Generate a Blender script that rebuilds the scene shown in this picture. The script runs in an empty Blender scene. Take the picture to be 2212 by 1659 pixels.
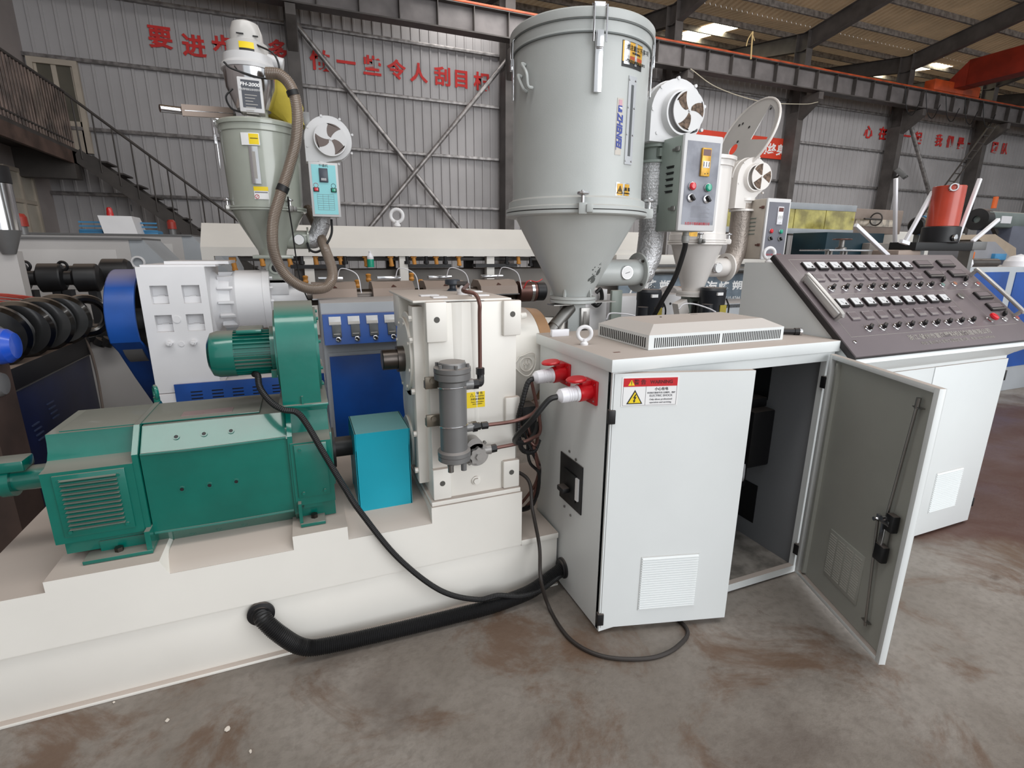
# Factory hall with a plastics extruder, its control cabinets and the machines behind it.
# World: X runs along the back wall, Y into the hall, Z up, metres.
import bpy, bmesh, math, random
from mathutils import Vector, Matrix
random.seed(7)
PI = math.pi
S = bpy.context.scene
COL = S.collection
V = Vector

# ------------------------------------------------------------------ camera
cam = bpy.data.cameras.new('camera')
cam.sensor_width = 36.0
cam.lens = 18.008
cam.clip_end = 200
co = bpy.data.objects.new('camera', cam)
COL.objects.link(co)
pit, yaw, rol = 0.254285518, 0.385518481, 0.00547100927
fw = V((math.sin(yaw) * math.cos(pit), math.cos(yaw) * math.cos(pit), -math.sin(pit)))
r0 = V((math.cos(yaw), -math.sin(yaw), 0))
u0 = r0.cross(fw)
rt = math.cos(rol) * r0 + math.sin(rol) * u0
up = -math.sin(rol) * r0 + math.cos(rol) * u0
co.matrix_world = Matrix(((rt.x, up.x, -fw.x, 0), (rt.y, up.y, -fw.y, 0), (rt.z, up.z, -fw.z, 1.6), (0, 0, 0, 1)))
S.camera = co

# ------------------------------------------------------------------ light
S.view_settings.view_transform = 'Standard'
S.view_settings.look = 'None'
S.view_settings.exposure = 0.0
S.view_settings.gamma = 1.0
S.view_settings.use_curve_mapping = False
W = bpy.data.worlds.new('overcast_sky')
S.world = W
W.use_nodes = True
W.node_tree.nodes['Background'].inputs[0].default_value = (0.93, 0.97, 1.0, 1)
W.node_tree.nodes['Background'].inputs[1].default_value = 0.9


def area(name, loc, target, sx, sy, power, col=(1, 1, 1)):
    l = bpy.data.lights.new(name, 'AREA')
    l.shape = 'RECTANGLE'
    l.size, l.size_y, l.energy, l.color = sx, sy, power, col
    o = bpy.data.objects.new(name, l)
    COL.objects.link(o)
    o.location = loc
    o.rotation_euler = (V(target) - V(loc)).to_track_quat('-Z', 'Y').to_euler()
    return o


# daylight entering by the open side of the hall behind the camera and by rooflights over it, plus added fill at the right
area('doorway_daylight', (5.5, -6.5, 3.6), (2.5, 3, 1.0), 9, 5.5, 620, (0.97, 0.98, 1.0))
area('overhead_daylight_fill', (3.0, 0.5, 8.6), (2.6, 3.0, 0), 14, 1.6, 420, (1.0, 0.98, 0.95))
area('overhead_daylight_fill', (14.0, 7.5, 7.6), (15.0, 9.5, 0), 24, 1.4, 800, (1.0, 0.98, 0.95))  # added fill under the roof, set to brighten the right of the back wall


# ------------------------------------------------------------------ materials
def lin(h):
    c = [int(h[i:i + 2], 16) / 255 for i in (0, 2, 4)]
    return tuple(x / 12.92 if x < .04045 else ((x + .055) / 1.055) ** 2.4 for x in c) + (1,)


DUST = 'a5968c'


def mat(name, color, rough=.5, metal=0., dust=0., var=.06, bump=0., bscale=60, vscale=3., coat=0., emit=0., alpha=None, color2=None, dustcol=DUST):
    m = bpy.data.materials.new(name)
    m.use_nodes = True
    t = m.node_tree
    N, L = t.nodes, t.links
    b = N['Principled BSDF']
    b.inputs['Roughness'].default_value = rough
    b.inputs['Metallic'].default_value = metal
    b.inputs['Coat Weight'].default_value = coat
    b.inputs['Coat Roughness'].default_value = .08
    geo = N.new('ShaderNodeNewGeometry')
    nz = N.new('ShaderNodeTexNoise')
    nz.inputs['Scale'].default_value = vscale
    nz.inputs['Detail'].default_value = 6
    L.new(geo.outputs['Position'], nz.inputs['Vector'])
    mx = N.new('ShaderNodeMix')
    mx.data_type = 'RGBA'
    c = lin(color)
    c2 = lin(color2) if color2 else tuple(x * (1 - var * 2.2) for x in c[:3]) + (1,)
    mx.inputs['A'].default_value = c2
    mx.inputs['B'].default_value = tuple(min(1, x * (1 + var)) for x in c[:3]) + (1,)
    cr = N.new('ShaderNodeMapRange')
    cr.inputs['From Min'].default_value = .35
    cr.inputs['From Max'].default_value = .65
    L.new(nz.outputs['Fac'], cr.inputs['Value'])
    L.new(cr.outputs['Result'], mx.inputs['Factor'])
    out = mx.outputs['Result']
    if dust:
        sp = N.new('ShaderNodeSeparateXYZ')
        L.new(geo.outputs['Normal'], sp.inputs['Vector'])
        r = N.new('ShaderNodeMapRange')
        r.inputs['From Min'].default_value = .72
        r.inputs['From Max'].default_value = .95
        r.inputs['To Max'].default_value = dust
        L.new(sp.outputs['Z'], r.inputs['Value'])
        d = N.new('ShaderNodeMix')
        d.data_type = 'RGBA'
        L.new(r.outputs['Result'], d.inputs['Factor'])
        L.new(out, d.inputs['A'])
        d.inputs['B'].default_value = lin(dustcol)
        out = d.outputs['Result']
        rr = N.new('ShaderNodeMapRange')
        rr.inputs['To Min'].default_value = rough
        rr.inputs['To Max'].default_value = .85
        L.new(r.outputs['Result'], rr.inputs['Value'])
        L.new(rr.outputs['Result'], b.inputs['Roughness'])
        if coat:
            cc = N.new('ShaderNodeMapRange')
            cc.inputs['To Min'].default_value = coat
            cc.inputs['To Max'].default_value = 0
            L.new(r.outputs['Result'], cc.inputs['Value'])
            L.new(cc.outputs['Result'], b.inputs['Coat Weight'])
    L.new(out, b.inputs['Base Color'])
    if emit:
        L.new(out, b.inputs['Emission Color'])
        b.inputs['Emission Strength'].default_value = emit
    if alpha is not None:
        b.inputs['Alpha'].default_value = alpha
    if bump:
        n2 = N.new('ShaderNodeTexNoise')
        n2.inputs['Scale'].default_value = bscale
        n2.inputs['Detail'].default_value = 4
        L.new(geo.outputs['Position'], n2.inputs['Vector'])
        bp = N.new('ShaderNodeBump')
        bp.inputs['Strength'].default_value = bump
        bp.inputs['Distance'].default_value = .01
        L.new(n2.outputs['Fac'], bp.inputs['Height'])
        L.new(bp.outputs['Normal'], b.inputs['Normal'])
    return m


cream = mat('cream_paint', 'e6e3dc', .38, dust=.8, var=.015, bump=.02, bscale=25)
white = mat('white_paint', 'e4e4e6', .4, dust=.35, var=.02)
dusty = mat('settled_dust', 'a5988f', .9, var=.06)
cab = mat('cabinet_paint', 'dfe3e3', .36, dust=.85, var=.01, bump=.03, bscale=500)
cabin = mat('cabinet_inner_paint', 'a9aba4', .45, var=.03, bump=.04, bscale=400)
grey = mat('hopper_grey_paint', 'b6bab8', .33, dust=.35, var=.03, bump=.05, bscale=220)
greydk = mat('grey_green_paint', '8f9992', .34, dust=.3, var=.04, bump=.03, bscale=150)
green = mat('green_enamel', '03685b', .24, dust=.86, var=.1, bump=.12, bscale=14, coat=.6, dustcol='7f7a72')
teal = mat('teal_enamel', '0b98ad', .42, dust=.75, var=.03, dustcol='6f8f8a')
blue = mat('blue_paint', '0d4a9a', .38, dust=.5, var=.12)
navy = mat('navy_paint', '151f45', .4, dust=.9, var=.15, dustcol='6c5f56')
blk = mat('black_plastic', '17171a', .45, dust=.2, var=.1)
rub = mat('black_rubber', '131315', .5, var=.15)
blkdust = mat('dusty_black_metal', '1b1b1d', .45, dust=.75, var=.3, dustcol='6a6058')
chrome = mat('polished_steel', 'd6d6d8', .16, 1., var=.05)
steel = mat('dull_steel', '9c9a97', .38, 1., var=.12)
steeldk = mat('machined_steel', '5e5854', .34, 1., var=.2)
castm = mat('cast_grey_paint', '7b7b7b', .38, .35, dust=.3, var=.06)
darkst = mat('dark_steel_paint', '46413e', .6, var=.12)
redp = mat('red_plastic', 'c81420', .3, var=.04)
whp = mat('white_plastic', 'e9e9ee', .35, var=.01)
orange = mat('orange_plastic', 'c98a3c', .5, var=.12)
copper = mat('brown_copper', '6b4a43', .38, .5, var=.15)
brass = mat('bare_gold_metal', 'b08a68', .45, .35, var=.1)
foil = mat('aluminium_foil', 'd6d6d8', .36, .6, dust=.3, var=.15, bump=.9, bscale=70)
yelp = mat('yellow_print', 'f0d21c', .45, var=.02)
redpr = mat('red_print', 'c4121f', .45, var=.02)
blackpr = mat('black_print', '1c1c1c', .5, var=.02)
greypr = mat('grey_print', '77777c', .5, var=.02)
whpr = mat('white_print', 'ececec', .5, var=.02)
bluepr = mat('blue_print', '2a3f95', .5, var=.02)
silverpr = mat('silver_print', 'a9a5a0', .4, .4, var=.03)
wallred = mat('red_wall_paint', 'cc2622', .6, var=.08)
glassy = mat('meter_glass', 'c9cccf', .12, var=.05)
redbtn = mat('red_button', 'd01828', .25, var=.02, coat=.5)
grnbtn = mat('green_button', '10a080', .25, var=.02, coat=.5)


# ------------------------------------------------------------------ mesh building
def frame(d):
    d = V(d).normalized()
    a = V((0, 0, 1)) if abs(d.z) < .9 else V((1, 0, 0))
    u = d.cross(a).normalized()
    return u, d.cross(u).normalized(), d


def spline(pts, n=8):
    pts = [V(p) for p in pts]
    if len(pts) < 3:
        return pts
    e = [pts[0] * 2 - pts[1]] + pts + [pts[-1] * 2 - pts[-2]]
    out = []
    for i in range(1, len(e) - 2):
        p0, p1, p2, p3 = e[i - 1:i + 3]
        for k in range(n):
            t = k / n
            out.append(.5 * ((2 * p1) + (p2 - p0) * t + (2 * p0 - 5 * p1 + 4 * p2 - p3) * t * t + (3 * p1 - p0 - 3 * p2 + p3) * t ** 3))
    out.append(pts[-1])
    return out


class M:
    def __init__(s):
        s.b = bmesh.new()

    def _hull(s, vs, bev=0, seg=2):
        q = [s.b.verts.new(v) for v in vs]
        fs = [s.b.faces.new([q[i] for i in f]) for f in ((0, 3, 2, 1), (4, 5, 6, 7), (0, 1, 5, 4), (1, 2, 6, 5), (2, 3, 7, 6), (3, 0, 4, 7))]
        if bev:
            es = list({e for f in fs for e in f.edges})
            bmesh.ops.bevel(s.b, geom=es, offset=bev, segments=seg, affect='EDGES', profile=.5)
        return s

    def box(s, a, b, bev=0, seg=2):
        (x0, y0, z0), (x1, y1, z1) = a, b
        x0, x1 = min(x0, x1), max(x0, x1)
        y0, y1 = min(y0, y1), max(y0, y1)
        z0, z1 = min(z0, z1), max(z0, z1)
        return s._hull([(x0, y0, z0), (x1, y0, z0), (x1, y1, z0), (x0, y1, z0), (x0, y0, z1), (x1, y0, z1), (x1, y1, z1), (x0, y1, z1)], bev, seg)

    def obox(s, c, ex, ey, ez, bev=0):       # centre and three half-extent vectors
        c, ex, ey, ez = V(c), V(ex), V(ey), V(ez)
        return s._hull([c - ex - ey - ez, c + ex - ey - ez, c + ex + ey - ez, c - ex + ey - ez, c - ex - ey + ez, c + ex - ey + ez, c + ex + ey + ez, c - ex + ey + ez], bev)

    def bar(s, p, q, w, h=None, upv=(0, 0, 1), bev=0):
        p, q = V(p), V(q)
        d = (q - p)
        dn = d.normalized()
        upv = V(upv)
        if abs(dn.dot(upv)) > .95:
            upv = V((0, 1, 0))
        sd = dn.cross(upv).normalized()
        u = sd.cross(dn)
        return s.obox((p + q) / 2, d / 2, sd * w / 2, u * (h or w) / 2, bev)

    def poly(s, pts, ext):                   # planar polygon swept by vector ext
        ext = V(ext)
        a = [s.b.verts.new(V(p)) for p in pts]
        c = [s.b.verts.new(V(p) + ext) for p in pts]
        n = len(a)
        f1 = s.b.faces.new(a)
        f2 = s.b.faces.new(c[::-1])
        fs = [f1, f2] + [s.b.faces.new((a[i], c[i], c[(i + 1) % n], a[(i + 1) % n])) for i in range(n)]
        bmesh.ops.recalc_face_normals(s.b, faces=fs)
        return s

    def ring(s, outer, inner, ext):          # outline with a hole, same point count, swept
        ext = V(ext)
        n = len(outer)
        A_ = [s.b.verts.new(V(p)) for p in outer]
        B_ = [s.b.verts.new(V(p)) for p in inner]
        C_ = [s.b.verts.new(V(p) + ext) for p in outer]
        D_ = [s.b.verts.new(V(p) + ext) for p in inner]
        fs = []
        for i in range(n):
            j = (i + 1) % n
            fs += [s.b.faces.new((A_[i], A_[j], B_[j], B_[i])), s.b.faces.new((C_[i], D_[i], D_[j], C_[j])),
                   s.b.faces.new((A_[i], C_[i], C_[j], A_[j])), s.b.faces.new((B_[i], B_[j], D_[j], D_[i]))]
        bmesh.ops.recalc_face_normals(s.b, faces=fs)
        return s

    def lathe(s, o, d, prof, n=32, closed=True, a0=0., a1=2 * PI):   # profile of (radius, height along d)
        u, v, d = frame(d)
        o = V(o)
        full = abs(a1 - a0 - 2 * PI) < 1e-6
        m = n if full else n + 1
        rows = []
        for r, h in prof:
            if r < 1e-6:
                rows.append([s.b.verts.new(o + d * h)])
            else:
                rows.append([s.b.verts.new(o + d * h + (u * math.cos(a0 + (a1 - a0) * i / n) + v * math.sin(a0 + (a1 - a0) * i / n)) * r) for i in range(m)])
        fs = []
        for a, b in zip(rows, rows[1:]):
            for i in range(n):
                j = (i + 1) % m
                if len(a) == 1 and len(b) == 1:
                    continue
                if len(a) == 1:
                    fs.append(s.b.faces.new((a[0], b[i], b[j])))
                elif len(b) == 1:
                    fs.append(s.b.faces.new((a[i], b[0], a[j])))
                else:
                    fs.append(s.b.faces.new((a[i], b[i], b[j], a[j])))
        if closed and full:
            for r in (rows[0], rows[-1]):
                if len(r) > 2:
                    fs.append(s.b.faces.new(r))
        bmesh.ops.recalc_face_normals(s.b, faces=fs)
        return s

    def cyl(s, p, q, r, r2=None, n=24, bev=0):
        p, q = V(p), V(q)
        h = (q - p).length
        r2 = r if r2 is None else r2
        pr = [(r - bev, 0), (r, bev), (r2, h - bev), (r2 - bev, h)] if bev else [(r, 0), (r2, h)]
        return s.lathe(p, q - p, pr, n)

    def tube(s, pts, r, n=10, smooth=8, ribs=0, cap=True, dip=.88):
        P = spline(pts, smooth) if smooth else [V(p) for p in pts]
        if ribs:                               # corrugated hose: resample finely, alternate the radius
            seg = [(b - a).length for a, b in zip(P, P[1:])]
            tot = sum(seg)
            m = int(tot / ribs)
            Q, i, acc = [], 0, 0.
            for k in range(m + 1):
                t = tot * k / m
                while i < len(seg) - 1 and acc + seg[i] < t:
                    acc += seg[i]
                    i += 1
                Q.append(P[i].lerp(P[i + 1], min(1, max(0, (t - acc) / max(seg[i], 1e-9)))))
            P = Q
        rows = []
        u = None
        for i, p in enumerate(P):
            d = (P[min(i + 1, len(P) - 1)] - P[max(i - 1, 0)]).normalized()
            if u is None:
                u = frame(d)[0]
            u = (u - d * u.dot(d)).normalized()
            v = d.cross(u)
            rr = r * (1 if not ribs or i % 2 else dip)
            rows.append([s.b.verts.new(p + (u * math.cos(2 * PI * k / n) + v * math.sin(2 * PI * k / n)) * rr) for k in range(n)])
        fs = [s.b.faces.new((a[k], b[k], b[(k + 1) % n], a[(k + 1) % n])) for a, b in zip(rows, rows[1:]) for k in range(n)]
        if cap:
            fs += [s.b.faces.new(rows[0]), s.b.faces.new(rows[-1])]
        bmesh.ops.recalc_face_normals(s.b, faces=fs)
        return s

    def torus(s, c, d, R, r, n=32, m=10):
        u, v, d = frame(d)
        c = V(c)
        rows = []
        for i in range(n):
            a = 2 * PI * i / n
            e = u * math.cos(a) + v * math.sin(a)
            rows.append([s.b.verts.new(c + e * (R + r * math.cos(2 * PI * k / m)) + d * r * math.sin(2 * PI * k / m)) for k in range(m)])
        fs = [s.b.faces.new((rows[i][k], rows[(i + 1) % n][k], rows[(i + 1) % n][(k + 1) % m], rows[i][(k + 1) % m])) for i in range(n) for k in range(m)]
        bmesh.ops.recalc_face_normals(s.b, faces=fs)
        return s

    def hexn(s, p, q, r):
        return s.cyl(p, q, r, n=6)

    def data(s, name):
        me = bpy.data.meshes.new(name)
        s.b.normal_update()
        for f in s.b.faces:
            f.smooth = True
        for e in s.b.edges:
            if len(e.link_faces) == 2:
                e.smooth = e.calc_face_angle(0) < .45
        s.b.to_mesh(me)
        s.b.free()
        return me


def tag(o, label=None, cat=None, group=None, kind=None):
    for k, v in (('label', label), ('category', cat), ('group', group), ('kind', kind)):
        if v:
            o[k] = v
    return o


def link_mesh(name, me, m, parent=None):
    c = sum((v.co for v in me.vertices), V((0, 0, 0))) / max(1, len(me.vertices))
    me.transform(Matrix.Translation(-c))
    if m:
        me.materials.append(m)
    o = bpy.data.objects.new(name, me)
    COL.objects.link(o)
    o.location = c
    if parent:
        o.parent = parent
        o.matrix_parent_inverse = BASE[parent.name].inverted()
        BASE[o.name] = BASE[parent.name] @ (BASE[parent.name].inverted() @ Matrix.Translation(c))
    else:
        BASE[o.name] = Matrix.Translation(c)
    return o


BASE = {}


def part(name, mb, m, parent=None, label=None, kind=None):
    o = link_mesh(name, mb.data(name), m, parent)
    return tag(o, label, kind=kind)


def thing(name, label, cat, loc, group=None):
    o = bpy.data.objects.new(name, None)
    COL.objects.link(o)
    o.location = loc
    o.empty_display_size = .1
    BASE[o.name] = Matrix.Translation(V(loc))
    return tag(o, label, cat, group)


def solo(name, mb, m, label, cat, group=None, kind=None):
    return tag(part(name, mb, m), label, cat, group, kind)


def struct(name, mb, m):
    return tag(part(name, mb, m), kind='structure')


def copy_tree(o, parent=None):
    c = o.copy()
    COL.objects.link(c)
    mpi = o.matrix_parent_inverse.copy()
    c.parent = parent
    c.matrix_parent_inverse = mpi
    BASE[c.name] = BASE[o.name].copy()
    for ch in [x for x in KIDS.get(o.name, [])]:
        copy_tree(ch, c)
    return c


KIDS = {}


def index_kids():
    KIDS.clear()
    for o in COL.objects:
        if o.parent:
            KIDS.setdefault(o.parent.name, []).append(o)


def dup(o, delta, label=None, group=None):
    index_kids()
    c = copy_tree(o)
    c.location = V(o.location) + V(delta)
    if label:
        c['label'] = label
    if group:
        c['group'] = group
    return c


def text(body, size, loc, ex, ey, m, parent, name='lettering', sx=1., bold=0., shear=0., depth=.0006, align='CENTER', spacing=1., fit=None):
    cu = bpy.data.curves.new('t', 'FONT')
    cu.body = body
    cu.size = size
    cu.align_x = align
    cu.align_y = 'CENTER'
    cu.offset = bold
    cu.shear = shear
    cu.space_character = spacing
    cu.resolution_u = 3
    cu.extrude = depth
    o = bpy.data.objects.new('t', cu)
    COL.objects.link(o)
    dg = bpy.context.evaluated_depsgraph_get()
    dg.update()
    me = bpy.data.meshes.new_from_object(o.evaluated_get(dg))
    bpy.data.objects.remove(o)
    bpy.data.curves.remove(cu)
    me.materials.clear()
    if fit:
        w = max(v.co.x for v in me.vertices) - min(v.co.x for v in me.vertices)
        sx = fit / w
    ex, ey = V(ex).normalized(), V(ey).normalized()
    ez = ex.cross(ey)
    mt = Matrix(((ex.x * sx, ey.x, ez.x, loc[0]), (ex.y * sx, ey.y, ez.y, loc[1]), (ex.z * sx, ey.z, ez.z, loc[2]), (0, 0, 0, 1)))
    me.transform(mt)
    me.name = name
    return link_mesh(name, me, m, parent)


def circ(c, ex, ey, r, n=32, a0=0., a1=2 * PI, ry=None):
    c, ex, ey = V(c), V(ex), V(ey)
    full = abs(a1 - a0 - 2 * PI) < 1e-6
    return [c + ex * r * math.cos(a0 + (a1 - a0) * i / (n if full else n - 1)) + ey * (ry or r) * math.sin(a0 + (a1 - a0) * i / (n if full else n - 1)) for i in range(n)]


def holed_plate(name, o, ex, ey, outer, holes, th, m, parent, label=None):
    cu = bpy.data.curves.new('t', 'CURVE')
    cu.dimensions = '2D'
    cu.fill_mode = 'BOTH'
    cu.extrude = th / 2
    for pts in [outer] + holes:
        sp = cu.splines.new('POLY')
        sp.points.add(len(pts) - 1)
        for q, p in zip(sp.points, pts):
            q.co = (p[0], p[1], 0, 1)
        sp.use_cyclic_u = True
    ob = bpy.data.objects.new('t', cu)
    COL.objects.link(ob)
    dg = bpy.context.evaluated_depsgraph_get()
    dg.update()
    me = bpy.data.meshes.new_from_object(ob.evaluated_get(dg))
    bpy.data.objects.remove(ob)
    bpy.data.curves.remove(cu)
    ex, ey = V(ex), V(ey)
    ez = ex.cross(ey)
    me.transform(Matrix(((ex.x, ey.x, ez.x, o[0]), (ex.y, ey.y, ez.y, o[1]), (ex.z, ey.z, ez.z, o[2]), (0, 0, 0, 1))))
    me.materials.clear()
    me.name = name
    return tag(link_mesh(name, me, m, parent), label)


X_, Y_, Z_ = V((1, 0, 0)), V((0, 1, 0)), V((0, 0, 1))

# ================================================================== the hall
YW = 14.0        # back wall
XL = -4.61       # left wall


def floor_material():
    m = bpy.data.materials.new('stained_concrete')
    m.use_nodes = True
    t = m.node_tree
    N, L = t.nodes, t.links
    b = N['Principled BSDF']
    geo = N.new('ShaderNodeNewGeometry')

    def noise(sc, det=8, rough=.6, dist=0.):
        n = N.new('ShaderNodeTexNoise')
        n.inputs['Scale'].default_value = sc
        n.inputs['Detail'].default_value = det
        n.inputs['Roughness'].default_value = rough
        n.inputs['Distortion'].default_value = dist
        L.new(geo.outputs['Position'], n.inputs['Vector'])
        return n

    def rng(src, a, b_, lo=0., hi=1.):
        r = N.new('ShaderNodeMapRange')
        r.interpolation_type = 'SMOOTHSTEP'
        for k, v in zip(('From Min', 'From Max', 'To Min', 'To Max'), (a, b_, lo, hi)):
            r.inputs[k].default_value = v
        L.new(src, r.inputs['Value'])
        return r.outputs['Result']

    def mix(f, a, b_):
        x = N.new('ShaderNodeMix')
        x.data_type = 'RGBA'
        for s, v in (('Factor', f), ('A', a), ('B', b_)):
            if isinstance(v, (tuple, float)):
                x.inputs[s].default_value = v
            else:
                L.new(v, x.inputs[s])
        return x.outputs['Result']
    c = mix(rng(noise(1.1).outputs['Fac'], .35, .65), lin('706860'), lin('88817a'))
    c = mix(rng(noise(30, 4).outputs['Fac'], .4, .7, 0, .35), c, lin('5b534c'))
    c = mix(rng(noise(1.9, 9, .68, .6).outputs['Fac'], .5, .64, 0, .85), c, lin('5e4838'))
    c = mix(rng(noise(5.2, 9, .7, .4).outputs['Fac'], .62, .72, 0, .7), c, lin('55453a'))
    c = mix(rng(noise(.8, 6, .6, .3).outputs['Fac'], .52, .66, 0, .55), c, lin('4c4039'))
    # reddish oil stain on the open floor beside the console cabinet
    sp = N.new('ShaderNodeSeparateXYZ')
    L.new(geo.outputs['Position'], sp.inputs['Vector'])

    def mth(op, a, b_=None):
        x = N.new('ShaderNodeMath')
        x.operation = op
        for i, v in enumerate((a, b_)):
            if v is None:
                continue
            if isinstance(v, (int, float)):
                x.inputs[i].default_value = v
            else:
                L.new(v, x.inputs[i])
        return x.outputs[0]
    dx = mth('DIVIDE', mth('SUBTRACT', sp.outputs['X'], 5.6), 2.75)
    dy = mth('DIVIDE', mth('SUBTRACT', sp.outputs['Y'], 2.0), 1.15)
    d = mth('ADD', mth('MULTIPLY', dx, dx), mth('MULTIPLY', dy, dy))
    d = mth('ADD', d, mth('MULTIPLY', noise(1.6, 8).outputs['Fac'], .9))
    c = mix(rng(d, 1.25, 1.5, .85, 0), c, lin('4a2a22'))
    L.new(c, b.inputs['Base Color'])
    r = rng(noise(2.4).outputs['Fac'], .3, .7, .38, .75)
    L.new(r, b.inputs['Roughness'])
    bp = N.new('ShaderNodeBump')
    bp.inputs['Strength'].default_value = .25
    bp.inputs['Distance'].default_value = .01
    L.new(noise(45, 5).outputs['Fac'], bp.inputs['Height'])
    L.new(bp.outputs['Normal'], b.inputs['Normal'])
    return m


struct('floor', M().box((-6, -8, -.1), (48, 24, 0)), floor_material())
wallm = mat('corrugated_wall_paint', 'a9a6a7', .5, var=.05, vscale=.7)
plaster = mat('grey_plaster', '9c9492', .8, var=.05, vscale=1.2)
girtm = mat('galvanised_steel', '9f9b9a', .42, .6, var=.2, vscale=8)
colm = mat('dark_column_paint', '55504e', .55, dust=.5, var=.12)
beamm = mat('dark_beam_paint', '4c4745', .55, var=.15, dust=.3)
beamweb = mat('grey_beam_web_paint', '6f6a6a', .55, var=.1)
railm = mat('orange_crane_paint', 'b5481c', .5, var=.2)
cranem = mat('red_crane_paint', '8f2a18', .5, var=.1)
roofm = mat('rusty_roof_sheet', 'a78f74', .7, var=.15, vscale=1.5)
skym = mat('translucent_rooflight', 'fff4d8', .6, emit=9.)

# corrugated back wall: 0.9 m sheets of four ribs
wb = struct('wall_back', M().box((XL - .1, YW + .06, 0), (44, YW + .1, 7.35)), wallm)
sb = M()
prof = []
for k in range(4):
    x = k * .225
    prof += [(x, 0), (x + .160, 0), (x + .172, -.026), (x + .213, -.026)]
prof += [(.9, 0)]
sb.poly([(x, y + YW, 0) for x, y in prof] + [(.9, YW + .03, 0), (0, YW + .03, 0)], (0, 0, 7.35))
wp = part('wall_sheet', sb, wallm, wb)
x0 = wp.location.x
xs = XL
first = True
while xs < 43:
    o = wp if first else wp.copy()
    if not first:
        COL.objects.link(o)
    o.location.x = xs + .45 + (x0 - .45)
    first = False
    xs += .9
# girts: lipped channels running along the wall between the columns
for z in (1.45, 2.71, 3.97, 5.24, 6.45):
    part('girt', M().box((XL, YW - .11, z - .035), (43, YW - .03, z + .035), .008), girtm, wb)

# painted slogans
SL = [('要', -2.25, 5.83), ('进', -1.65, 5.8), ('步', -1.05, 5.78), ('多', .0, 5.87), ('做', .98, 5.84), ('一', 1.51, 5.84), ('些', 2.06, 5.85), ('令', 2.65, 5.83),
      ('人', 3.22, 5.8), ('刮', 3.74, 5.84), ('目', 4.24, 5.82), ('相', 4.8, 5.78), ('看', 5.45, 5.8)]
SLP = [(-2.257, 13.95, 5.826), (-1.66, 13.95, 5.744), (-1.106, 13.95, 5.809), (-0.013, 13.95, 5.871), (0.864, 13.95, 5.787), (1.436, 13.95, 5.81), (2.027, 13.95, 5.814),
       (2.605, 13.95, 5.804), (3.146, 13.95, 5.797), (3.752, 13.95, 5.785), (4.234, 13.95, 5.787), (4.779, 13.95, 5.785), (5.694, 13.95, 5.766)]
for (ch, _, _), p in zip(SL, SLP):
    text(ch, .44, (p[0], 13.965, p[2]), X_, Z_, wallred, wb, 'painted_character', bold=.013, sx=1.0)
for ch, p in (('心', (19.576, 13.95, 5.81)), ('在', (20.356, 13.95, 5.827)), ('一', (21.723, 13.95, 5.841)), ('起', (22.385, 13.95, 5.828)), ('我', (23.657, 13.95, 5.844)),
              ('们', (24.363, 13.95, 5.847)), ('是', (25.056, 13.95, 5.848)), ('一', (25.731, 13.95, 5.864)), ('团', (27.406, 13.95, 5.863)), ('队', (28.112, 13.95, 5.86))):
    text(ch, .45, (p[0], 13.965, p[2]), X_, Z_, wallred, wb, 'painted_character', bold=.013, sx=1.0)

# left wall with its timber windows
struct('wall_left', M().box((XL - .2, -6, 0), (XL, YW, 8.2)), plaster)
struct('wall_right', M().box((43.8, -6, 0), (44, 22, 9)), wallm)
frw = mat('cream_window_timber', 'b3a89a', .6, var=.05)
pane = mat('obscured_window_glass', 'b7b0a3', .35, var=.05)
for n, (y0, y1) in enumerate(((12.05, 13.15), (10.4, 11.5))):
    w = struct('window_%d' % (n + 1), M().ring([(XL, y0, 1.75), (XL, y1, 1.75), (XL, y1, 3.0), (XL, y0, 3.0)], [(XL, y0 + .07, 1.82), (XL, y1 - .07, 1.82), (XL, y1 - .07, 2.93), (XL, y0 + .07, 2.93)], (.05, 0, 0)), frw)
    ym = (y0 + y1) / 2
    part('mullion', M().box((XL, ym - .03, 1.82), (XL + .045, ym + .03, 2.93)), frw, w)
    part('transom', M().box((XL, y0 + .07, 2.4), (XL + .045, ym - .03, 2.47)), frw, w)
    part('transom', M().box((XL, ym + .03, 2.4), (XL + .045, y1 - .07, 2.47)), frw, w)
    for a, b in ((y0 + .07, ym - .03), (ym + .03, y1 - .07)):
        for c, d in ((1.82, 2.4), (2.47, 2.93)):
            part('pane', M().box((XL + .005, a, c), (XL + .015, b, d)), pane, w)

# upper door at the head of the stair
dw = struct('door_1', M().ring([(-4.55, YW - .04, 3.5), (-3.75, YW - .04, 3.5), (-3.75, YW - .04, 5.2), (-4.55, YW - .04, 5.2)], [(-4.46, YW - .04, 3.5), (-3.84, YW - .04, 3.5), (-3.84, YW - .04, 5.1), (-4.46, YW - .04, 5.1)], (0, -.09, 0)), frw)
part('door_leaf', M().box((-4.46, YW - .08, 3.5), (-3.84, YW - .05, 4.1)).box((-4.19, YW - .09, 4.1), (-4.11, YW - .05, 5.1)).box((-4.46, YW - .08, 3.5), (-4.42, YW - .05, 5.1)).box((-3.88, YW - .08, 3.5), (-3.84, YW - .05, 5.1)), frw, dw)
for a, b in ((-4.42, -4.19), (-4.11, -3.88)):
    part('pane', M().box((a, YW - .07, 4.1), (b, YW - .055, 5.1)), mat('dim_glass', '5e5a50', .2), dw)

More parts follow.
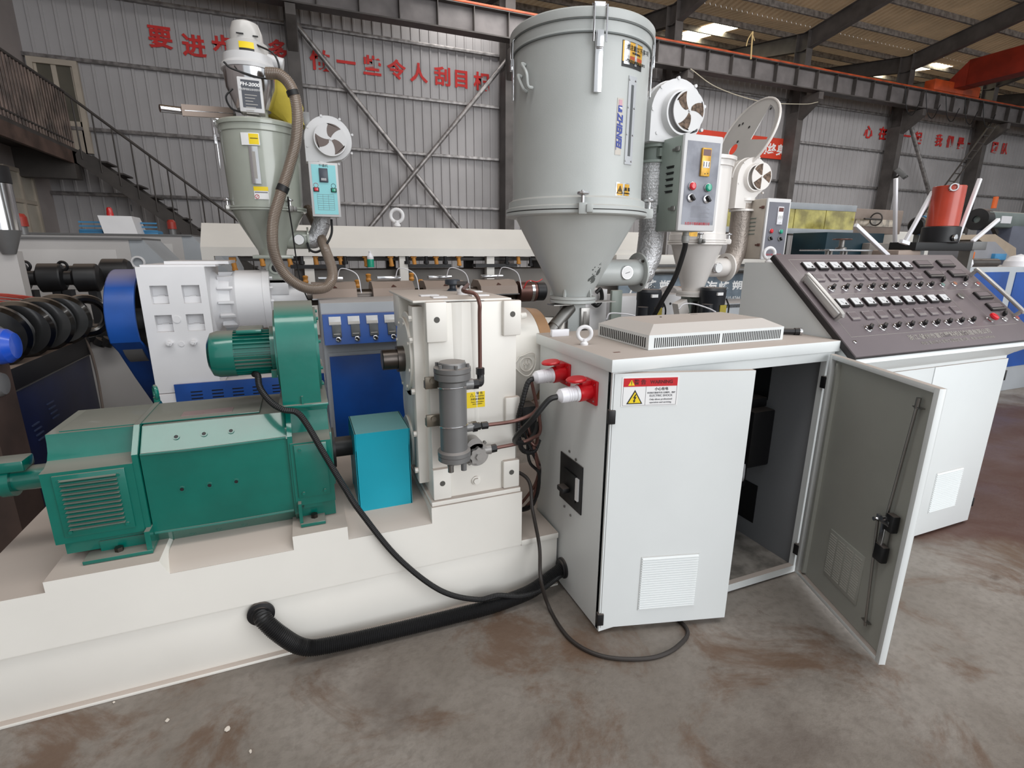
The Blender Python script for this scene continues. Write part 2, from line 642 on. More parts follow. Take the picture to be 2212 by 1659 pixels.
# columns, crane beam, roof frames
def column(x, label):
    t = thing('steel_column', label, 'column', (x, 13.62, 0), 'H-section columns carrying the crane beam')
    part('web', M().box((x - .006, 13.42, 0), (x + .006, 13.82, 8.3)), colm, t)
    part('flange', M().box((x - .13, 13.4, 0), (x + .13, 13.42, 8.3)), colm, t)
    part('flange', M().box((x - .13, 13.82, 0), (x + .13, 13.84, 8.3)), colm, t)
    part('side_plate', M().box((x - .128, 13.42, 0), (x - .116, 13.82, 6.0)), colm, t)
    part('crane_bracket', M().poly([(x - .1, 13.4, 6.42), (x - .1, 12.75, 6.42), (x - .1, 12.75, 6.22), (x - .1, 13.4, 5.75)], (.2, 0, 0)), colm, t)
    return t


cols = [.29 + 5.06 * k for k in range(-1, 9)]
nm = ['steel column in the left corner behind the stair', 'steel column behind the small grey-green hopper, left end of the cross brace', 'steel column just left of the large grey hopper', 'steel column hidden behind the large hopper and its blower',
      'steel column right of the orange banner', 'steel column with a flood lamp, behind the red characters', 'steel column with a ladder leaning on it', 'steel column at the right edge of the wall', 'far steel column beyond the crane', 'farthest steel column by the right end']
for x, l in zip(cols, nm):
    column(x, 'dark ' + l)
BY = 12.9
rb = thing('crane_beam', 'dark grey steel crane runway beam with an orange top rail along the back wall', 'beam', (18, BY, 6.45))
part('web', M().box((-4.6, BY - .006, 6.47), (43, BY + .006, 6.98)), beamweb, rb)
part('bottom_flange', M().box((-4.6, BY - .15, 6.44), (43, BY + .15, 6.47)), beamm, rb)
part('top_flange', M().box((-4.6, BY - .15, 6.98), (43, BY + .15, 7.0)), beamm, rb)
part('crane_rail', M().box((-4.6, BY - .16, 7.0), (43, BY + .05, 7.05), .01), railm, rb, 'orange rail')
st = part('stiffener', M().box((-4.3, BY - .14, 6.47), (-4.285, BY - .006, 6.98)), beamm, rb)
for k in range(1, 56):
    o = st.copy()
    COL.objects.link(o)
    o.location.x = st.location.x + .85 * k

RIDGE1, RIDGE2 = (-1.5, 10.65), (21.5, 9.5)
EAVE = (13.6, 8.2)
cl = struct('ceiling', M().box((-5, RIDGE1[0] - .2, RIDGE1[1] + .25), (44, RIDGE1[0] + .1, RIDGE1[1] + .3)), roofm)
roofm.use_nodes = True
rt_ = roofm.node_tree
tl = rt_.nodes.new('ShaderNodeBsdfTranslucent')
tl.inputs[0].default_value = lin('a88f72')
msx = rt_.nodes.new('ShaderNodeMixShader')
msx.inputs[0].default_value = .3
rt_.links.new(rt_.nodes['Principled BSDF'].outputs[0], msx.inputs[1])
rt_.links.new(tl.outputs[0], msx.inputs[2])
rt_.links.new(msx.outputs[0], rt_.nodes['Material Output'].inputs[0])


def sheet(y0, z0, y1, z1, m, x, w=1.0, base=None):
    p = []
    for k in range(5):
        a = k * w / 5
        p += [(a, 0), (a + .11 * w, 0), (a + .13 * w, .05), (a + .18 * w, .05)]
    p += [(w, 0)]
    mb = M()
    up_ = [(x + a, y0, z0 + b) for a, b in p]
    q = [(x + a, y1, z1 + b) for a, b in p]
    va = [mb.b.verts.new(v) for v in up_]
    vb = [mb.b.verts.new(v) for v in q]
    for i in range(len(va) - 1):
        mb.b.faces.new((va[i], va[i + 1], vb[i + 1], vb[i]))
    return mb


def sheets(y0, z0, y1, z1, lights):
    f = part('roof_sheet', sheet(y0, z0, y1, z1, roofm, -5), roofm, cl)
    for k in range(1, 49):
        if k in lights:
            continue
        o = f.copy()
        COL.objects.link(o)
        o.location.x = f.location.x + k
    for k in lights:
        part('rooflight_sheet', sheet(y0, z0, y1, z1, skym, -5 + k), skym, cl, 'bright translucent sheet')


slope1 = (RIDGE1[1] - EAVE[1]) / (EAVE[0] - RIDGE1[0])


def rz(y):
    return EAVE[1] + .26 + (EAVE[0] - y) * slope1 if y < EAVE[0] else EAVE[1] + .26 + (y - EAVE[0]) * (RIDGE2[1] - EAVE[1]) / (RIDGE2[0] - EAVE[0])


sheets(EAVE[0], rz(EAVE[0]), RIDGE1[0], rz(RIDGE1[0]), [])
sheets(EAVE[0] + .01, rz(EAVE[0]), 14.2, rz(14.2), [])
sheets(14.2, rz(14.2), 15.0, rz(15.0), [28])
sheets(15.0, rz(15.0), 17.4, rz(17.4), [18, 27, 28])
sheets(17.4, rz(17.4), RIDGE2[0], rz(RIDGE2[0]), [])
struct('wall_far_bay', M().box((-5, 21.6, 0), (44, 21.7, 9.5)), plaster)
for k in range(13):
    y = 12.9 - k * 1.15
    if y < -1.3:
        break
    part('purlin', M().box((-5, y - .03, rz(y) - .17), (44, y + .03, rz(y) - .01)), girtm, cl)
for k in range(6):
    y = 14.4 + k * 1.2
    part('purlin', M().box((-5, y - .03, rz(y) - .17), (44, y + .03, rz(y) - .01)), girtm, cl)
for i, x in enumerate(cols):
    t = thing('roof_rafter', 'dark steel roof rafter over the %s column from the left' % ('first second third fourth fifth sixth seventh eighth ninth tenth'.split()[i]), 'rafter', (x, 13.6, 7.7), 'roof rafters')
    mb = M()
    for (ya, yb, d0, d1) in ((13.6, RIDGE1[0], .5, .35), (13.6, RIDGE2[0], .5, .35)):
        for sgn in (0,):
            za, zb = rz(ya) - .18, rz(yb) - .18
            mb.poly([(x - .005, ya, za), (x - .005, yb, zb), (x - .005, yb, zb - d1), (x - .005, ya, za - d0)], (.01, 0, 0))
    part('web', mb, colm, t)
    for (ya, yb, d0, d1) in ((13.6, RIDGE1[0], .5, .35), (13.6, RIDGE2[0], .5, .35)):
        za, zb = rz(ya) - .18, rz(yb) - .18
        part('flange', M().bar((x, ya, za), (x, yb, zb), .2, .014), colm, t)
        part('flange', M().bar((x, ya, za - d0), (x, yb, zb - d1), .2, .014), colm, t)

# diagonal pipes of the wall bracing
solo('brace_pipe', M().cyl((0.383, 13.72, 6.408), (4.066, 13.72, 2.129), .055, n=16), girtm, 'grey diagonal brace pipe falling to the right between two columns', 'brace')
solo('brace_pipe', M().cyl((5.34, 13.62, 6.276), (1.618, 13.62, 2.046), .055, n=16), girtm, 'grey diagonal brace pipe rising to the right towards the large hopper', 'brace')
solo('brace_pipe', M().cyl((21.044, 13.5, 6.139), (24.048, 13.5, 2.448), .07, n=16), girtm, 'grey diagonal brace pipe falling from the column with the flood lamp', 'brace')
lad = thing('ladder', 'thin steel ladder leaning diagonally against the far column', 'ladder', (24.949, 13.0, 6.264))
pa, pb = V((25.108, 13.0, 6.391)), V((21.625, 13.0, 2.389))
for s in (-.2, .2):
    part('rail', M().bar(pa + V((s, 0, .0)), pb + V((s, 0, 0)), .05, .03), colm, lad)
for k in range(14):
    c = pa.lerp(pb, (k + .5) / 14)
    part('rung', M().cyl(c - V((.2, 0, 0)), c + V((.2, 0, 0)), .018, n=8), colm, lad)
fl = thing('flood_lamp', 'square flood lamp fixed to the dark column by the red characters', 'lamp', (20.555, 13.2, 4.345))
c = V((20.436, 13.1, 4.373))
part('housing', M().obox(c, (.2, .1, 0), (-.08, .12, .14), (.03, -.06, .05), .01), mat('lamp_grey', '6b6b6b', .4), fl)
part('lens', M().obox(c + V((.02, -.09, -.03)), (.13, .06, 0), (-.05, .08, .1), (.005, -.01, .005)), mat('lamp_glass', '9ea09c', .2), fl)
part('arm', M().bar(c, (cols[5] + .1, 13.4, c.z - .1), .04), colm, fl)

# red banner
bn = thing('banner', 'orange-red cloth banner with white characters hung on the back wall', 'banner', (13.5, 13.3, 4.6))
ban = mat('orange_red_banner', 'cf3a1e', .6, var=.04)
p, q = (11.29, 13.85, 5.038), (15.515, 13.85, 4.644)
part('cloth', M().box((p[0], 13.85, q[2] - .02), (q[0], 13.885, q[2] + .62)), ban, bn)
for ch, c in (('节', (13.84, 13.84, 4.882)), ('能', (14.239, 13.84, 4.882)), ('就', (14.542, 13.84, 4.89)), ('终', (14.892, 13.84, 4.887)), ('身', (15.268, 13.84, 4.885))):
    text(ch, .36, (c[0], 13.848, c[2]), X_, Z_, whpr, bn, 'lettering', bold=.01)

# stair and walkway at the left
sc = thing('steel_stair', 'dark steel stair with treads and handrail climbing left along the back wall', 'stair', (-3.6, 13.2, 0))
ZL = 3.42
sx0, sz0, sl = -3.72, ZL, .84
xe = sx0 + ZL / sl
for y in (12.75, 13.45):
    part('stringer', M().bar((sx0, y, sz0 - .1), (xe, y, -.0), .04, .24), darkst, sc)
for k in range(1, 17):
    z = sz0 - k * .2
    x = sx0 + k * .2 / sl
    part('tread', M().box((x - .02, 12.77, z - .02), (x + .22, 13.43, z + .01)), darkst, sc)
hr = [(sx0, 12.72, sz0 + .95), (xe, 12.72, .95)]
part('handrail', M().tube([hr[0], hr[1]], .025, 8, 0), darkst, sc)
for k in range(15):
    x = sx0 + .1 + k * .27
    z = sz0 - (x - sx0) * sl
    part('baluster', M().cyl((x, 12.72, z - .1), (x, 12.72, z + .95), .014, n=6), darkst, sc)
wk = thing('walkway', 'rusty steel walkway with a barred railing along the left wall', 'walkway', (-4, 10, ZL))
part('deck', M().box((XL, 6, ZL - .06), (sx0, 13.9, ZL)), darkst, wk)
part('fascia_beam', M().box((sx0 - .06, 6, ZL - .28), (sx0, 13.5, ZL - .06)), mat('rusty_beam', '5d4a42', .7, var=.2), wk)
part('bracket', M().box((XL, 12.6, ZL - .55), (sx0, 12.9, ZL - .06)), darkst, wk)
part('handrail', M().tube([(sx0, 6, ZL + .95), (sx0, 12.72, ZL + .95)], .028, 8, 0), darkst, wk)
part('lower_rail', M().tube([(sx0, 6, ZL + .1), (sx0, 12.72, ZL + .1)], .02, 8, 0), darkst, wk)
bal = part('baluster', M().cyl((sx0, 8, ZL), (sx0, 8, ZL + .95), .016, n=6), mat('rusty_bar', '6e5d55', .6, var=.3), wk)
for k in range(1, 42):
    o = bal.copy()
    COL.objects.link(o)
    o.location.y = bal.location.y + k * .115

# crane bridge
cr = thing('bridge_crane', 'dark red overhead crane girder crossing above the hall at upper right', 'crane', (22.088, 12.9, 7.279))
cx = 22.088 + .0
part('girder', M().box((cx - .25, -2, 7.2), (cx + .35, 12.4, 8.0), .02), cranem, cr)
part('girder_end', M().poly([(cx - .25, 12.4, 7.2), (cx - .25, 13.0, 7.2), (cx - .25, 13.0, 7.45), (cx - .25, 12.4, 8.0)], (.6, 0, 0)), cranem, cr)
part('end_carriage', M().box((cx - 1.3, 12.75, 7.06), (cx + 1.3, 13.1, 7.4), .02), railm, cr, 'orange end carriage')
part('walkway_rail', M().bar((cx - .27, 10, 7.6), (cx - .3, 9.2, 8.0), .03, .08).bar((cx - .27, 9.7, 7.55), (cx - .3, 8.9, 7.95), .03, .08), girtm, cr)
# slack cables under the beam
solo('slack_cable', M().tube([(10.35, 12.7, 6.42), (11.3, 12.65, 6.05), (12.9, 12.6, 5.85), (14.6, 12.6, 5.95), (15.3, 12.7, 6.1)], .012, 6), mat('pale_rope', 'b9b2a0', .7), 'thin pale cable sagging below the crane beam beside the large blower', 'cable')
hc = thing('hanging_cables', 'loops of dark cable hanging from the crane beam at right', 'cable', (22, 12.8, 6.4))
for k in range(5):
    x = 19.2 + k * 1.1
    part('cable_loop', M().tube([(x, 12.7, 6.95), (x + .25, 12.68, 6.3), (x + .6, 12.68, 6.15), (x + .9, 12.7, 6.6)], .014, 6), rub, hc)

# ================================================================== the front extruder
# --- welded machine base
base = thing('machine_base', 'long cream steel machine base on the floor carrying the green motor and gearbox', 'machine base', (0, 2.4, 0))
YB = 1.965
mb = M()
front = [(-1.15, .265), (-1.15, .48), (-.89, .48), (-.89, .52), (-.56, .52), (-.535, .462), (-.12, .462), (-.12, .52), (.085, .52), (.085, .462), (.43, .462), (.43, .535), (.85, .535), (.85, .265)]
mb.poly([(x, YB, z) for x, z in front], (0, .985, 0))
for xa, xb in ((-.548, -.12), (.085, .43)):     # dished seats that dip towards the front edge
    mb.poly([(xa, YB + .002, .462), (xa, YB + .1, .505), (xa, 2.94, .505), (xa, 2.94, .462)], (xb - xa, 0, 0))
part('upper_frame', mb, cream, base)
part('lower_frame', M().box((-1.15, YB + .012, .012), (1.045, 2.95, .262), .004).box((1.045, 2.26, .012), (2.4, 2.85, .262)), cream, base)
part('weld_seam', M().box((-1.15, YB + .006, .258), (.86, YB + .02, .268)), cream, base)
part('foot_flange', M().box((-1.15, YB - .012, 0), (.66, YB + .03, .014), .003).box((.75, YB - .012, 0), (1.045, YB + .03, .012), .003), cream, base)
part('flange_joint', M().bar((-1.14, YB - .012, .016), (-1.09, YB + .05, .03), .012), cream, base)
part('end_step', M().box((.85, YB, .255), (1.045, YB + .3, .285), .004).box((.85, YB + .3, .2), (.9, 2.9, .5)), cream, base)
part('cross_member', M().box((.86, 2.5, .28), (1.04, 2.56, 1.0)).box((.9, 2.3, .28), (.96, 2.36, .7)), cream, base)
part('bolt', M().hexn((-1.084, 2.009, 0.014), V((-1.084, 2.009, 0.014)) + V((0, 0, .012)), .012), cream, base)

# --- green main motor
mo = thing('main_motor', 'large dusty green electric motor lying on the cream machine base', 'motor', (-.4, 2.3, .52))
yc = 2.315


def octo(f, c, zb, zt, x):                   # half width f, chamfer c
    return [(x, yc - f, zb + c), (x, yc - f, zt - c), (x, yc - f + c, zt), (x, yc + f - c, zt), (x, yc + f, zt - c), (x, yc + f, zb + c), (x, yc + f - c, zb), (x, yc - f + c, zb)]


part('stator_body', M().poly(octo(.237, .085, .485, .968, -.59), (.49, 0, 0)), green, mo)


def scoop(x):
    f = [(2.06, .6), (2.06, .866), (2.105, .870), (2.135, .885), (2.152, .91), (2.16, .94), (2.163, .972)]
    b = [(2 * yc - y, z) for y, z in f[::-1]]
    return [(x, y, z) for y, z in f + b]


part('fan_end_housing', M().poly(scoop(-.873), (.262, 0, 0)).box((-.86, 2.09, .545), (-.61, 2.54, .605)), green, mo)
part('drive_end_housing', M().poly(scoop(-.098), (.15, 0, 0)).box((-.09, 2.09, .525), (.05, 2.54, .605)), green, mo)
for xx in (-.611, -.105):
    part('end_plate', M().poly(octo(.25, .085, .478, .98, xx), (.018, 0, 0)), green, mo)
part('top_cover', M().box((-.84, 2.18, .97), (-.2, 2.45, .976), .002), green, mo)
# cover plates with screws
for a, b, z0, z1 in ((-.84, -.635, .625, .855), (-.085, .035, .635, .86)):
    pl = part('cover_plate', M().box((a, 2.052, z0), (b, 2.061, z1), .002), green, mo)
    for x in (a + .02, b - .02):
        for z in (z0 + .02, z1 - .02):
            part('screw', M().cyl((x, 2.053, z), (x, 2.046, z), .0065, n=10), green, pl)
    if a < -.5:
        for k in range(12):
            z = .658 + k * .0165
            part('louvre', M().poly([(-.818, 2.052, z), (-.818, 2.036, z - .001), (-.818, 2.052, z - .013)], (.160, 0, 0)), green, pl)
for x in (-.48, -.39, -.30):
    for (y, z, d) in ((2.078, .735, (0, -1, 0)), (2.12, .927, (0, -.7, .7)), (2.125, .525, (0, -.7, -.7)), (2.3, .972, (0, 0, 1))):
        c, d = V((x, y, z)), V(d)
        part('plug_screw', M().lathe(c, d, [(.0115, -.002), (.0115, .002), (.007, .002), (.007, -.002), (0, -.002)], 14), green, mo)
        part('hole_shade_disc', M().cyl(c - d * .001, c + d * .0014, .0068, n=12), blk, mo)  # raised black disc stands in for the shade inside the plug hole
part('weld_bead', M().tube([(-.588, 2.077, .888), (-.4, 2.075, .886), (-.11, 2.078, .889)], .005, 6), green, mo)
part('weld_bead', M().tube([(-.588, 2.08, .575), (-.35, 2.076, .573), (-.11, 2.08, .575)], .006, 6), green, mo)
part('foot', M().box((-.80, 2.028, .522), (-.59, 2.16, .536), .002).box((-.607, 2.03, .536), (-.59, 2.14, .61)).box((-.76, 2.085, .536), (-.6, 2.1, .575)), green, mo)
part('foot', M().box((-.088, 2.02, .522), (.006, 2.16, .536), .002).box((-.09, 2.03, .536), (-.078, 2.14, .62)).box((-.07, 2.07, .58), (.0, 2.085, .6)), green, mo)
for x in (-.7, -.035):
    part('foot_bolt', M().hexn((x, 2.065, .536), (x, 2.065, .552), .014), steeldk, mo)
part('name_plate', M().box((-.475, 2.215, .976), (-.30, 2.275, .978)), mat('faded_plate', '9a8482', .5, var=.15), mo)
part('lifting_eye', M().torus((-.605, 2.47, 1.02), (1, .4, 0), .025, .008).cyl((-.605, 2.47, .97), (-.605, 2.47, 1.0), .012), green, mo)
part('encoder_housing', M().cyl((-.873, 2.3, .775), (-1.04, 2.3, .775), .045).cyl((-1.04, 2.3, .775), (-1.075, 2.3, .775), .062).cyl((-1.07, 2.3, .775), (-1.25, 2.3, .775), .05), green, mo)
part('encoder_terminal', M().box((-1.09, 2.24, .82), (-.985, 2.33, .862), .008), green, mo)
part('shaft_end', M().cyl((.05, yc, .735), (.075, yc, .735), .09).cyl((.075, yc, .735), (.16, yc, .735), .045), blk, mo, 'black shaft')
part('bearing_cap', M().box((.05, 2.17, .62), (.062, 2.46, .86), .004), green, mo)
part('intake_stub', M().box((-.1, 2.15, .968), (.055, 2.44, 1.0), .003), green, mo)

bl = thing('cooling_blower', 'green centrifugal blower with a finned motor standing on the big green motor', 'blower', (-.04, 2.27, 1.0))
pf = [(2.10, 1.012), (2.10, 1.22)] + [(2.27 - .17 * math.cos(a * PI / 20), 1.225 + .175 * math.sin(a * PI / 20)) for a in range(1, 20)] + [(2.44, 1.22), (2.44, 1.012)]
part('volute', M().poly([(-.108, y, z) for y, z in pf], (.14, 0, 0)), green, bl)
part('volute_lid', M().cyl((.032, 2.27, 1.2), (.042, 2.27, 1.2), .172, n=40).cyl((-.116, 2.27, 1.2), (-.108, 2.27, 1.2), .165, n=40), green, bl)
part('base_flange', M().box((-.125, 2.085, 1.0), (.058, 2.45, 1.013), .003).box((-.04, 2.09, 1.013), (-.033, 2.1, 1.045)), green, bl)
for a in range(9):
    an = PI * 2 * a / 9
    part('bolt', M().hexn((.042, 2.27 + .155 * math.cos(an), 1.2 + .155 * math.sin(an)), (.05, 2.27 + .155 * math.cos(an), 1.2 + .155 * math.sin(an)), .007), green, bl)
mt = part('motor_frame', M().cyl((-.27, 2.27, 1.2), (-.13, 2.27, 1.2), .078, n=40).cyl((-.135, 2.27, 1.2), (-.116, 2.27, 1.2), .1, n=40), green, bl)
for k in range(32):
    an = 2 * PI * k / 32
    d = V((0, math.cos(an), math.sin(an)))
    c = V((-.2, 2.27, 1.2)) + d * .082
    part('cooling_fin', M().obox(c, (.066, 0, 0), d * .008, d.cross(X_) * .002), green, mt)
part('fan_cowl', M().lathe((-.265, 2.27, 1.2), (-1, 0, 0), [(.091, 0), (.091, .06), (.084, .082), (.06, .094), (0, .096)], 40), green, bl)
part('terminal_box', M().box((-.25, 2.2, 1.285), (-.16, 2.33, 1.3), .004), green, bl)
for s in (-1, 1):
    part('lug', M().box((-.14, 2.27 + s * .09 - .01, 1.11), (-.12, 2.27 + s * .09 + .01, 1.14)), green, bl)

# --- turquoise coupling guard
cg = thing('coupling_guard', 'turquoise sheet-metal guard over the coupling between motor and gearbox', 'guard', (.26, 2.2, .5))
yf, yb2, y3 = 2.10, 2.082, 2.341
gp = [(yf, .478), (yf, .785), (yb2, .865), (y3, .865), (y3 + .06, .80), (y3 + .06, .478)]
part('shell', M().ring([(.146, y, z) for y, z in gp], [(.146, y + (.002 if y < 2.3 else -.002), z - (.002 if z > .6 else -.002)) for y, z in gp], (.228, 0, 0)), teal, cg)
part('side_plate', M().poly([(.148, y, z) for y, z in gp], (.003, 0, 0)).poly([(.369, y, z) for y, z in gp], (.003, 0, 0)), teal, cg)
part('foot_flange', M().box((.146, 2.07, .47), (.374, 2.1, .478)), teal, cg)
for x in (.16, .36):
    part('bolt', M().hexn((x, 2.085, .478), (x, 2.085, .488), .008), steel, cg)

# --- gearbox
gb = thing('gearbox', 'tall white cast gearbox with a brown oil pipe between the guard and the cabinet', 'gearbox', (.64, 2.2, .535))
part('housing', M().box((.448, 2.0, .55), (.832, 2.6, 1.40), .006), cream, gb)
part('base_plate', M().box((.434, 1.972, .536), (.845, 2.62, .556), .002), cream, gb)
PADS = ((.44, .525, 1.245, 1.405), (.765, .845, 1.255, 1.402), (.445, .525, .558, .70), (.765, .843, .558, .69), (.775, .843, .87, .985))
for i, (a, b, c, d) in enumerate(PADS):
    p = part('corner_pad', M().box((a, 1.98, c), (b, 2.01, d), .006), cream, gb)
    if i < 4:
        zc = c + (.075 if i > 1 else .09)
        part('tapped_hole', M().cyl(((a + b) / 2, 1.9795, zc), ((a + b) / 2, 1.985, zc), .012, n=20), mat('hole_shadow_paint', '55534f', .7) if i == 0 else bpy.data.materials['hole_shadow_paint'], p)
# soft flutes of the casting
part('flute', M().lathe((.57, 2.045, .95), (0, 0, 1), [(.045, -.2), (.05, .45)], 48), cream, gb)
part('flute', M().lathe((.65, 2.045, .95), (0, 0, 1), [(.045, -.2), (.05, .45)], 48), cream, gb)
part('oil_level_plug', M().cyl((0.641, 2.0, 0.614), V((0.641, 2.0, 0.614)) + V((0, -.006, 0)), .02).hexn(V((0.641, 2.0, 0.614)), V((0.641, 2.0, 0.614)) + V((0, -.016, 0)), .014), cream, gb)
# left side: split flange, bearing covers
part('side_flange', M().box((.405, 2.08, .6), (.45, 2.16, 1.38), .006).box((.40, 2.36, 1.25), (.45, 2.5, 1.405), .006), cream, gb)
part('bearing_cover', M().cyl((.45, 2.27, 1.15), (.41, 2.27, 1.15), .19, n=48, bev=.004).cyl((.41, 2.27, 1.15), (.395, 2.27, 1.15), .165, n=48, bev=.003), cream, gb)
part('bearing_cover', M().cyl((.45, 2.27, .905), (.41, 2.27, .905), .15, n=40, bev=.004), cream, gb)
part('bearing_cover', M().cyl((.45, 2.3, .73), (.4, 2.3, .73), .12, n=40, bev=.004), cream, gb)
for y, z in ((2.1, 1.33), (2.1, 1.24), (2.1, 1.02), (2.1, .83), (2.1, .66)):
    part('flange_bolt', M().hexn((.406, y + .0, z), (.392, y, z), .013), cream, gb)
for k in range(8):
    an = 2 * PI * k / 8 + .3
    part('cover_bolt', M().cyl((.396, 2.27 + .148 * math.cos(an), 1.15 + .148 * math.sin(an)), (.39, 2.27 + .148 * math.cos(an), 1.15 + .148 * math.sin(an)), .008, n=8), cream, gb)
part('output_shaft', M().cyl((.40, 2.27, 1.13), (.365, 2.27, 1.13), .058, n=32).cyl((.37, 2.27, 1.13), (.30, 2.27, 1.13), .045, n=32, bev=.003), steeldk, gb, 'bare dark machined shaft')
part('input_shaft', M().cyl((.40, yc, .735), (.375, yc, .735), .05).cyl((.385, yc, .735), (.36, yc, .735), .03), steeldk, gb, 'bare input shaft')
# top
part('top_cover', M().box((.40, 2.03, 1.398), (.82, 2.62, 1.408), .003), cream, gb)
for a, b, c, d in ((.5, .56, 2.1, 2.16), (.47, .55, 2.2, 2.25), (.68, .76, 2.14, 2.19), (.74, .80, 2.35, 2.40)):
    part('machined_pad', M().box((a, c, 1.408), (b, d, 1.414), .001), white, gb, 'clean white pad')
c = V((0.69, 2.486, 1.408))
part('breather_cap', M().lathe(c, Z_, [(.03, 0), (.022, .008), (.016, .012), (.016, .025), (.034, .03), (.037, .035), (.037, .052), (.032, .056), (0, .056)], 28), mat('dark_blue_plastic', '2c323a', .4), gb, 'dark blue breather cap')
c = V((0.672, 2.258, 1.408))
part('pipe_boss', M().cyl(c, c + V((0, 0, .012)), .024).lathe(c + V((0, 0, .012)), Z_, [(.026, 0), (.026, .01), (.014, .014), (.014, .03), (0, .03)], 20), white, gb)
cc = c + V((0, 0, .045))
part('pipe_nut', M().hexn(cc + V((-.02, .01, 0)), cc + V((.02, -.01, 0)), .016), mat('blackened_nut', '2b2523', .4, .4), gb)
xo = 0.643
part('oil_pipe', M().tube([cc, cc + V((.02, -.02, 0)), V((xo - .045, 2.0, 1.445)), V((xo - .012, 1.95, 1.435)), V((xo, 1.93, 1.40)), V((xo, 1.93, 1.35)), V((xo, 1.93, 1.2)), V((xo, 1.93, 1.12))], .008, 10, 6), copper, gb, 'brown oil pipe')
# output bell and gold ring, axis along X
part('output_bell', M().cyl((.83, 2.5, 1.055), (1.08, 2.5, 1.055), .262, .256, n=64, bev=.004), cream, gb)
part('gold_ring', M().cyl((1.08, 2.5, 1.055), (1.145, 2.5, 1.055), .255, .248, n=64), brass, gb, 'bare gold-brown ring')
part('bell_bolt', M().cyl((0.997, 2.3, 1.296), V((0.997, 2.3, 1.296)) + V((-.035, -.015, 0)), .017).cyl(V((0.997, 2.3, 1.296)) + V((-.035, -.015, 0)), V((0.997, 2.3, 1.296)) + V((-.036, -.0155, 0)), .009, n=6), cream, gb)
# cast shield emblem on the bell
ce = V((.985, 2.24, 1.065))
nr = V((0, ce.y - 2.5, ce.z - 1.055)).normalized()
ce = V((.985, 2.5, 1.055)) + nr * .261
tv = X_.cross(nr) * -1
if tv.z < 0:
    tv = -tv
em = part('cast_emblem', M().torus(ce, nr, .034, .0035, 28, 6), cream, gb)
sh = [ce + X_ * a * .052 + tv * b * .056 + nr * .001 for a, b in ((-.75, .7), (-.2, .85), (.3, 1.0), (.8, .9), (.95, .4), (.85, -.3), (.4, -.9), (0, -1.05), (-.5, -.85), (-1.1, -.3), (-1.3, 0), (-.95, .4), (-.75, .7))]
part('emblem_border', M().tube(sh, .004, 6, 3), cream, em)
part('emblem_relief', M().obox(ce + X_ * -.006, X_ * .003, tv * .02, nr * .005).obox(ce, X_ * .016, tv * .003, nr * .005).obox(ce + X_ * .01 + tv * .01, X_ * .003, tv * .011, nr * .005), cream, em)
# yellow sticker
sk = part('warning_sticker', M().box((0.597, 1.9985, 0.951), (0.686, 2.0, 1.02)), yelp, gb, 'yellow warning sticker')
sx_, sz_ = 0.658, 0.992
text('警 告', .013, (sx_ + .004, 1.998, sz_ + .021), X_, Z_, blackpr, sk)
text('WARNING!', .008, (sx_ + .004, 1.998, sz_ + .009), X_, Z_, blackpr, sk)
text('开机前请加油', .010, (sx_ - .006, 1.998, sz_ - .004), X_, Z_, blackpr, sk)
text('Please refuel before', .007, (sx_ - .006, 1.998, sz_ - .016), X_, Z_, blackpr, sk)
text('start a machine', .007, (sx_ - .006, 1.998, sz_ - .025), X_, Z_, blackpr, sk)
part('warning_triangle', M().ring([(sx_ - .038, 1.998, sz_ + .008), (sx_ - .022, 1.998, sz_ + .008), (sx_ - .030, 1.998, sz_ + .023)], [(sx_ - .036, 1.998, sz_ + .0093), (sx_ - .024, 1.998, sz_ + .0093), (sx_ - .030, 1.998, sz_ + .0205)], (0, -.0004, 0)), blackpr, sk)

# --- oil cooler
xc = 0.518
zt, zb = 1.16, 0.787
oc = thing('oil_cooler', 'grey cylindrical oil cooler clamped upright to the front of the gearbox', 'cooler', (xc, 1.9, zb))
part('shell', M().cyl((xc, 1.9, zb + .02), (xc, 1.9, zt - .02), .055, n=36), castm, oc)
part('top_flange', M().lathe((xc, 1.9, zt - .045), Z_, [(.055, -.01), (.072, .0), (.072, .024), (.068, .026), (.073, .028), (.073, .045), (.056, .048), (.054, .062), (.05, .066), (0, .067)], 40), castm, oc)
part('bottom_flange', M().lathe((xc, 1.9, zb - .012), Z_, [(0, -.012), (.05, -.01), (.066, 0), (.066, .018), (.063, .02), (.067, .022), (.067, .038), (.055, .045)], 40), castm, oc)
for k in range(6):
    an = k * PI / 3 + .5
    part('bolt', M().hexn((xc + .063 * math.cos(an), 1.9 + .063 * math.sin(an), zt), (xc + .063 * math.cos(an), 1.9 + .063 * math.sin(an), zt + .016), .0065), castm, oc)
for z in (1.08, 0.92):
    part('clamp_wire', M().torus((xc, 1.9, z), (0, .12, 1), .0575, .0028, 40, 8), chrome, oc)
    part('bracket', M().box((xc - .095, 1.965, z - .02), (xc - .03, 1.978, z + .03), .002).box((xc - .095, 1.972, z - .02), (xc + .07, 1.998, z + .012), .002).cyl((xc - .066, 1.965, z + .015), (xc - .066, 1.955, z + .015), .011), mat('zinc_bracket', '8f877a', .35, .8, var=.2) if z > .9 else steel, oc)
part('outlet', M().cyl((xc + .05, 1.9, 1.084), (xc + .082, 1.9, 1.084), .022), castm, oc)
part('outlet', M().cyl((xc + .05, 1.9, 0.903), (xc + .082, 1.9, 0.903), .019), castm, oc)
for dx in (-.02, .035):
    part('drain_stub', M().cyl((xc + dx, 1.885, zb - .02), (xc + dx, 1.885, zb - .062), .012, n=16).cyl((xc + dx, 1.885, zb - .03), (xc + dx, 1.885, zb - .035), .014, n=16), castm if dx > 0 else steel, oc)
z1 = 1.082
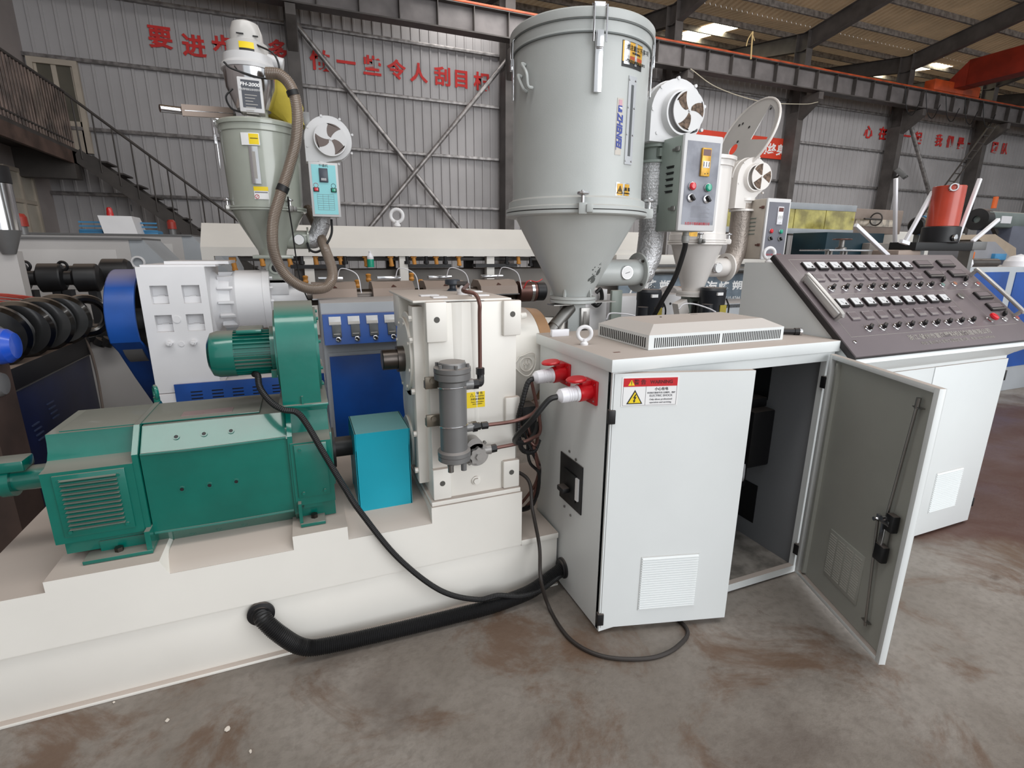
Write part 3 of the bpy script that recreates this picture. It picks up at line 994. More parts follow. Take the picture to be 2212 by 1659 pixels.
part('elbow_fitting', M().hexn((xc + .078, 1.9, z1), (xc + .105, 1.9, z1), .021).tube([(xc + .1, 1.9, z1), (xc + .118, 1.91, z1), (xo, 1.925, z1 + .015), (xo, 1.93, z1 + .04)], .015, 12).hexn((xo, 1.93, z1 + .03), (xo, 1.93, z1 + .058), .018), blk, oc, 'black elbow fitting')
z2 = 0.902
part('coupling_nut', M().hexn((xc + .078, 1.9, z2), (xc + .098, 1.9, z2 + .001), .022).hexn((xc + .098, 1.9, z2), (xc + .112, 1.9, z2), .016).hexn((xc + .118, 1.9, z2), (xc + .145, 1.9, z2), .016), blk, oc, 'black union nut')

# --- lubrication pump
px_, pz_ = 0.627, 0.763
alu = mat('cast_aluminium', 'a8a5a2', .42, .45, var=.1)
lp = thing('oil_pump', 'small silver gear pump beside the foot of the grey oil cooler', 'pump', (px_, 1.95, pz_))
part('pump_body', M().cyl((px_, 2.0, pz_), (px_, 1.93, pz_), .05, n=28).cyl((px_ - .01, 1.98, pz_ + .04), (px_ - .01, 1.93, pz_ + .04), .035).cyl((px_ + .02, 1.95, pz_ + .01), (px_ + .065, 1.945, pz_ + .012), .022), alu, lp)
kn = [(px_ + (.036 + .003 * math.cos(8 * a)) * math.cos(a), 1.93, pz_ + (.036 + .003 * math.cos(8 * a)) * math.sin(a)) for a in [2 * PI * i / 64 for i in range(64)]]
part('scalloped_cap', M().poly(kn, (0, -.02, 0)).hexn((px_, 1.912, pz_), (px_, 1.9, pz_), .015), alu, lp)
part('pump_bolts', M().hexn((px_ - .04, 1.93, pz_ - .03), (px_ - .04, 1.915, pz_ - .03), .007).hexn((px_ + .03, 1.93, pz_ + .055), (px_ + .03, 1.915, pz_ + .055), .007), steel, lp)
part('outlet_nut', M().hexn((px_ + .065, 1.945, pz_ + .012), (px_ + .09, 1.945, pz_ + .014), .018), blk, lp, 'black nut')

solo('oil_pipe', M().tube([(xc + .14, 1.9, z2), (.78, 1.9, z2 + .002), (.87, 1.92, z2 + .015), (.93, 1.98, z2 + .02), (.97, 2.05, z2 - .03), (.97, 2.06, z2 - .12), (.93, 2.02, z2 - .17), (.86, 2.1, z2 - .05)], .008, 10, 6), copper, 'brown copper oil pipe running right from the middle of the oil cooler', 'pipe')
solo('oil_pipe', M().tube([(px_ + .085, 1.945, pz_ + .013), (px_ + .2, 1.945, pz_ + .02), (.9, 1.96, pz_ + .03), (.95, 2.0, pz_ + .035), (.965, 2.04, pz_ + .09), (.95, 2.1, pz_ + .25)], .008, 10, 6), copper, 'brown copper oil pipe running right from the silver pump', 'pipe')

# ================================================================== electric cabinet
dark = mat('cabinet_shadow_black', '0c0c0e', .5)
ec = thing('electric_cabinet', 'light grey electric cabinet with two open doors and red sockets on its side', 'cabinet', (1.65, 1.9, 0))
x0, x1, y0, y1 = 1.055, 2.25, 1.6, 2.235
part('side_panel', M().box((x0, y0, .012), (x0 + .02, y1, 1.163), .002), cab, ec)
insm = mat('cabinet_inside_shaded_grey', '85888c', .45, var=.02)  # darker copy of the cabinet paint, interior shade put into the colour
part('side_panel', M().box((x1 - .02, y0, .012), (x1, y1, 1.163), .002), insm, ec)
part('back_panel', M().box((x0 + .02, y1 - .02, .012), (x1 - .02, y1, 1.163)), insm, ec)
part('bottom_panel', M().box((x0 + .02, y0 + .02, .012), (x1 - .02, y1 - .02, .03)), mat('dirty_cabinet_floor', '8b8680', .7, var=.2, vscale=14), ec)
part('top_panel', M().box((1.038, 1.575, 1.163), (2.262, 2.25, 1.213), .003), cab, ec)
part('front_frame', M().box((x0, y0 - .008, 1.118), (x1, y0 + .02, 1.163)).box((x0, y0 - .008, .012), (x1, y0 + .02, .05)).box((x0, y0 - .008, .05), (x0 + .035, y0 + .02, 1.118)).box((x1 - .045, y0 - .008, .05), (x1, y0 + .02, 1.118)), cab, ec)
part('door_seal', M().box((x1 - .03, y0 - .014, .05), (x1 - .024, y0 - .008, 1.118)).box((x1 - .018, y0 - .014, .05), (x1 - .012, y0 - .008, 1.118)), castm, ec)
part('mounting_plate', M().box((x0 + .05, 2.15, .12), (1.72, 2.16, 1.1)), mat('plate_blue_grey', '3f4248', .5), ec)
part('frequency_drive', M().box((2.08, 1.84, .50), (2.228, 2.0, .81), .01).box((2.06, 1.86, .54), (2.08, 1.98, .76), .006), blk, ec, 'black drive unit')
part('fan_unit', M().box((2.10, 1.90, .81), (2.228, 2.02, .86), .006), blk, ec, 'black component')
part('contactor', M().box((2.08, 1.9, .36), (2.15, 1.98, .50), .01), blk, ec, 'black component')
part('indicator', M().box((2.057, 1.87, .62), (2.06, 1.885, .635)), redbtn, ec)
part('breaker_block', M().box((1.4, 2.0, .36), (1.62, 2.15, .6), .008), blk, ec, 'black breaker')
part('wiring', M().tube([(2.08, 1.86, .52), (2.06, 1.84, .46), (2.09, 1.87, .42)], .005, 6).tube([(2.08, 1.88, .50), (2.05, 1.85, .44), (2.10, 1.89, .40)], .005, 6), whp, ec, kind='stuff')
part('wall_cutout', M().box((2.226, 1.9, .845), (2.2295, 2.12, 1.08)), dark, ec, 'black cut-out')
part('wall_cutout', M().box((2.226, 1.888, .13), (2.2295, 2.12, .355)), dark, ec, 'black cut-out')


def door(name, p, q, z0, z1, side, th=.024):
    p, q = V((p[0], p[1], 0)), V((q[0], q[1], 0))
    e = (q - p)
    w = e.length
    e = e.normalized()
    n = Z_.cross(e) * side

    def at(s, z, d):
        return p + e * s + Z_ * z + n * d
    mb = M()
    c = at(w / 2, (z0 + z1) / 2, -.002)
    mb.obox(c, e * w / 2, n * .0015, Z_ * (z1 - z0) / 2)
    for (s0, s1, a, b) in ((0, .018, z0, z1), (w - .018, w, z0, z1), (.018, w - .018, z0, z0 + .018), (.018, w - .018, z1 - .018, z1)):
        mb.obox(at((s0 + s1) / 2, (a + b) / 2, -.0035 - th / 2), e * (s1 - s0) / 2, n * th / 2, Z_ * (b - a) / 2)
    return mb, e, n, at, w


# left door, slightly ajar: its outer face looks at the camera
mb, e, n, at, w = door('door', (1.062, 1.588), (1.61, 1.443), .03, 1.155, -1)
dl = part('door', mb, cab, ec)
# warning label
lb = part('warning_label', M().obox(at(.142, 1.083, .0005), e * .113, n * .0005, Z_ * .058), whpr, dl, 'white warning label with red heading')
part('label_heading', M().obox(at(.142, 1.120, .0014), e * .107, n * .0004, Z_ * .0165), redpr, dl, 'red heading')
part('label_rules', M().obox(at(.142, 1.029, .0014), e * .107, n * .0003, Z_ * .0005).obox(at(.0355, 1.083, .0014), e * .0005, n * .0003, Z_ * .053).obox(at(.2485, 1.083, .0014), e * .0005, n * .0003, Z_ * .053).obox(at(.125, 1.066, .0014), e * .0005, n * .0003, Z_ * .037), greypr, dl, kind='stuff')
text('警 告', .021, at(.1, 1.12, .002), e, Z_, mat('dark_red_print', '5a0a10', .5), dl, bold=.0004)
text('WARNING', .0185, at(.185, 1.12, .002), e, Z_, bpy.data.materials['dark_red_print'], dl, bold=.0004)
text('小心有电', .0135, at(.187, 1.092, .0016), e, Z_, blackpr, dl)
text('本设备只能由专业人员操作、维护', .0075, at(.187, 1.0775, .0016), e, Z_, greypr, dl)
text('ELECTRIC SHOCK', .0115, at(.187, 1.066, .0016), e, Z_, greypr, dl)
text('Only allows professional', .0092, at(.187, 1.0515, .0016), e, Z_, greypr, dl)
text('operation and servicing.', .0092, at(.187, 1.0395, .0016), e, Z_, greypr, dl)


def tri(c, s, d):
    return [at(c[0] - s, c[1] - s * .85, d), at(c[0] + s, c[1] - s * .85, d), at(c[0], c[1] + s * .9, d)]


part('warning_triangle', M().poly(tri((.082, 1.062), .032, .0014), n * .0004), blackpr, dl)
part('triangle_fill', M().poly(tri((.082, 1.060), .025, .002), n * .0004), yelp, dl)
part('lightning_bolt', M().poly([at(.082 + a, 1.058 + b, .0026) for a, b in ((.002, .016), (-.007, .0), (-.001, .001), (-.004, -.009), (-.007, -.007), (-.002, -.018), (.004, -.009), (.0, -.009), (.007, .005), (.001, .004), (.006, .016))], n * .0004), blackpr, dl)
part('warning_triangle', M().poly(tri((.066, 1.119), .013, .002), n * .0004), yelp, dl, 'small yellow triangle')
part('exclamation_mark', M().obox(at(.066, 1.120, .0026), e * .0012, n * .0002, Z_ * .006).obox(at(.066, 1.1115, .0026), e * .0012, n * .0002, Z_ * .0012), blackpr, dl)


def louvre_plate(parent, s0, s1, a, b, d, k=22):
    f = part('vent_plate', M().obox(at((s0 + s1) / 2, (a + b) / 2, d + .001), e * (s1 - s0) / 2, n * .001, Z_ * (b - a) / 2), cab, parent)
    mb = M()
    for i in range(k):
        z = a + .01 + (b - a - .02) * i / (k - 1)
        mb.poly([at(s0 + .004, z, d + .002), at(s0 + .004, z + .006, d + .002), at(s0 + .004, z, d + .008)], e * (s1 - s0 - .008))
    part('vent_louvres', mb, cab, f, kind='stuff')
    return f


louvre_plate(dl, .16, .415, .105, .363, .0)
for z in (.985, .075):
    part('hinge', M().obox(at(-.004, z, -.004), e * .014, n * .012, Z_ * .028, .003), blk, dl, 'black hinge')
# right door, wide open: its inner face looks at the camera
mb, e, n, at, w = door('door', (2.195, 1.575), (1.973, 1.008), .03, 1.155, -1)
# flip so the tray opens towards -X (the inner face)
n = V((-abs(n.x), abs(n.y), 0)) if n.x > 0 else n
inner = V((-1, 0, 0)) - e * V((-1, 0, 0)).dot(e)
inner.normalize()


def at(s, z, d):
    return V((2.195, 1.575, 0)) + e * s + Z_ * z + inner * d


n = inner
mb = M()
mb.obox(at(w / 2, .5925, -.024), e * w / 2, n * .0015, Z_ * .5625)
for (s0, s1, a, b) in ((0, .02, .03, 1.155), (w - .022, w, .03, 1.155), (.02, w - .022, .03, .05), (.02, w - .022, 1.135, 1.155)):
    mb.obox(at((s0 + s1) / 2, (a + b) / 2, -.0115), e * (s1 - s0) / 2, n * .0115, Z_ * (b - a) / 2, .001)
dr = part('door', mb, cab, ec)
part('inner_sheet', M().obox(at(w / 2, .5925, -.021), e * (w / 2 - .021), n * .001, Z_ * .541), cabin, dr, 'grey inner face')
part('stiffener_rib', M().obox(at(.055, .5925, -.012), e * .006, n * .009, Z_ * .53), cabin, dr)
part('lock_rod', M().cyl(at(.50, .62, .0), at(.525, 1.07, -.005), .005, n=10).cyl(at(.525, 1.06, -.005), at(.526, 1.10, -.005), .008, n=12).obox(at(.53, 1.065, -.008), e * .02, n * .008, Z_ * .002), steel, dr)
part('lock_rod', M().cyl(at(.46, .585, .0), at(.5, .12, -.005), .005, n=10).obox(at(.497, .14, -.008), e * .02, n * .008, Z_ * .002), steel, dr)
part('lock_mechanism', M().obox(at(.505, .55, .0), e * .012, n * .012, Z_ * .06, .002).obox(at(.5, .60, .008), e * .035, n * .006, Z_ * .012, .002).cyl(at(.46, .585, .0), at(.46, .585, .018), .008, n=10).cyl(at(.5, .61, .0), at(.5, .61, .02), .01, n=10).cyl(at(.445, .58, .005), at(.47, .585, .005), .006, n=8), chrome, dr, 'zinc lock mechanism')
part('lock_body', M().obox(at(.53, .605, .0), e * .02, n * .014, Z_ * .035, .004), blk, dr, 'black lock body')
part('lock_cam', M().obox(at(.51, .465, .002), e * .025, n * .014, Z_ * .035, .006), blk, dr, 'black lock body')
vg = part('vent_grille', M().obox(at(.3, .265, -.018), e * .115, n * .003, Z_ * .115, .001), cabin, dr)
mb = M()
for i in range(4):
    for k in range(17):
        mb.obox(at(.215 + i * .056, .17 + k * .0118, -.0145), e * .022, n * .001, Z_ * .0028)
part('grille_slots', mb, mat('pale_slot', 'c3c3bc', .5), vg, kind='stuff')
for z in (1.02, .15):
    part('hinge', M().obox(V((2.205, 1.585, z)), (.014, 0, 0), (0, .014, 0), (0, 0, .028), .003).obox(V((2.235, 1.588, z)), (.02, 0, 0), (0, .004, 0), (0, 0, .02), .002), blk, ec, 'black hinge')

# side: sockets, breaker, screws
for (sy, sz, lab) in ((1.735, 1.052, 'red industrial socket with a white plug, nearer the cabinet front'), (1.965, 1.075, 'red industrial socket with a white plug, farther from the cabinet front')):
    s_ = thing('power_socket', lab, 'socket', (1.055, sy, sz))
    part('mounting_plate', M().box((1.043, sy - .05, sz - .05), (1.055, sy + .05, sz + .05), .004), redp, s_)
    part('screws', M().cyl((1.043, sy - .034, sz + .034), (1.041, sy - .034, sz + .034), .004, n=8).cyl((1.043, sy + .034, sz - .034), (1.041, sy + .034, sz - .034), .004, n=8).cyl((1.043, sy - .034, sz - .034), (1.041, sy - .034, sz - .034), .004, n=8), chrome, s_, kind='stuff')
    ax = V((-.97, .0, -.05)).normalized()
    o = V((1.045, sy, sz))
    part('socket_body', M().lathe(o, ax, [(.033, 0), (.033, .02), (.036, .03), (.036, .055), (.034, .058)], 28), redp, s_)
    part('hinge_block', M().box((1.0, sy - .014, sz + .03), (1.043, sy + .014, sz + .048), .003), redp, s_)
    part('lid', M().lathe(o + V((-.065, 0, .05)), V((-.12, 0, 1)), [(.040, 0), (.042, .006), (.036, .011), (0, .012)], 28), redp, s_, 'red hinged lid')
    pg = thing('power_plug', 'white ribbed plug pushed into the ' + ('nearer' if sy < 1.8 else 'farther') + ' red socket on the cabinet side', 'plug', o + ax * .05)
    part('plug_body', M().lathe(o + ax * .05, ax, [(.033, 0), (.033, .02), (.030, .022), (.030, .062), (.028, .085), (.016, .098), (.013, .10)], 28), whp, pg)
    part('grip_rings', M().torus(o + ax * .085, ax, .030, .0012, 28, 5).torus(o + ax * .095, ax, .030, .0012, 28, 5).torus(o + ax * .105, ax, .030, .0012, 28, 5), whp, pg, kind='stuff')
bs = thing('breaker_switch', 'black main breaker switch set in the left side of the cabinet', 'switch', (1.05, 1.88, .58))
part('face_plate', M().box((1.049, 1.775, .472), (1.055, 1.98, .70), .002), blk, bs)
part('inner_frame', M().box((1.042, 1.82, .51), (1.049, 1.93, .64), .002), rub, bs)
part('toggle', M().box((1.005, 1.865, .54), (1.043, 1.925, .565), .006), blk, bs)
part('rating_label', M().box((1.0405, 1.795, .53), (1.0485, 1.818, .635), .0), whpr, bs, 'white rating label')
for (y, z) in ((1.90, .728), (1.84, .712), (1.93, .44), (1.87, .425)):
    part('screw', M().cyl((1.055, y, z), (1.05, y, z), .006, n=10), steel, bs)
part('cable_gland', M().lathe((1.055, 1.925, .115), (-1, 0, 0), [(.05, 0), (.05, .008), (.042, .012), (.042, .02)], 28), blk, ec, 'black conduit collar')

eye = thing('lifting_eye', 'white lifting eye screwed to the top of the cabinet beside the vent hood', 'lifting eye', (1.097, 1.886, 1.213))
part('ring', M().torus((1.097, 1.886, 1.262), (.35, 1, 0), .029, .0085), white, eye)
part('collar', M().lathe((1.097, 1.886, 1.213), Z_, [(.017, 0), (.017, .008), (.011, .014), (.011, .026)], 20), white, eye)
part('corner_block', M().box((1.06, 2.12, 1.213), (1.15, 2.14, 1.245), .002), whp, ec, 'white block')
part('top_hole', M().box((1.12, 1.69, 1.2132), (1.15, 1.70, 1.2137)), mat('rust_hole', '5b3020', .7), ec)

# vent hood
vh = thing('vent_hood', 'white slotted roof vent lying on top of the cabinet', 'vent hood', (1.65, 1.87, 1.213))
a = [(1.277, 1.684), (2.016, 1.684), (2.016, 2.07), (1.277, 2.07)]
i_ = [(1.345, 1.75), (1.948, 1.75), (1.948, 2.004), (1.345, 2.004)]
mb = M()
r1 = [mb.b.verts.new((x, y, 1.214)) for x, y in a]
r2 = [mb.b.verts.new((x, y, 1.274)) for x, y in a]
r3 = [mb.b.verts.new((x, y, 1.308)) for x, y in i_]
fs = [mb.b.faces.new(r3), mb.b.faces.new(r1)]
for p, q in ((r1, r2), (r2, r3)):
    for k in range(4):
        fs.append(mb.b.faces.new((p[k], p[(k + 1) % 4], q[(k + 1) % 4], q[k])))
bmesh.ops.recalc_face_normals(mb.b, faces=fs)
part('hood_shell', mb, cab, vh)
mb = M()
for k in range(66):
    x = 1.305 + k * .0104 + (.012 if k > 32 else 0)
    mb.box((x, 1.6825, 1.222), (x + .0042, 1.6845, 1.262))
for k in range(24):
    y = 1.705 + k * .0148
    mb.box((1.2755, y, 1.222), (1.2775, y + .006, 1.262))
part('vent_slots', mb, dark, vh, 'narrow black slots', kind='stuff')
part('screw', M().cyl((1.52, 1.93, 1.308), (1.52, 1.93, 1.311), .005, n=8), steeldk, vh)
part('slot_hole', M().box((1.72, 1.96, 1.308), (1.76, 1.966, 1.3085)), dark, vh)

# coiled lead and connector on the cabinet top
ccn = thing('coiled_lead', 'black coiled lead with a metal connector on the cabinet top by the console', 'cable', (2.1, 1.95, 1.213))
part('coil', M().torus((2.10, 1.86, 1.243), (.5, -.6, .3), .026, .008).torus((2.11, 1.87, 1.245), (.3, -.7, .2), .024, .008).torus((2.09, 1.95, 1.24), (.2, -.4, .8), .03, .007), rub, ccn)
part('lead_tail', M().tube([(2.06, 2.1, 1.23), (2.09, 2.05, 1.27), (2.13, 2.0, 1.25), (2.12, 1.9, 1.222)], .007, 8), rub, ccn)
part('connector', M().cyl((2.13, 1.80, 1.23), (2.19, 1.77, 1.23), .014, n=16).cyl((2.19, 1.77, 1.23), (2.215, 1.757, 1.23), .017, n=16), blk, ccn)
part('connector_ring', M().cyl((2.208, 1.76, 1.23), (2.218, 1.755, 1.23), .0185, n=16).cyl((2.125, 1.803, 1.23), (2.13, 1.8, 1.23), .015, n=16), chrome, ccn)
part('orange_tag', M().box((2.115, 1.81, 1.222), (2.128, 1.815, 1.244), .002), orange, ccn)

# ================================================================== control console
kc = thing('control_console', 'tall grey control console cabinet with a sloping dark instrument board', 'console', (3.0, 1.9, 0))
cx0, cx1 = 2.268, 3.66
body = [(2.2, .012), (2.2, 1.545), (1.985, 1.55), (1.50, 1.135), (1.49, 1.12), (1.585, 1.045), (1.585, .012)]
part('cabinet_body', M().poly([(cx0, y, z) for y, z in body], (cx1 - cx0, 0, 0)), cab, kc)
part('desk_overhang', M().poly([(cx1, y, z) for y, z in ((2.2, 1.30), (2.2, 1.545), (1.985, 1.55), (1.50, 1.135), (1.49, 1.12), (1.58, 1.06))], (.07, 0, 0)), cab, kc)
part('door', M().box((3.0, 1.572, .02), (cx1 - .004, 1.585, 1.03), .002), cab, kc)
part('door', M().box((cx0 + .01, 1.572, .02), (2.993, 1.585, 1.03), .002), cab, kc)
for z in (.93, .14):
    part('hinge', M().box((cx1 - .002, 1.57, z - .03), (cx1 + .012, 1.6, z + .03), .003), blk, kc, 'black hinge')
e, n = X_.copy(), V((0, -1, 0))


def at(s, z, d):
    return V((s, 1.572 - d, z))


louvre_plate(kc, 3.22, 3.47, .15, .40, .0, 20)
# board: origin at its top left corner
B0 = V((2.255, 1.985, 1.578))
bd = V((0, -.473, -.41)).normalized()
bn_ = V((0, -.655, .7556)) if True else None
bn_ = X_.cross(bd)
if bn_.z < 0:
    bn_ = -bn_
boardm = mat('brown_grey_board', '6c6366', .33, var=.04)


def b(x, v, d=0.):
    return V((x, B0.y, B0.z)) + bd * v + bn_ * d


def bbox(mb, x, v, w, h, d0, d1, bev=0):
    return mb.obox(b(x, v, (d0 + d1) / 2), X_ * w / 2, bd * h / 2, bn_ * (d1 - d0) / 2, bev)


bdp = part('instrument_board', bbox(M(), 2.995, .315, 1.48, .67, -.028, 0, .003), boardm, kc, 'brown-grey instrument board')
edge = mat('board_edge_black', '262223', .45)
part('board_edge', bbox(M(), 2.995, .315, 1.486, .676, -.034, -.006, .003), edge, kc, 'black board edge')
meterf = mat('meter_face', 'd3d4d6', .25, var=.02)
k_ = 0


def meter(x, v):
    m = part('panel_meter', bbox(M(), x, v, .066, .054, 0, .012, .002), edge, kc)
    part('meter_face', bbox(M(), x, v - .003, .056, .042, .0115, .0135), meterf, m)
    part('needle', M().bar(b(x, v + .008, .0142), b(x - .010, v - .008, .0142), .0012, .0006).cyl(b(x + .012, v + .011, .0135), b(x + .012, v + .011, .0155), .005, n=10), blk, m)


def ctl(x, v):
    m = part('temperature_controller', bbox(M(), x, v, .058, .052, 0, .008, .0015), mat('controller_grey', '7b7376', .35) if 'controller_grey' not in bpy.data.materials else bpy.data.materials['controller_grey'], kc)
    part('controller_window', bbox(M(), x, v - .006, .048, .026, .0078, .0088), boardm, m)
    part('key_strip', bbox(M(), x, v + .018, .05, .004, .0078, .0088), silverpr, m)


def knob(x, v, r=.0165, a=.6):
    m = part('rotary_knob', M().lathe(b(x, v), bn_, [(r + .002, 0), (r + .002, .004), (r, .006), (r, .012), (r - .002, .013), (0, .013)], 20), chrome, kc, 'chrome-ringed knob')
    d = (X_ * math.cos(a) - bd * math.sin(a))
    part('knob_bar', M().obox(b(x, v, .02), d * .0165, d.cross(bn_) * .0075, bn_ * .009, .002), blk, m)


for i in range(9):
    x = 2.412 + i * .0969
    meter(x, .078)
    ctl(x + .010, .158)
    knob(x + .034, .237)
    meter(2.432 + i * .1, .336)
    ctl(2.442 + i * .1, .42)
    knob(2.47 + i * .101, .501)
for (x, v) in ((3.346, 0.069), (3.561, 0.065), (3.362, 0.15), (3.573, 0.149), (3.605, 0.328), (3.611, 0.415)):
    m = part('digital_display', bbox(M(), x, v, .13, .055, 0, .012, .002), edge, kc)
    part('display_face', bbox(M(), x + .002, v - .008, .112, .030, .0115, .0125), boardm, m)
    part('key_strip', bbox(M(), x, v + .018, .12, .003, .0115, .0125), silverpr, m)
for (x, v), mm, l in (((3.331, 0.237), mat('jade_button', '6b8a84', .3), 'dull green button'), ((3.449, 0.231), mat('amber_button', 'a06a50', .3), 'dull orange button'), ((3.55, 0.233), mat('pale_button', '9a9696', .3), 'grey button'),
                      ((3.662, 0.237), mat('dim_red_button', '9a4a44', .3), 'dull red button'), ((3.578, 0.507), bpy.data.materials['pale_button'], 'grey button'), ((3.691, 0.507), bpy.data.materials['dim_red_button'], 'dull red button')):
    m = part('push_button', M().lathe(b(x, v), bn_, [(.016, 0), (.016, .005), (.0135, .007), (.0135, .012)], 20), chrome, kc, l)
    part('button_cap', M().lathe(b(x, v), bn_, [(.0125, .0), (.0125, .012), (.009, .015), (0, .016)], 20), mm, m)
for (x, v) in ((3.378, 0.199), (3.594, 0.197), (3.617, 0.471)):
    part('toggle_lever', M().obox(b(x, v, .012), (X_ * .8 - bd * .6) * .02, (X_ * .6 + bd * .8) * .006, bn_ * .010, .002), blk, kc, 'black lever')
x, v = (3.398, 0.324)
part('buzzer', M().lathe(b(x, v), bn_, [(.021, 0), (.021, .008), (.017, .012), (0, .013)], 8), steel, kc, 'silver buzzer')
x, v = (3.445, 0.502)
es = part('emergency_stop', M().lathe(b(x, v), bn_, [(.020, 0), (.020, .006), (.015, .008), (.012, .02)], 24), chrome, kc)
part('stop_head', M().lathe(b(x, v), bn_, [(.012, .018), (.022, .024), (.024, .030), (.021, .038), (.010, .041), (0, .041)], 24), redbtn, es, 'red mushroom head')
# engraved silver frame lines
mb = M()
L_ = [((2.32, .022), (3.6, .022)), ((2.32, .022), (2.32, .54)), ((2.32, .54), (3.66, .54)), ((3.6, .022), (3.66, .3)), ((3.66, .3), (3.66, .54)), ((2.335, .272), (3.655, .272)), ((2.80, .022), (2.80, .272)), ((3.235, .022), (3.235, .272)), ((3.44, .022), (3.44, .272)),
      ((2.58, .272), (2.58, .54)), ((2.78, .272), (2.78, .54)), ((3.30, .272), (3.30, .54)), ((3.46, .272), (3.46, .54))]
for p, q in L_:
    mb.bar(b(p[0], p[1], .0004), b(q[0], q[1], .0004), .0018, .0006, bn_)
part('engraved_lines', mb, silverpr, kc, 'thin silver frame lines', kind='stuff')
mb = M()
for i in range(9):
    for xx, v in ((2.40 + i * .0969, .043), (2.42 + i * .1, .30)):
        bbox(mb, xx, v, .03, .003, 0, .0006)
        bbox(mb, xx + .008, v + .006, .024, .003, 0, .0006)
    for k in (-1, 0, 1):
        bbox(mb, 2.446 + i * .0969 + k * .018, .215, .003, .003, 0, .0006)
        bbox(mb, 2.47 + i * .101 + k * .018, .478, .003, .003, 0, .0006)
part('caption_marks', mb, silverpr, kc, 'tiny silver captions', kind='stuff')
text('浙江·衢州市富海塑料机械制造有限公司', .034, b(3.03, .574, .0006), X_, -bd, silverpr, kc, bold=.0006, fit=.67)
text('地址: 衢州市七里街工业园区星光路   电话: 0570-3690666', .022, b(3.05, .612, .0006), X_, -bd, silverpr, kc, fit=.60)
for (x, v) in ((2.315, .57), ):
    part('corner_screw', M().lathe(b(x, v), bn_, [(.009, 0), (.009, .004), (.006, .007), (0, .007)], 14), chrome, kc)
hx = 2.30
alum = mat('brushed_aluminium', 'bdbbb9', .35, .5)
part('handle', M().tube([b(hx, .175, 0), b(hx, .175, .03), b(hx, .19, .042), b(hx + .01, .42, .042), b(hx + .01, .435, .03), b(hx + .01, .435, 0)], .011, 12, 4), alum, kc, 'broad silver handle')
part('handle_plate', M().obox(b(hx + .002, .305, .026), X_ * .0165, bd * .125, bn_ * .017, .006), alum, kc, 'broad silver handle side')
part('handle', M().tube([b(3.70, .16, 0), b(3.70, .16, .035), b(3.70, .175, .045), b(3.71, .47, .045), b(3.71, .485, .035), b(3.71, .485, 0)], .011, 12, 4), alum, kc, 'silver bar handle')
eye2 = dup(eye, (0, 0, 0), 'white lifting eye on the roof of the control console', 'lifting eyes')
eye2.location = (2.33, 2.1, 1.545)
eye['group'] = 'lifting eyes'

# ================================================================== hopper dryers
def vane_face(t, c, ex, ey, R, vm, cm, nm='face_plate', nv=3, a0=.2, sweep=.9, w=.95, straight=False):
    n = V(ex).cross(V(ey)) * -1
    if n.y > 0:
        n = -n
    f = part(nm, M().poly(circ(c, ex, ey, R, 40), n * .006), vm, t)
    for k in range(nv):
        a = a0 + 2 * PI * k / nv
        pts = []
        for i in range(7):
            q = i / 6
            r = R * (.1 + .82 * q)
            aa = a + (0 if straight else sweep * (q - .4) * .6)
            pts.append((r, aa))
        for i in range(5):
            pts.append((R * .92, pts[6][1] + w * (i + 1) / 5))
        for i in range(7):
            q = 1 - i / 6
            r = R * (.1 + .82 * q)
            aa = a + w * 1.0 + (0 if straight else sweep * (q - .4) * .9)
            pts.append((r, aa if q > .05 else a + w / 2))
        P_ = [V(c) + V(ex) * (r * math.cos(g)) + V(ey) * (r * math.sin(g)) + n * .0062 for r, g in pts]
        part('intake_opening', M().poly(P_, n * .001), cm, f, 'rusty filter showing through the opening')
    part('hub', M().lathe(V(c) + n * .006, n, [(R * .07, 0), (R * .06, .006), (0, .007)], 14), vm, f)
    return f


rustf = mat('rusty_filter', '6d5a4c', .8, var=.3, vscale=60)


def blower(t, cx_, cz, yf, R, depth, zb, paint, bolts=8):
    o = []
    xl = cx_ - R * 1.12
    xi = cx_ - R * .28
    o.append((xl, zb))
    for k in range(25):
        a = PI - 4.2 * k / 24
        rr = R * (1.12 - .2 * k / 24)
        o.append((cx_ + rr * math.cos(a), cz + rr * math.sin(a)))
    o.append((xi, zb))
    part('volute', M().poly([(x, yf, z) for x, z in o], (0, depth, 0)), paint, t)
    part('rim', M().tube([(x, yf + depth * .5, z) for x, z in o[1:-1]], R * .045, 6, 0), paint, t)
    part('intake_collar', M().lathe((cx_, yf, cz), (0, -1, 0), [(R * .74, 0), (R * .70, depth * .08), (R * .68, depth * .28), (R * .62, depth * .28), (R * .62, depth * .1)], 40, closed=False), paint, t)
    for k in range(bolts):
        a = .3 + 2 * PI * k / bolts
        part('lug', M().cyl((cx_ + R * 1.06 * math.cos(a), yf - .004, cz + R * 1.06 * math.sin(a)), (cx_ + R * 1.06 * math.cos(a), yf + .012, cz + R * 1.06 * math.sin(a)), R * .055, n=10), paint, t)


def shell_text(t, body, size, c, ax_, R, ang, z, m, **k):
    pass


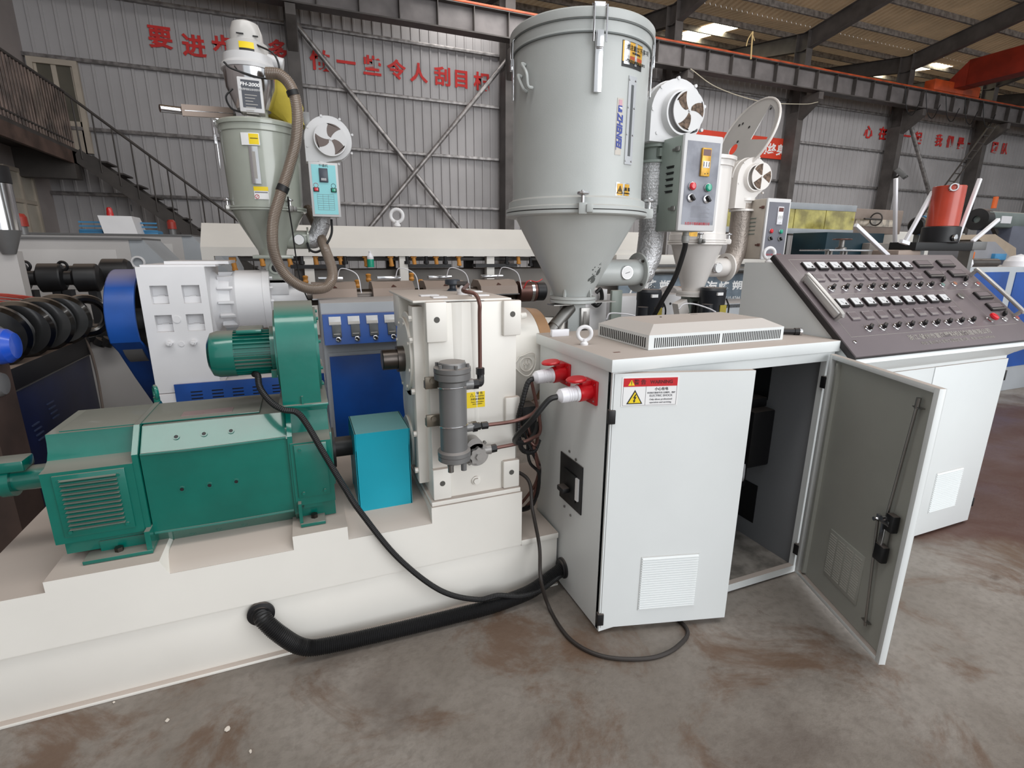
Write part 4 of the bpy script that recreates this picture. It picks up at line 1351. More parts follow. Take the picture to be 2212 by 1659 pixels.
def curved_label(t, name, x, y, R, a0, a1, z0, z1, m, label=None, th=.001, n=8):
    """a label wrapped round a vertical cylinder; angles measured from -Y"""
    mb = M()
    rows = []
    for i in range(n + 1):
        a = a0 + (a1 - a0) * i / n
        d = V((math.sin(a), -math.cos(a), 0))
        rows.append([mb.b.verts.new(V((x, y, 0)) + d * (R + q) + Z_ * z) for q, z in ((0, z0), (th, z0), (th, z1), (0, z1))])
    fs = []
    for p, q in zip(rows, rows[1:]):
        for k in range(4):
            fs.append(mb.b.faces.new((p[k], q[k], q[(k + 1) % 4], p[(k + 1) % 4])))
    fs += [mb.b.faces.new(rows[0]), mb.b.faces.new(rows[-1])]
    bmesh.ops.recalc_face_normals(mb.b, faces=fs)
    return part(name, mb, m, t, label)


def on_cyl(x, y, R, a, z):
    d = V((math.sin(a), -math.cos(a), 0))
    return V((x, y, z)) + d * R, V((math.cos(a), math.sin(a), 0)), d


def clamp(t, x, y, R, a, z, paint, s=1.):
    p, tx, d = on_cyl(x, y, R, a, z)
    c = part('flange_clamp', M().obox(p + d * .02 * s, tx * .018 * s, d * .022 * s, Z_ * .024 * s, .002).obox(p + d * .03 * s + tx * .03 * s, tx * .014 * s, d * .02 * s, Z_ * .017 * s, .002), paint, t)
    part('clamp_knob', M().lathe(p + d * .025 * s + Z_ * .024 * s, Z_, [(.009 * s, 0), (.009 * s, .03 * s), (.013 * s, .03 * s), (.027 * s, .034 * s), (.029 * s, .038 * s), (.027 * s, .045 * s), (.01 * s, .048 * s), (.008 * s, .053 * s), (0, .054 * s)], 12), chrome, c, 'chrome star knob')


def toggle(t, x, y, R, a, z, s=1.):
    p, tx, d = on_cyl(x, y, R, a, z)
    lk = part('lid_latch', M().obox(p + d * .012 * s - Z_ * .12 * s, tx * .016 * s, d * .004 * s, Z_ * .11 * s, .002).obox(p + d * .02 * s - Z_ * .04 * s, tx * .014 * s, d * .008 * s, Z_ * .03 * s, .002), chrome, t, 'chrome toggle latch')
    part('latch_hook', M().tube([p + d * .02 * s + tx * .026 * s - Z_ * .05 * s, p + d * .018 * s + tx * .026 * s + Z_ * .08 * s, p - d * .01 * s + tx * .026 * s + Z_ * .085 * s, p - d * .01 * s - tx * .026 * s + Z_ * .085 * s, p + d * .018 * s - tx * .026 * s + Z_ * .08 * s, p + d * .02 * s - tx * .026 * s - Z_ * .05 * s], .004 * s, 8, 2).obox(p + Z_ * .085 * s - d * .012 * s, tx * .022 * s, d * .012 * s, Z_ * .012 * s), chrome, lk)


# ---------------- large dryer behind the cabinet
hx, hy = 1.342, 2.45
hd = thing('hopper_dryer', 'huge light grey hopper dryer standing behind the electric cabinet', 'hopper', (hx, hy, 1.14))
part('throat_plate', M().box((hx - .02 - .09, hy - .1, 1.14), (hx + .12, hy + .1, 1.16), .002), grey, hd)
part('throat', M().box((hx - .05, hy - .05, 1.16), (hx + .05, hy + .05, 1.335)), grey, hd)
part('sight_window', M().box((hx + .02, hy - .062, 1.18), (hx + .075, hy - .05, 1.31), .003).box((hx + .036, hy - .065, 1.20), (hx + .052, hy - .062, 1.29)), steel, hd)
part('drain_spout', M().cyl((hx - .03, hy - .03, 1.31), (hx - .16, hy - .1, 1.22), .034, n=20).obox((hx - .15, hy - .095, 1.225), V((.35, .6, .9)).normalized() * .055, V((.6, -.35, 0)).normalized() * .05, V((-.8, -.5, -.35)).normalized() * .006).cyl((hx - .155, hy - .1, 1.22), (hx - .20, hy - .125, 1.185), .03, n=20), steel, hd)
part('shutter_plate', M().box((hx - .14, hy - .06, 1.325), (hx - .03, hy + .02, 1.33)).box((hx + .1, hy - .05, 1.333), (hx + .24, hy + .03, 1.337)), steel, hd, 'bare shutter plate')
part('lower_flange', M().lathe((hx, hy, 1.335), Z_, [(.10, -.004), (.122, .002), (.122, .016), (.116, .018), (.122, .02), (.122, .034), (.1, .036)], 48), grey, hd)
part('cone', M().lathe((hx, hy, 1.37), Z_, [(.098, 0), (.105, .02), (.31, .395)], 72), grey, hd)
for a in (-.9, .35, 1.6, 2.9, 4.2):
    p, tx, d = on_cyl(hx, hy, .102, a, 1.37)
    part('gusset', M().poly([p, p + d * .02, p + d * .02 + Z_ * .01, p + d * .012 + Z_ * .045, p + Z_ * .05], tx * .008), grey, hd)
part('joint_flange', M().lathe((hx, hy, 1.765), Z_, [(.30, -.004), (.352, 0), (.357, .004), (.357, .017), (.351, .018), (.351, .021), (.357, .022), (.357, .036), (.345, .042), (.325, .05)], 96), grey, hd)
part('flange_gap', M().cyl((hx, hy, 1.7835), (hx, hy, 1.7865), .3535, n=96), dark, hd)
part('body', M().lathe((hx, hy, 1.805), Z_, [(.345, 0), (.343, .03), (.325, .04), (.323, .06), (.323, .70)], 96, closed=False), grey, hd)
part('lid', M().lathe((hx, hy, 2.49), Z_, [(.324, 0), (.330, .0), (.330, .010), (.328, .012), (.331, .05), (.339, .053), (.341, .062), (.341, .085), (.335, .092), (.15, .12), (0, .125)], 96), grey, hd)
part('lid_groove', M().cyl((hx, hy, 2.537), (hx, hy, 2.543), .3362, n=96).cyl((hx, hy, 2.488), (hx, hy, 2.494), .3315, n=96), mat('seal_grey', '6b706f', .5), hd)


def ang(px_x, px_y):
    return math.atan2(px_x - hx, -(px_y - hy))


toggle(hd, hx, hy, .326, math.radians(-16), 2.50, 1.05)
toggle(hd, hx, hy, .326, math.radians(62), 2.50, .8)
toggle(hd, hx, hy, .326, math.radians(-98), 2.47, .8)
aL = math.radians(-88)
p, tx, d = on_cyl(hx, hy, .325, math.radians(-78), 2.36)
part('lift_handle', M().tube([p + tx * -.0 + Z_ * .05, p + d * .02 + Z_ * .05, p + d * .03 + tx * .05 + Z_ * .0, p + d * .025 + tx * .055 - Z_ * .05, p + tx * .055 - Z_ * .055], .007, 8, 5).tube([p + tx * -.03 + Z_ * .01, p + d * .02 - tx * .03 + Z_ * .01, p + d * .02 + tx * .01 - Z_ * .05, p + tx * .01 - Z_ * .06], .007, 8, 5), grey, hd)
clamp(hd, hx, hy, .345, math.radians(-24), 1.785, grey)
clamp(hd, hx, hy, .345, math.radians(62), 1.785, grey)
# labels wrapped on the body
gold = mat('gold_foil_label', 'd9a63a', .3, .2, var=.1, vscale=30)
silv = mat('silver_foil_label', 'cfcfcf', .18, .9, var=.2, vscale=40)
lw = mat('long_label_film', 'b9b2a8', .3, var=.05)
R = .3235
wl = curved_label(hd, 'warning_label', hx, hy, R, .07, .475, 2.375, 2.475, blackpr, 'black-edged gold foil label')
for a0_, a1_, z0, z1, mm in ((.078, .468, 2.395, 2.472, gold), (.10, .20, 2.385, 2.473, silv), (.30, .345, 2.385, 2.473, silv), (.21, .46, 2.407, 2.42, railm)):
    curved_label(wl, 'foil', hx, hy, R + (.001 if mm is gold else .0018), a0_, a1_, z0, z1, mm)
p, tx, d = on_cyl(hx, hy, R + .003, .33, 2.45)
text('请注意以下事项', .022, p + tx * .01, tx, Z_, blackpr, wl)
text('WARNING', .012, p - Z_ * .018, tx, Z_, blackpr, wl)
text('严禁用手触摸高温部位', .013, p - Z_ * .052, tx, Z_, blackpr, wl)
sg = curved_label(hd, 'sight_glass_frame', hx, hy, R, .21, .365, 1.985, 2.345, chrome, 'chrome sight-glass frame', .004)
curved_label(sg, 'sight_glass', hx, hy, R + .003, .262, .308, 2.02, 2.31, mat('grey_glass', '55585a', .1), 'dark glass slot', .002)
for z in (2.0, 2.11, 2.22, 2.33):
    for a in (.225, .35):
        p, tx, d = on_cyl(hx, hy, R + .004, a, z)
        part('screw', M().cyl(p, p + d * .003, .005, n=8), chrome, sg)
br = curved_label(hd, 'brand_strip', hx, hy, R, .035, .135, 2.02, 2.25, lw, 'upright strip with a blue name')
p, tx, d = on_cyl(hx, hy, R + .002, .085, 2.12)
text('ZHENFEI', .040, p, -Z_, tx, bluepr, br, bold=.0015, shear=.25, fit=.145)
text('F', .02, on_cyl(hx, hy, R + .0025, .087, 2.21)[0], -Z_, tx, whpr, br, bold=.001)
part('logo_block', M().obox(on_cyl(hx, hy, R + .0012, .085, 2.207)[0], Z_ * .013, tx * .011, d * .0008), bluepr, br)
part('logo_block', M().obox(on_cyl(hx, hy, R + .0012, .085, 2.232)[0], Z_ * .011, tx * .009, d * .0008), mat('pink_print', 'c79aa6', .5), br)
part('underline', M().obox(on_cyl(hx, hy, R + .0012, .045, 2.09)[0], Z_ * .05, tx * .001, d * .0008), bluepr, br)
hl = curved_label(hd, 'heat_label', hx, hy, R, .085, .36, 1.845, 1.905, silv, 'silver foil heat label')
curved_label(hl, 'foil', hx, hy, R + .001, .105, .205, 1.85, 1.9, gold)
curved_label(hl, 'foil', hx, hy, R + .001, .25, .345, 1.85, 1.9, gold)
p, tx, d = on_cyl(hx, hy, R + .003, .155, 1.872)
part('warning_triangle', M().ring([p - tx * .018 - Z_ * .015, p + tx * .018 - Z_ * .015, p + Z_ * .02], [p - tx * .013 - Z_ * .012, p + tx * .013 - Z_ * .012, p + Z_ * .014], d * .0006), blackpr, hl)
part('heat_waves', M().obox(p - tx * .005, tx * .001, Z_ * .007, d * .0006).obox(p, tx * .001, Z_ * .008, d * .0006).obox(p + tx * .005, tx * .001, Z_ * .007, d * .0006), blackpr, hl)
p, tx, d = on_cyl(hx, hy, R + .003, .30, 1.885)
text('高 温', .016, p - Z_ * .008, tx, Z_, blackpr, hl, bold=.0004)
text('WARNING', .008, p - Z_ * .025, tx, Z_, blackpr, hl)
# chipped paint on the cone
chm = mat('bare_metal_chip', '6d7270', .5, .3)
random.seed(3)
cm_ = M()
for k in range(26):
    zz = 1.475 + random.gauss(.0, .028) + (.03 if k % 5 == 0 else 0)
    rr = .105 + (zz - 1.39) * (.205 / .375) + .0006
    a = math.radians(15) + random.gauss(0, .08)
    p, tx, d = on_cyl(hx, hy, rr, a, zz)
    s = random.uniform(.002, .007) * (2.6 if k < 5 else 1)
    sl_ = (Z_ * .87 + d * .48)
    pts = [p + tx * s * math.cos(g) * random.uniform(.5, 1) + sl_ * s * 1.4 * math.sin(g) * random.uniform(.5, 1) for g in [i * PI / 3 for i in range(6)]]
    cm_.poly(pts, d * .0008)
part('paint_chips', cm_, chm, hd, 'chipped patch of bare metal', kind='stuff')
# warm-air inlet with gauge
px2 = 1.75
part('air_inlet', M().cyl((hx + .12, hy, 1.487), (px2, hy, 1.487), .071, n=40), grey, hd)
inl = part('inlet_flange', M().cyl((px2 - .012, hy, 1.487), (px2, hy, 1.487), .107, n=48, bev=.002), grey, hd)
for k in range(4):
    a = PI / 4 + k * PI / 2
    part('bolt', M().hexn((px2 - .013, hy + .088 * math.cos(a), 1.487 + .088 * math.sin(a)), (px2 - .022, hy + .088 * math.cos(a), 1.487 + .088 * math.sin(a)), .008), steeldk, inl)
gx = 1.628
gg = part('temperature_gauge', M().cyl((gx, 2.392, 1.49), (gx, 2.372, 1.49), .037, n=32, bev=.002), chrome, hd, 'round dial gauge')
part('dial', M().cyl((gx, 2.3725, 1.49), (gx, 2.371, 1.49), .032, n=32), whpr, gg)
part('needle', M().obox((gx, 2.3705, 1.49), (.014, 0, .004), (0, .0004, 0), (-.0004, 0, .0012)), blackpr, gg)
# foil wrapped elbow and pipe
xp = 1.821
xq = 1.802
fp = thing('foil_duct', 'foil-wrapped air duct rising from the large hopper to its blower', 'duct', (xp, hy, 1.5))
part('duct', M().tube([(px2, hy, 1.487), (px2 + .03, hy, 1.49), (xp - .045, hy, 1.51), (xp - .012, hy, 1.56), (xp - .002, hy, 1.64), (xp, hy, 1.75), (xq, hy, 2.06)], .069, 36, 10), foil, fp)
mb = M()
for k in range(24):
    z = 1.66 + k * .0165
    mb.torus((xp + (xq - xp) * (z - 1.7) / .36, hy, z), (.03, 0, 1), 0.0692, .0011, 36, 5)
part('tape_edges', mb, foil, fp, kind='stuff')
part('pipe_collar', M().lathe((xq, hy, 2.05), Z_, [(.06, 0), (.085, .002), (.085, .014), (.055, .018), (.055, .075), (.078, .078), (.078, .095), (.05, .098)], 40), greydk, fp)
bw = thing('air_blower', 'pale grey centrifugal blower with curved intake vanes beside the large hopper', 'blower', (1.9, 2.35, 2.15))
cgx, cgz = 1.876, 2.284
pale = mat('pale_grey_casting', 'cfcfd0', .33, dust=.2, var=.03)
blower(bw, cgx, cgz, 2.36, .155, .12, 2.145, pale, 9)
vane_face(bw, (1.904, 2.325, 2.293), X_, Z_, .098, pale, rustf, a0=.0, sweep=-.7, w=.85)
part('drive_motor', M().cyl((cgx, 2.48, cgz), (cgx, 2.66, cgz), .07, n=28), pale, bw)
part('caution_mark', M().box((1.778, 2.3585, cgz - .012), (1.79, 2.36, cgz + .022)), redpr, bw, 'small red mark')
part('knob', M().cyl((1.955, 2.36, 2.209), (1.955, 2.32, 2.209), .012, n=12), blk, bw)


# control box of the dryer
def dryer_box(lab, x0, x1, y0, y1, z0, z1, paint, face, dispm, knobs):
    t = thing('dryer_control_box', lab, 'control box', ((x0 + x1) / 2, (y0 + y1) / 2, z0))
    h, w = z1 - z0, x1 - x0
    part('enclosure', M().box((x0, y0 + .02, z0), (x1, y1, z1), .01), paint, t)
    part('front_cover', M().box((x0, y0, z0 - .002), (x1, y0 + .022, z1 + .002), .008), pale, t, 'pale raised front cover')
    part('face_sheet', M().box((x0 + .018, y0 - .001, z0 + .03), (x1 - .018, y0 + .001, z1 - .03)), face, t)
    cxx = (x0 + x1) / 2
    d = part('temperature_controller', M().box((cxx - w * .06, y0 - .012, z1 - h * .42), (cxx + w * .17, y0, z1 - h * .13), .002), dispm, t)
    part('display_window', M().box((cxx - w * .045, y0 - .0128, z1 - h * .21), (cxx + w * .155, y0 - .0118, z1 - h * .145)), mat('maroon_window', '5e2e28', .3) if 'maroon_window' not in bpy.data.materials else bpy.data.materials['maroon_window'], d)
    wh = part('thumbwheel_window', M().box((cxx - w * .03, y0 - .014, z1 - h * .335), (cxx + w * .14, y0 - .0118, z1 - h * .265), .001), whpr, d)
    text('111', h * .07, (cxx + w * .055, y0 - .0145, z1 - h * .30), X_, Z_, blackpr, wh)
    part('set_screws', M().cyl((cxx + .01, y0 - .013, z1 - h * .395), (cxx + .01, y0 - .0115, z1 - h * .395), .003, n=8).cyl((cxx + .028, y0 - .013, z1 - h * .39), (cxx + .028, y0 - .0115, z1 - h * .39), .003, n=8), blackpr, d, kind='stuff')
    for fx, fz, mm, l in ((.26, .53, redbtn, 'red button'), (.68, .535, grnbtn, 'green button')):
        q = part('push_button', M().lathe((x0 + w * fx, y0, z1 - h * fz), (0, -1, 0), [(.021, 0), (.021, .006), (.018, .008)], 24), chrome, t)
        part('button_cap', M().lathe((x0 + w * fx, y0, z1 - h * fz), (0, -1, 0), [(.0185, .004), (.0185, .016), (.012, .021), (0, .022)], 24), mm, q, l)
    for fx, fz in ((.26, .65), (.68, .655)):
        q = part('rotary_switch', M().lathe((x0 + w * fx, y0, z1 - h * fz), (0, -1, 0), [(.021, 0), (.021, .008), (.016, .010), (0, .011)], 24), knobs, t)
        part('switch_bar', M().obox((x0 + w * fx, y0 - .018, z1 - h * fz), V((.010, 0, -.012)), (0, .009, 0), V((.004, 0, .0035)), .001), blk, q)
    mb = M()
    for k in range(9):
        mb.box((x0 + w * .3, y0 - .0016, z1 - h * (.74 + k * .014)), (x0 + w * (.7 + .05 * (k % 3)), y0 - .0008, z1 - h * (.737 + k * .014)))
    part('instruction_lines', mb, greypr, t, kind='stuff')
    text('东莞市干燥机械有限公司', h * .035, ((x0 + x1) / 2, y0 - .0012, z0 + h * .075), X_, Z_, redpr, t, fit=w * .66)
    mb = M()
    for k in range(5):
        z = z1 - h * (.32 + k * .065)
        mb.obox((x0 - .001, (y0 + y1) / 2, z), (.0015, 0, 0), (0, (y1 - y0) * .14, 0), (0, 0, .0025))
        mb.obox((x0 - .003, (y0 + y1) / 2, z + .006), (.004, 0, .0), (0, (y1 - y0) * .15, 0), (0, 0, .002))
    part('side_louvres', mb, dark if knobs is chrome else greydk, t, kind='stuff')
    for fz in (.14, .76):
        part('cover_latch', M().box((x0 - .008, y0 + .03, z1 - h * fz - .012), (x0, y0 + .06, z1 - h * fz + .012), .002).box((x0 - .004, y0 + .06, z1 - h * fz - .006), (x0, y0 + .085, z1 - h * fz + .006)), steel if knobs is chrome else copper, t, 'metal latch')
    return t


facem = mat('worn_grey_face', '7f828b', .4, var=.25, vscale=9, color2='6c6e78')
b1 = dryer_box('grey-green control box with a gold controller beside the large hopper', 1.795, 2.035, 2.2, 2.385, 1.705, 2.158, greydk, facem, gold, chrome)
part('cable_gland', M().lathe((1.90, 2.26, 1.70), (0, 0, -1), [(.016, 0), (.016, .015), (.02, .018), (.02, .045), (.015, .055)], 16), mat('grey_plastic', '9b9b98', .5), b1)
part('mounting_arm', M().box((1.795, 2.37, 1.80), (1.83, 2.42, 1.84)).box((1.78, 2.37, 2.08), (1.83, 2.43, 2.12)), greydk, b1)
solo('black_hose', M().tube([(1.90, 2.26, 1.655), (1.915, 2.28, 1.609), (1.918, 2.34, 1.461), (1.89, 2.4, 1.33), (1.868, 2.45, 1.219), (1.85, 2.5, 1.1)], .014, 12, 8), rub, 'black ribbed hose hanging from the grey-green control box', 'hose')

# ================================================================== second extruder line, behind the front one
GY = 3.7
ga0, ga1 = -0.901, -0.545
g2 = thing('white_gearbox', 'white box-shaped gearbox with four square recesses behind the finned green blower', 'gearbox', ((ga0 + ga1) / 2, 4, 0))
gz1, gz0 = 1.496, .72
rec = ((-0.845, -0.755, 1.276, 1.386), (-0.681, -0.585, 1.271, 1.383),
       (-0.849, -0.756, 1.104, 1.209), (-0.685, -0.588, 1.098, 1.205))
part('casting', M().box((ga0, 3.76, gz0), (ga1, 4.3, gz1), .006), white, g2)
xs_ = [ga0, rec[0][0], rec[0][1], rec[1][0], rec[1][1], ga1]
zs_ = [gz0, rec[2][2], rec[2][3], rec[0][2], rec[0][3], gz1]
mb = M()
for i in range(5):
    for j in range(5):
        if i in (1, 3) and j in (1, 3):
            continue
        mb.box((xs_[i], 3.70, zs_[j]), (xs_[i + 1], 3.765, zs_[j + 1]))
part('front_web', mb, white, g2)
for a, b_, c, d in rec:
    part('recess_boss', M().box(((a + b_) / 2 - .02, 3.74, c), ((a + b_) / 2 + .02, 3.765, c + .05), .004).box((a, 3.735, c), (b_, 3.765, c + .045), .003), white, g2)
part('blind_plug', M().cyl((-0.731, 3.7, 1.18), V((-0.731, 3.7, 1.18)) - V((0, .004, 0)), .022), white, g2)
part('blind_plug', M().cyl((-0.727, 3.7, 1.027), V((-0.727, 3.7, 1.027)) - V((0, .004, 0)), .016), white, g2)
for p in ((-0.787, 3.7, 1.036), (-0.658, 3.7, 1.034)):
    part('drain_cock', M().hexn(p, V(p) - V((0, .03, 0)), .018).cyl(V(p) - V((0, .03, 0)), V(p) - V((0, .05, 0)), .008), white, g2)
part('top_plate', M().box((ga0 + .02, 3.72, gz1), (ga1 + .06, 4.2, gz1 + .012)).box((ga0 + .12, 3.85, gz1 + .012), (ga1 + .12, 4.25, gz1 + .03)), white, g2)
cxm = -0.394
part('output_housing', M().lathe((ga1, 4.0, 1.265), X_, [(.20, 0), (.16, .04), (.155, .1), (.192, .13), (.198, .14), (.198, .30), (.203, .302), (.203, .345), (.14, .35)], 56), white, g2, 'ribbed cast housing')
for k in range(12):
    a = 2 * PI * k / 12
    c = V((ga1 + .13, 4.0 + .17 * math.cos(a), 1.265 + .17 * math.sin(a)))
    part('rib', M().obox(V((ga1 + .085, 4.0 + .165 * math.cos(a), 1.265 + .165 * math.sin(a))), (.05, 0, 0), V((0, math.cos(a), math.sin(a))) * .022, V((0, -math.sin(a), math.cos(a))) * .008), white, g2)
    part('flange_bolt', M().hexn((ga1 + .345, c.y, c.z), (ga1 + .365, c.y, c.z), .012), white, g2)
b2 = thing('second_machine_base', 'white steel base with a blue louvred skirt under the white gearbox', 'machine base', (0, 4, 0))
part('frame', M().box((ga0, 3.69, .02), (.10, 4.5, .715), .004), white, b2)
lz1, lz0 = 0.776, .05
lx0 = -0.799
sk2 = part('louvred_skirt', M().box((lx0, 3.675, lz0), (.09, 3.69, lz1), .002), blue, b2, 'blue louvred skirt')
mb = M()
for i in range(8):
    for k in range(3):
        x = lx0 + .085 + i * .118
        z = lz1 - .06 - k * .022
        mb.box((x, 3.674, z), (x + .065, 3.6755, z + .007))
part('louvre_slots', mb, dark, sk2, kind='stuff')

# blue belt guard
bg = thing('belt_guard', 'tall curved blue belt guard at the left end of the second extruder', 'guard', (-1.1, 3.9, 0))
gx0, gx1 = -1.077, -.928
arc = [(3.98 - .345 * math.cos(a), 1.165 + .31 * math.sin(a)) for a in [-.35 + (PI + .5) * k / 24 for k in range(25)]]
prof_ = [(4.85, .04), (4.26, .54), (3.99, .777), (3.77, .985)] + arc + [(4.5, .85), (5.3, .04)]
inn = [(4.9, .05), (4.30, .56), (4.03, .797), (3.80, 1.0)] + [(3.98 - .325 * math.cos(a), 1.165 + .29 * math.sin(a)) for a in [-.35 + (PI + .5) * k / 24 for k in range(25)]] + [(4.46, .84), (5.25, .05)]
part('curved_skirt', M().ring([(gx0, y, z) for y, z in prof_], [(gx0, y, z) for y, z in inn], (gx1 - gx0, 0, 0)), blue, bg)
part('outer_plate', M().poly([(gx0, y, z) for y, z in prof_], (.004, 0, 0)), blue, bg)
part('pulley', M().lathe((gx0 + .03, 3.98, 1.16), X_, [(.27, 0), (.285, .0), (.285, .10), (.25, .10), (.25, .02), (.07, .02), (.07, .10), (0, .10)], 48, closed=False), castm, bg, 'grey pulley')
part('pulley_shaft', M().cyl((gx0 + .05, 3.98, 1.16), (ga0, 3.98, 1.16), .05), steeldk, bg)

# barrel
br2 = thing('extruder_barrel', 'pale steel extruder barrel leaving the white gearbox under the small hopper', 'barrel', (.3, 4.0, 1.27))
part('feed_tube', M().cyl((ga1 + .345, 4.0, 1.265), (.03, 4.0, 1.265), .1, n=40), white, br2)
part('barrel_tube', M().cyl((.03, 4.0, 1.265), (1.75, 4.0, 1.265), .055, n=32), steeldk, br2)
fx = -0.159
part('feed_block', M().box((fx - .075, 3.9, 1.30), (fx + .075, 4.1, 1.402), .004), white, br2, 'white feed block')
covers = ((0.066, 0.366), (0.48, 0.785), (0.87, 1.184), (1.306, 1.618))
dustbr = mat('dusty_sheet_cover', '94857b', .5, .3, dust=.7, var=.06)
for i, (a, b_) in enumerate(covers):
    c = part('heater_cover', M().poly([(a, 3.86, 1.27), (a, 3.88, 1.33), (a, 3.95, 1.372), (a, 4.08, 1.372), (a, 4.14, 1.33), (a, 4.14, 1.27)], (b_ - a, 0, 0)), dustbr, br2)
    part('cover_lip', M().box((a - .004, 3.845, 1.262), (b_ + .004, 3.862, 1.27)), chrome, c)
    part('cover_handle', M().box((a + .05, 3.99, 1.385), (b_ - .08, 4.04, 1.41), .002), chrome, c, 'chrome top box')
    part('hazard_mark', M().poly([((a + b_) / 2 - .02, 3.888, 1.338), ((a + b_) / 2 + .02, 3.888, 1.338), ((a + b_) / 2, 3.914, 1.3535)], (0, -.001, .001)), copper, c)
    part('thermocouple_lead', M().tube([((a + b_) / 2 + .03, 3.98, 1.4), ((a + b_) / 2 + .06, 3.96, 1.47), ((a + b_) / 2 + .16, 3.9, 1.43), (b_ + .03, 3.86, 1.30)], .0035, 6), whp, br2)
hbx = 1.648
hb = thing('heater_band', 'round brown and black heater band at the end of the second barrel', 'heater', (hbx, 3.95, 1.2))
hz = 1.276
part('band', M().cyl((hbx, 3.95, hz), (hbx + .15, 3.95, hz), .085, n=36), copper, hb)
part('strap', M().cyl((hbx + .1, 3.95, hz), (hbx + .125, 3.95, hz), .088, n=36), chrome, hb)
part('end_cap', M().cyl((hbx + .15, 3.95, hz), (hbx + .24, 3.95, hz), .08, n=36, bev=.01), blk, hb)
part('red_lead', M().tube([(hbx + .02, 3.87, hz + .03), (hbx + .06, 3.87, hz + .09), (hbx + .14, 3.88, hz + .08), (hbx + .2, 3.9, hz + .1)], .004, 6), redp, hb)

# blue control cabinet of the second line
bc = thing('blue_control_cabinet', 'grey cabinet with a blue instrument front and blue door between blower and gearbox', 'control cabinet', (.5, 3.45, 0))
ba, bb = 0.098, 1.05
tz = 1.275
lightg = mat('light_grey_paint', 'a9aeb3', .4, dust=.5, var=.04)
part('cabinet_body', M().box((ba, 3.45, .02), (bb, 3.85, tz), .003), lightg, bc)
part('door_frame', M().box((ba + .02, 3.44, .02), (bb, 3.45, 0.957)), lightg, bc)
part('door', M().box((0.127, 3.428, .06), (bb, 3.44, 0.935), .002), blue, bc, 'blue door')
part('latch', M().box((0.589, 3.42, 0.687), (0.614, 3.428, 0.762), .002), blk, bc)
pt, pb_ = 1.209, 1.024
fp2 = part('instrument_front', M().poly([(ba + .005, 3.44, pt), (ba + .005, 3.40, pt), (ba + .005, 3.35, pb_), (ba + .005, 3.44, pb_)], (bb - ba - .005, 0, 0)), blue, bc, 'blue instrument front')
sl2 = V((0, -.05, pb_ - pt))
hh = sl2.length
sd = sl2.normalized()
sn = V((0, sd.z, -sd.y)) if sd.z < 0 else V((0, -1, 0))
sn = sn if sn.y < 0 else -sn


def fpt(x, f, d=0.):
    return V((x, 3.40, pt)) + sl2 * f + sn * d


for k in range(6):
    x = 0.174 + k * .1135
    if k == 5:
        x += .0
    m = part('panel_meter', M().obox(fpt(x, .22, .004), (.036, 0, 0), sd * .026, sn * .004, .001), meterf, bc)
    part('meter_scale', M().obox(fpt(x, .30, .0085), (.032, 0, 0), sd * .008, sn * .0006), silverpr, m)
    m = part('temperature_controller', M().obox(fpt(x + .006, .56, .005), (.027, 0, 0), sd * .038, sn * .005, .001), mat('grey_controller', '4d5052', .35) if 'grey_controller' not in bpy.data.materials else bpy.data.materials['grey_controller'], bc)
    part('key_strip', M().obox(fpt(x + .006, .66, .0105), (.02, 0, 0), sd * .002, sn * .0005), silverpr, m)
    m = part('rotary_knob', M().lathe(fpt(x + .012, .84), sn, [(.016, 0), (.016, .008), (.012, .01), (0, .011)], 18), chrome, bc)
    part('knob_bar', M().obox(fpt(x + .012, .84, .016), V((.010, 0, -.008)), V((.004, 0, .005)), sn * .006), blk, m)

# ---------------- small green-grey hopper dryer with vacuum loader
sx2, sy2 = -.163, 4.0
olive = mat('olive_grey_enamel', 'a6aba1', .22, dust=.4, var=.04, coat=.4)
sh_ = thing('small_hopper_dryer', 'small olive-grey hopper dryer standing on the second extruder barrel', 'hopper', (sx2, sy2, 1.4))
z_top = 2.355
z_fl = 1.858
z_cb = 1.582
z_pl = 1.551
z_b = 1.403
part('throat', M().box((sx2 - .05, 3.95, z_b), (sx2 + .05, 4.05, z_pl)).cyl((sx2 + .01, 3.95, (z_b + z_pl) / 2), (sx2 + .01, 3.93, (z_b + z_pl) / 2), .04, n=24), olive, sh_)
part('shutter_opening', M().cyl((sx2 + .01, 3.931, (z_b + z_pl) / 2), (sx2 + .01, 3.929, (z_b + z_pl) / 2), .026, n=20), dark, sh_)
part('foot_plate', M().box((sx2 - .12, 3.9, z_b - .025), (sx2 + .12, 4.1, z_b), .003), steel, sh_)
part('lower_plate', M().box((sx2 - .12, 3.88, z_pl - .01), (sx2 + .13, 4.12, z_pl + .012), .003), olive, sh_)
part('cone', M().lathe((sx2, sy2, z_pl + .01), Z_, [(.085, 0), (.09, .03), (.222, z_fl - z_pl - .03), (.222, z_fl - z_pl - .01)], 64), olive, sh_)
part('joint_flange', M().lathe((sx2, sy2, z_fl - .014), Z_, [(.22, 0), (.245, .002), (.245, .012), (.238, .014), (.245, .016), (.245, .028), (.22, .03)], 64), olive, sh_)
part('body', M().lathe((sx2, sy2, z_fl + .014), Z_, [(.222, 0), (.236, z_top - z_fl - .06), (.242, z_top - z_fl - .055), (.242, z_top - z_fl - .02), (.252, z_top - z_fl - .018), (.254, z_top - z_fl), (.24, z_top - z_fl + .012), (0, z_top - z_fl + .03)], 72), olive, sh_)
for a in (-1.25, .62):
    clamp(sh_, sx2, sy2, .225, a, z_fl, steel, .8)
toggle(sh_, sx2, sy2, .243, -1.45, z_top - .05, .9)
R = .229
lbx = curved_label(sh_, 'warning_label', sx2, sy2, .2415, -.42, .02, z_top - .135, z_top - .065, whpr, 'white and yellow warning label')
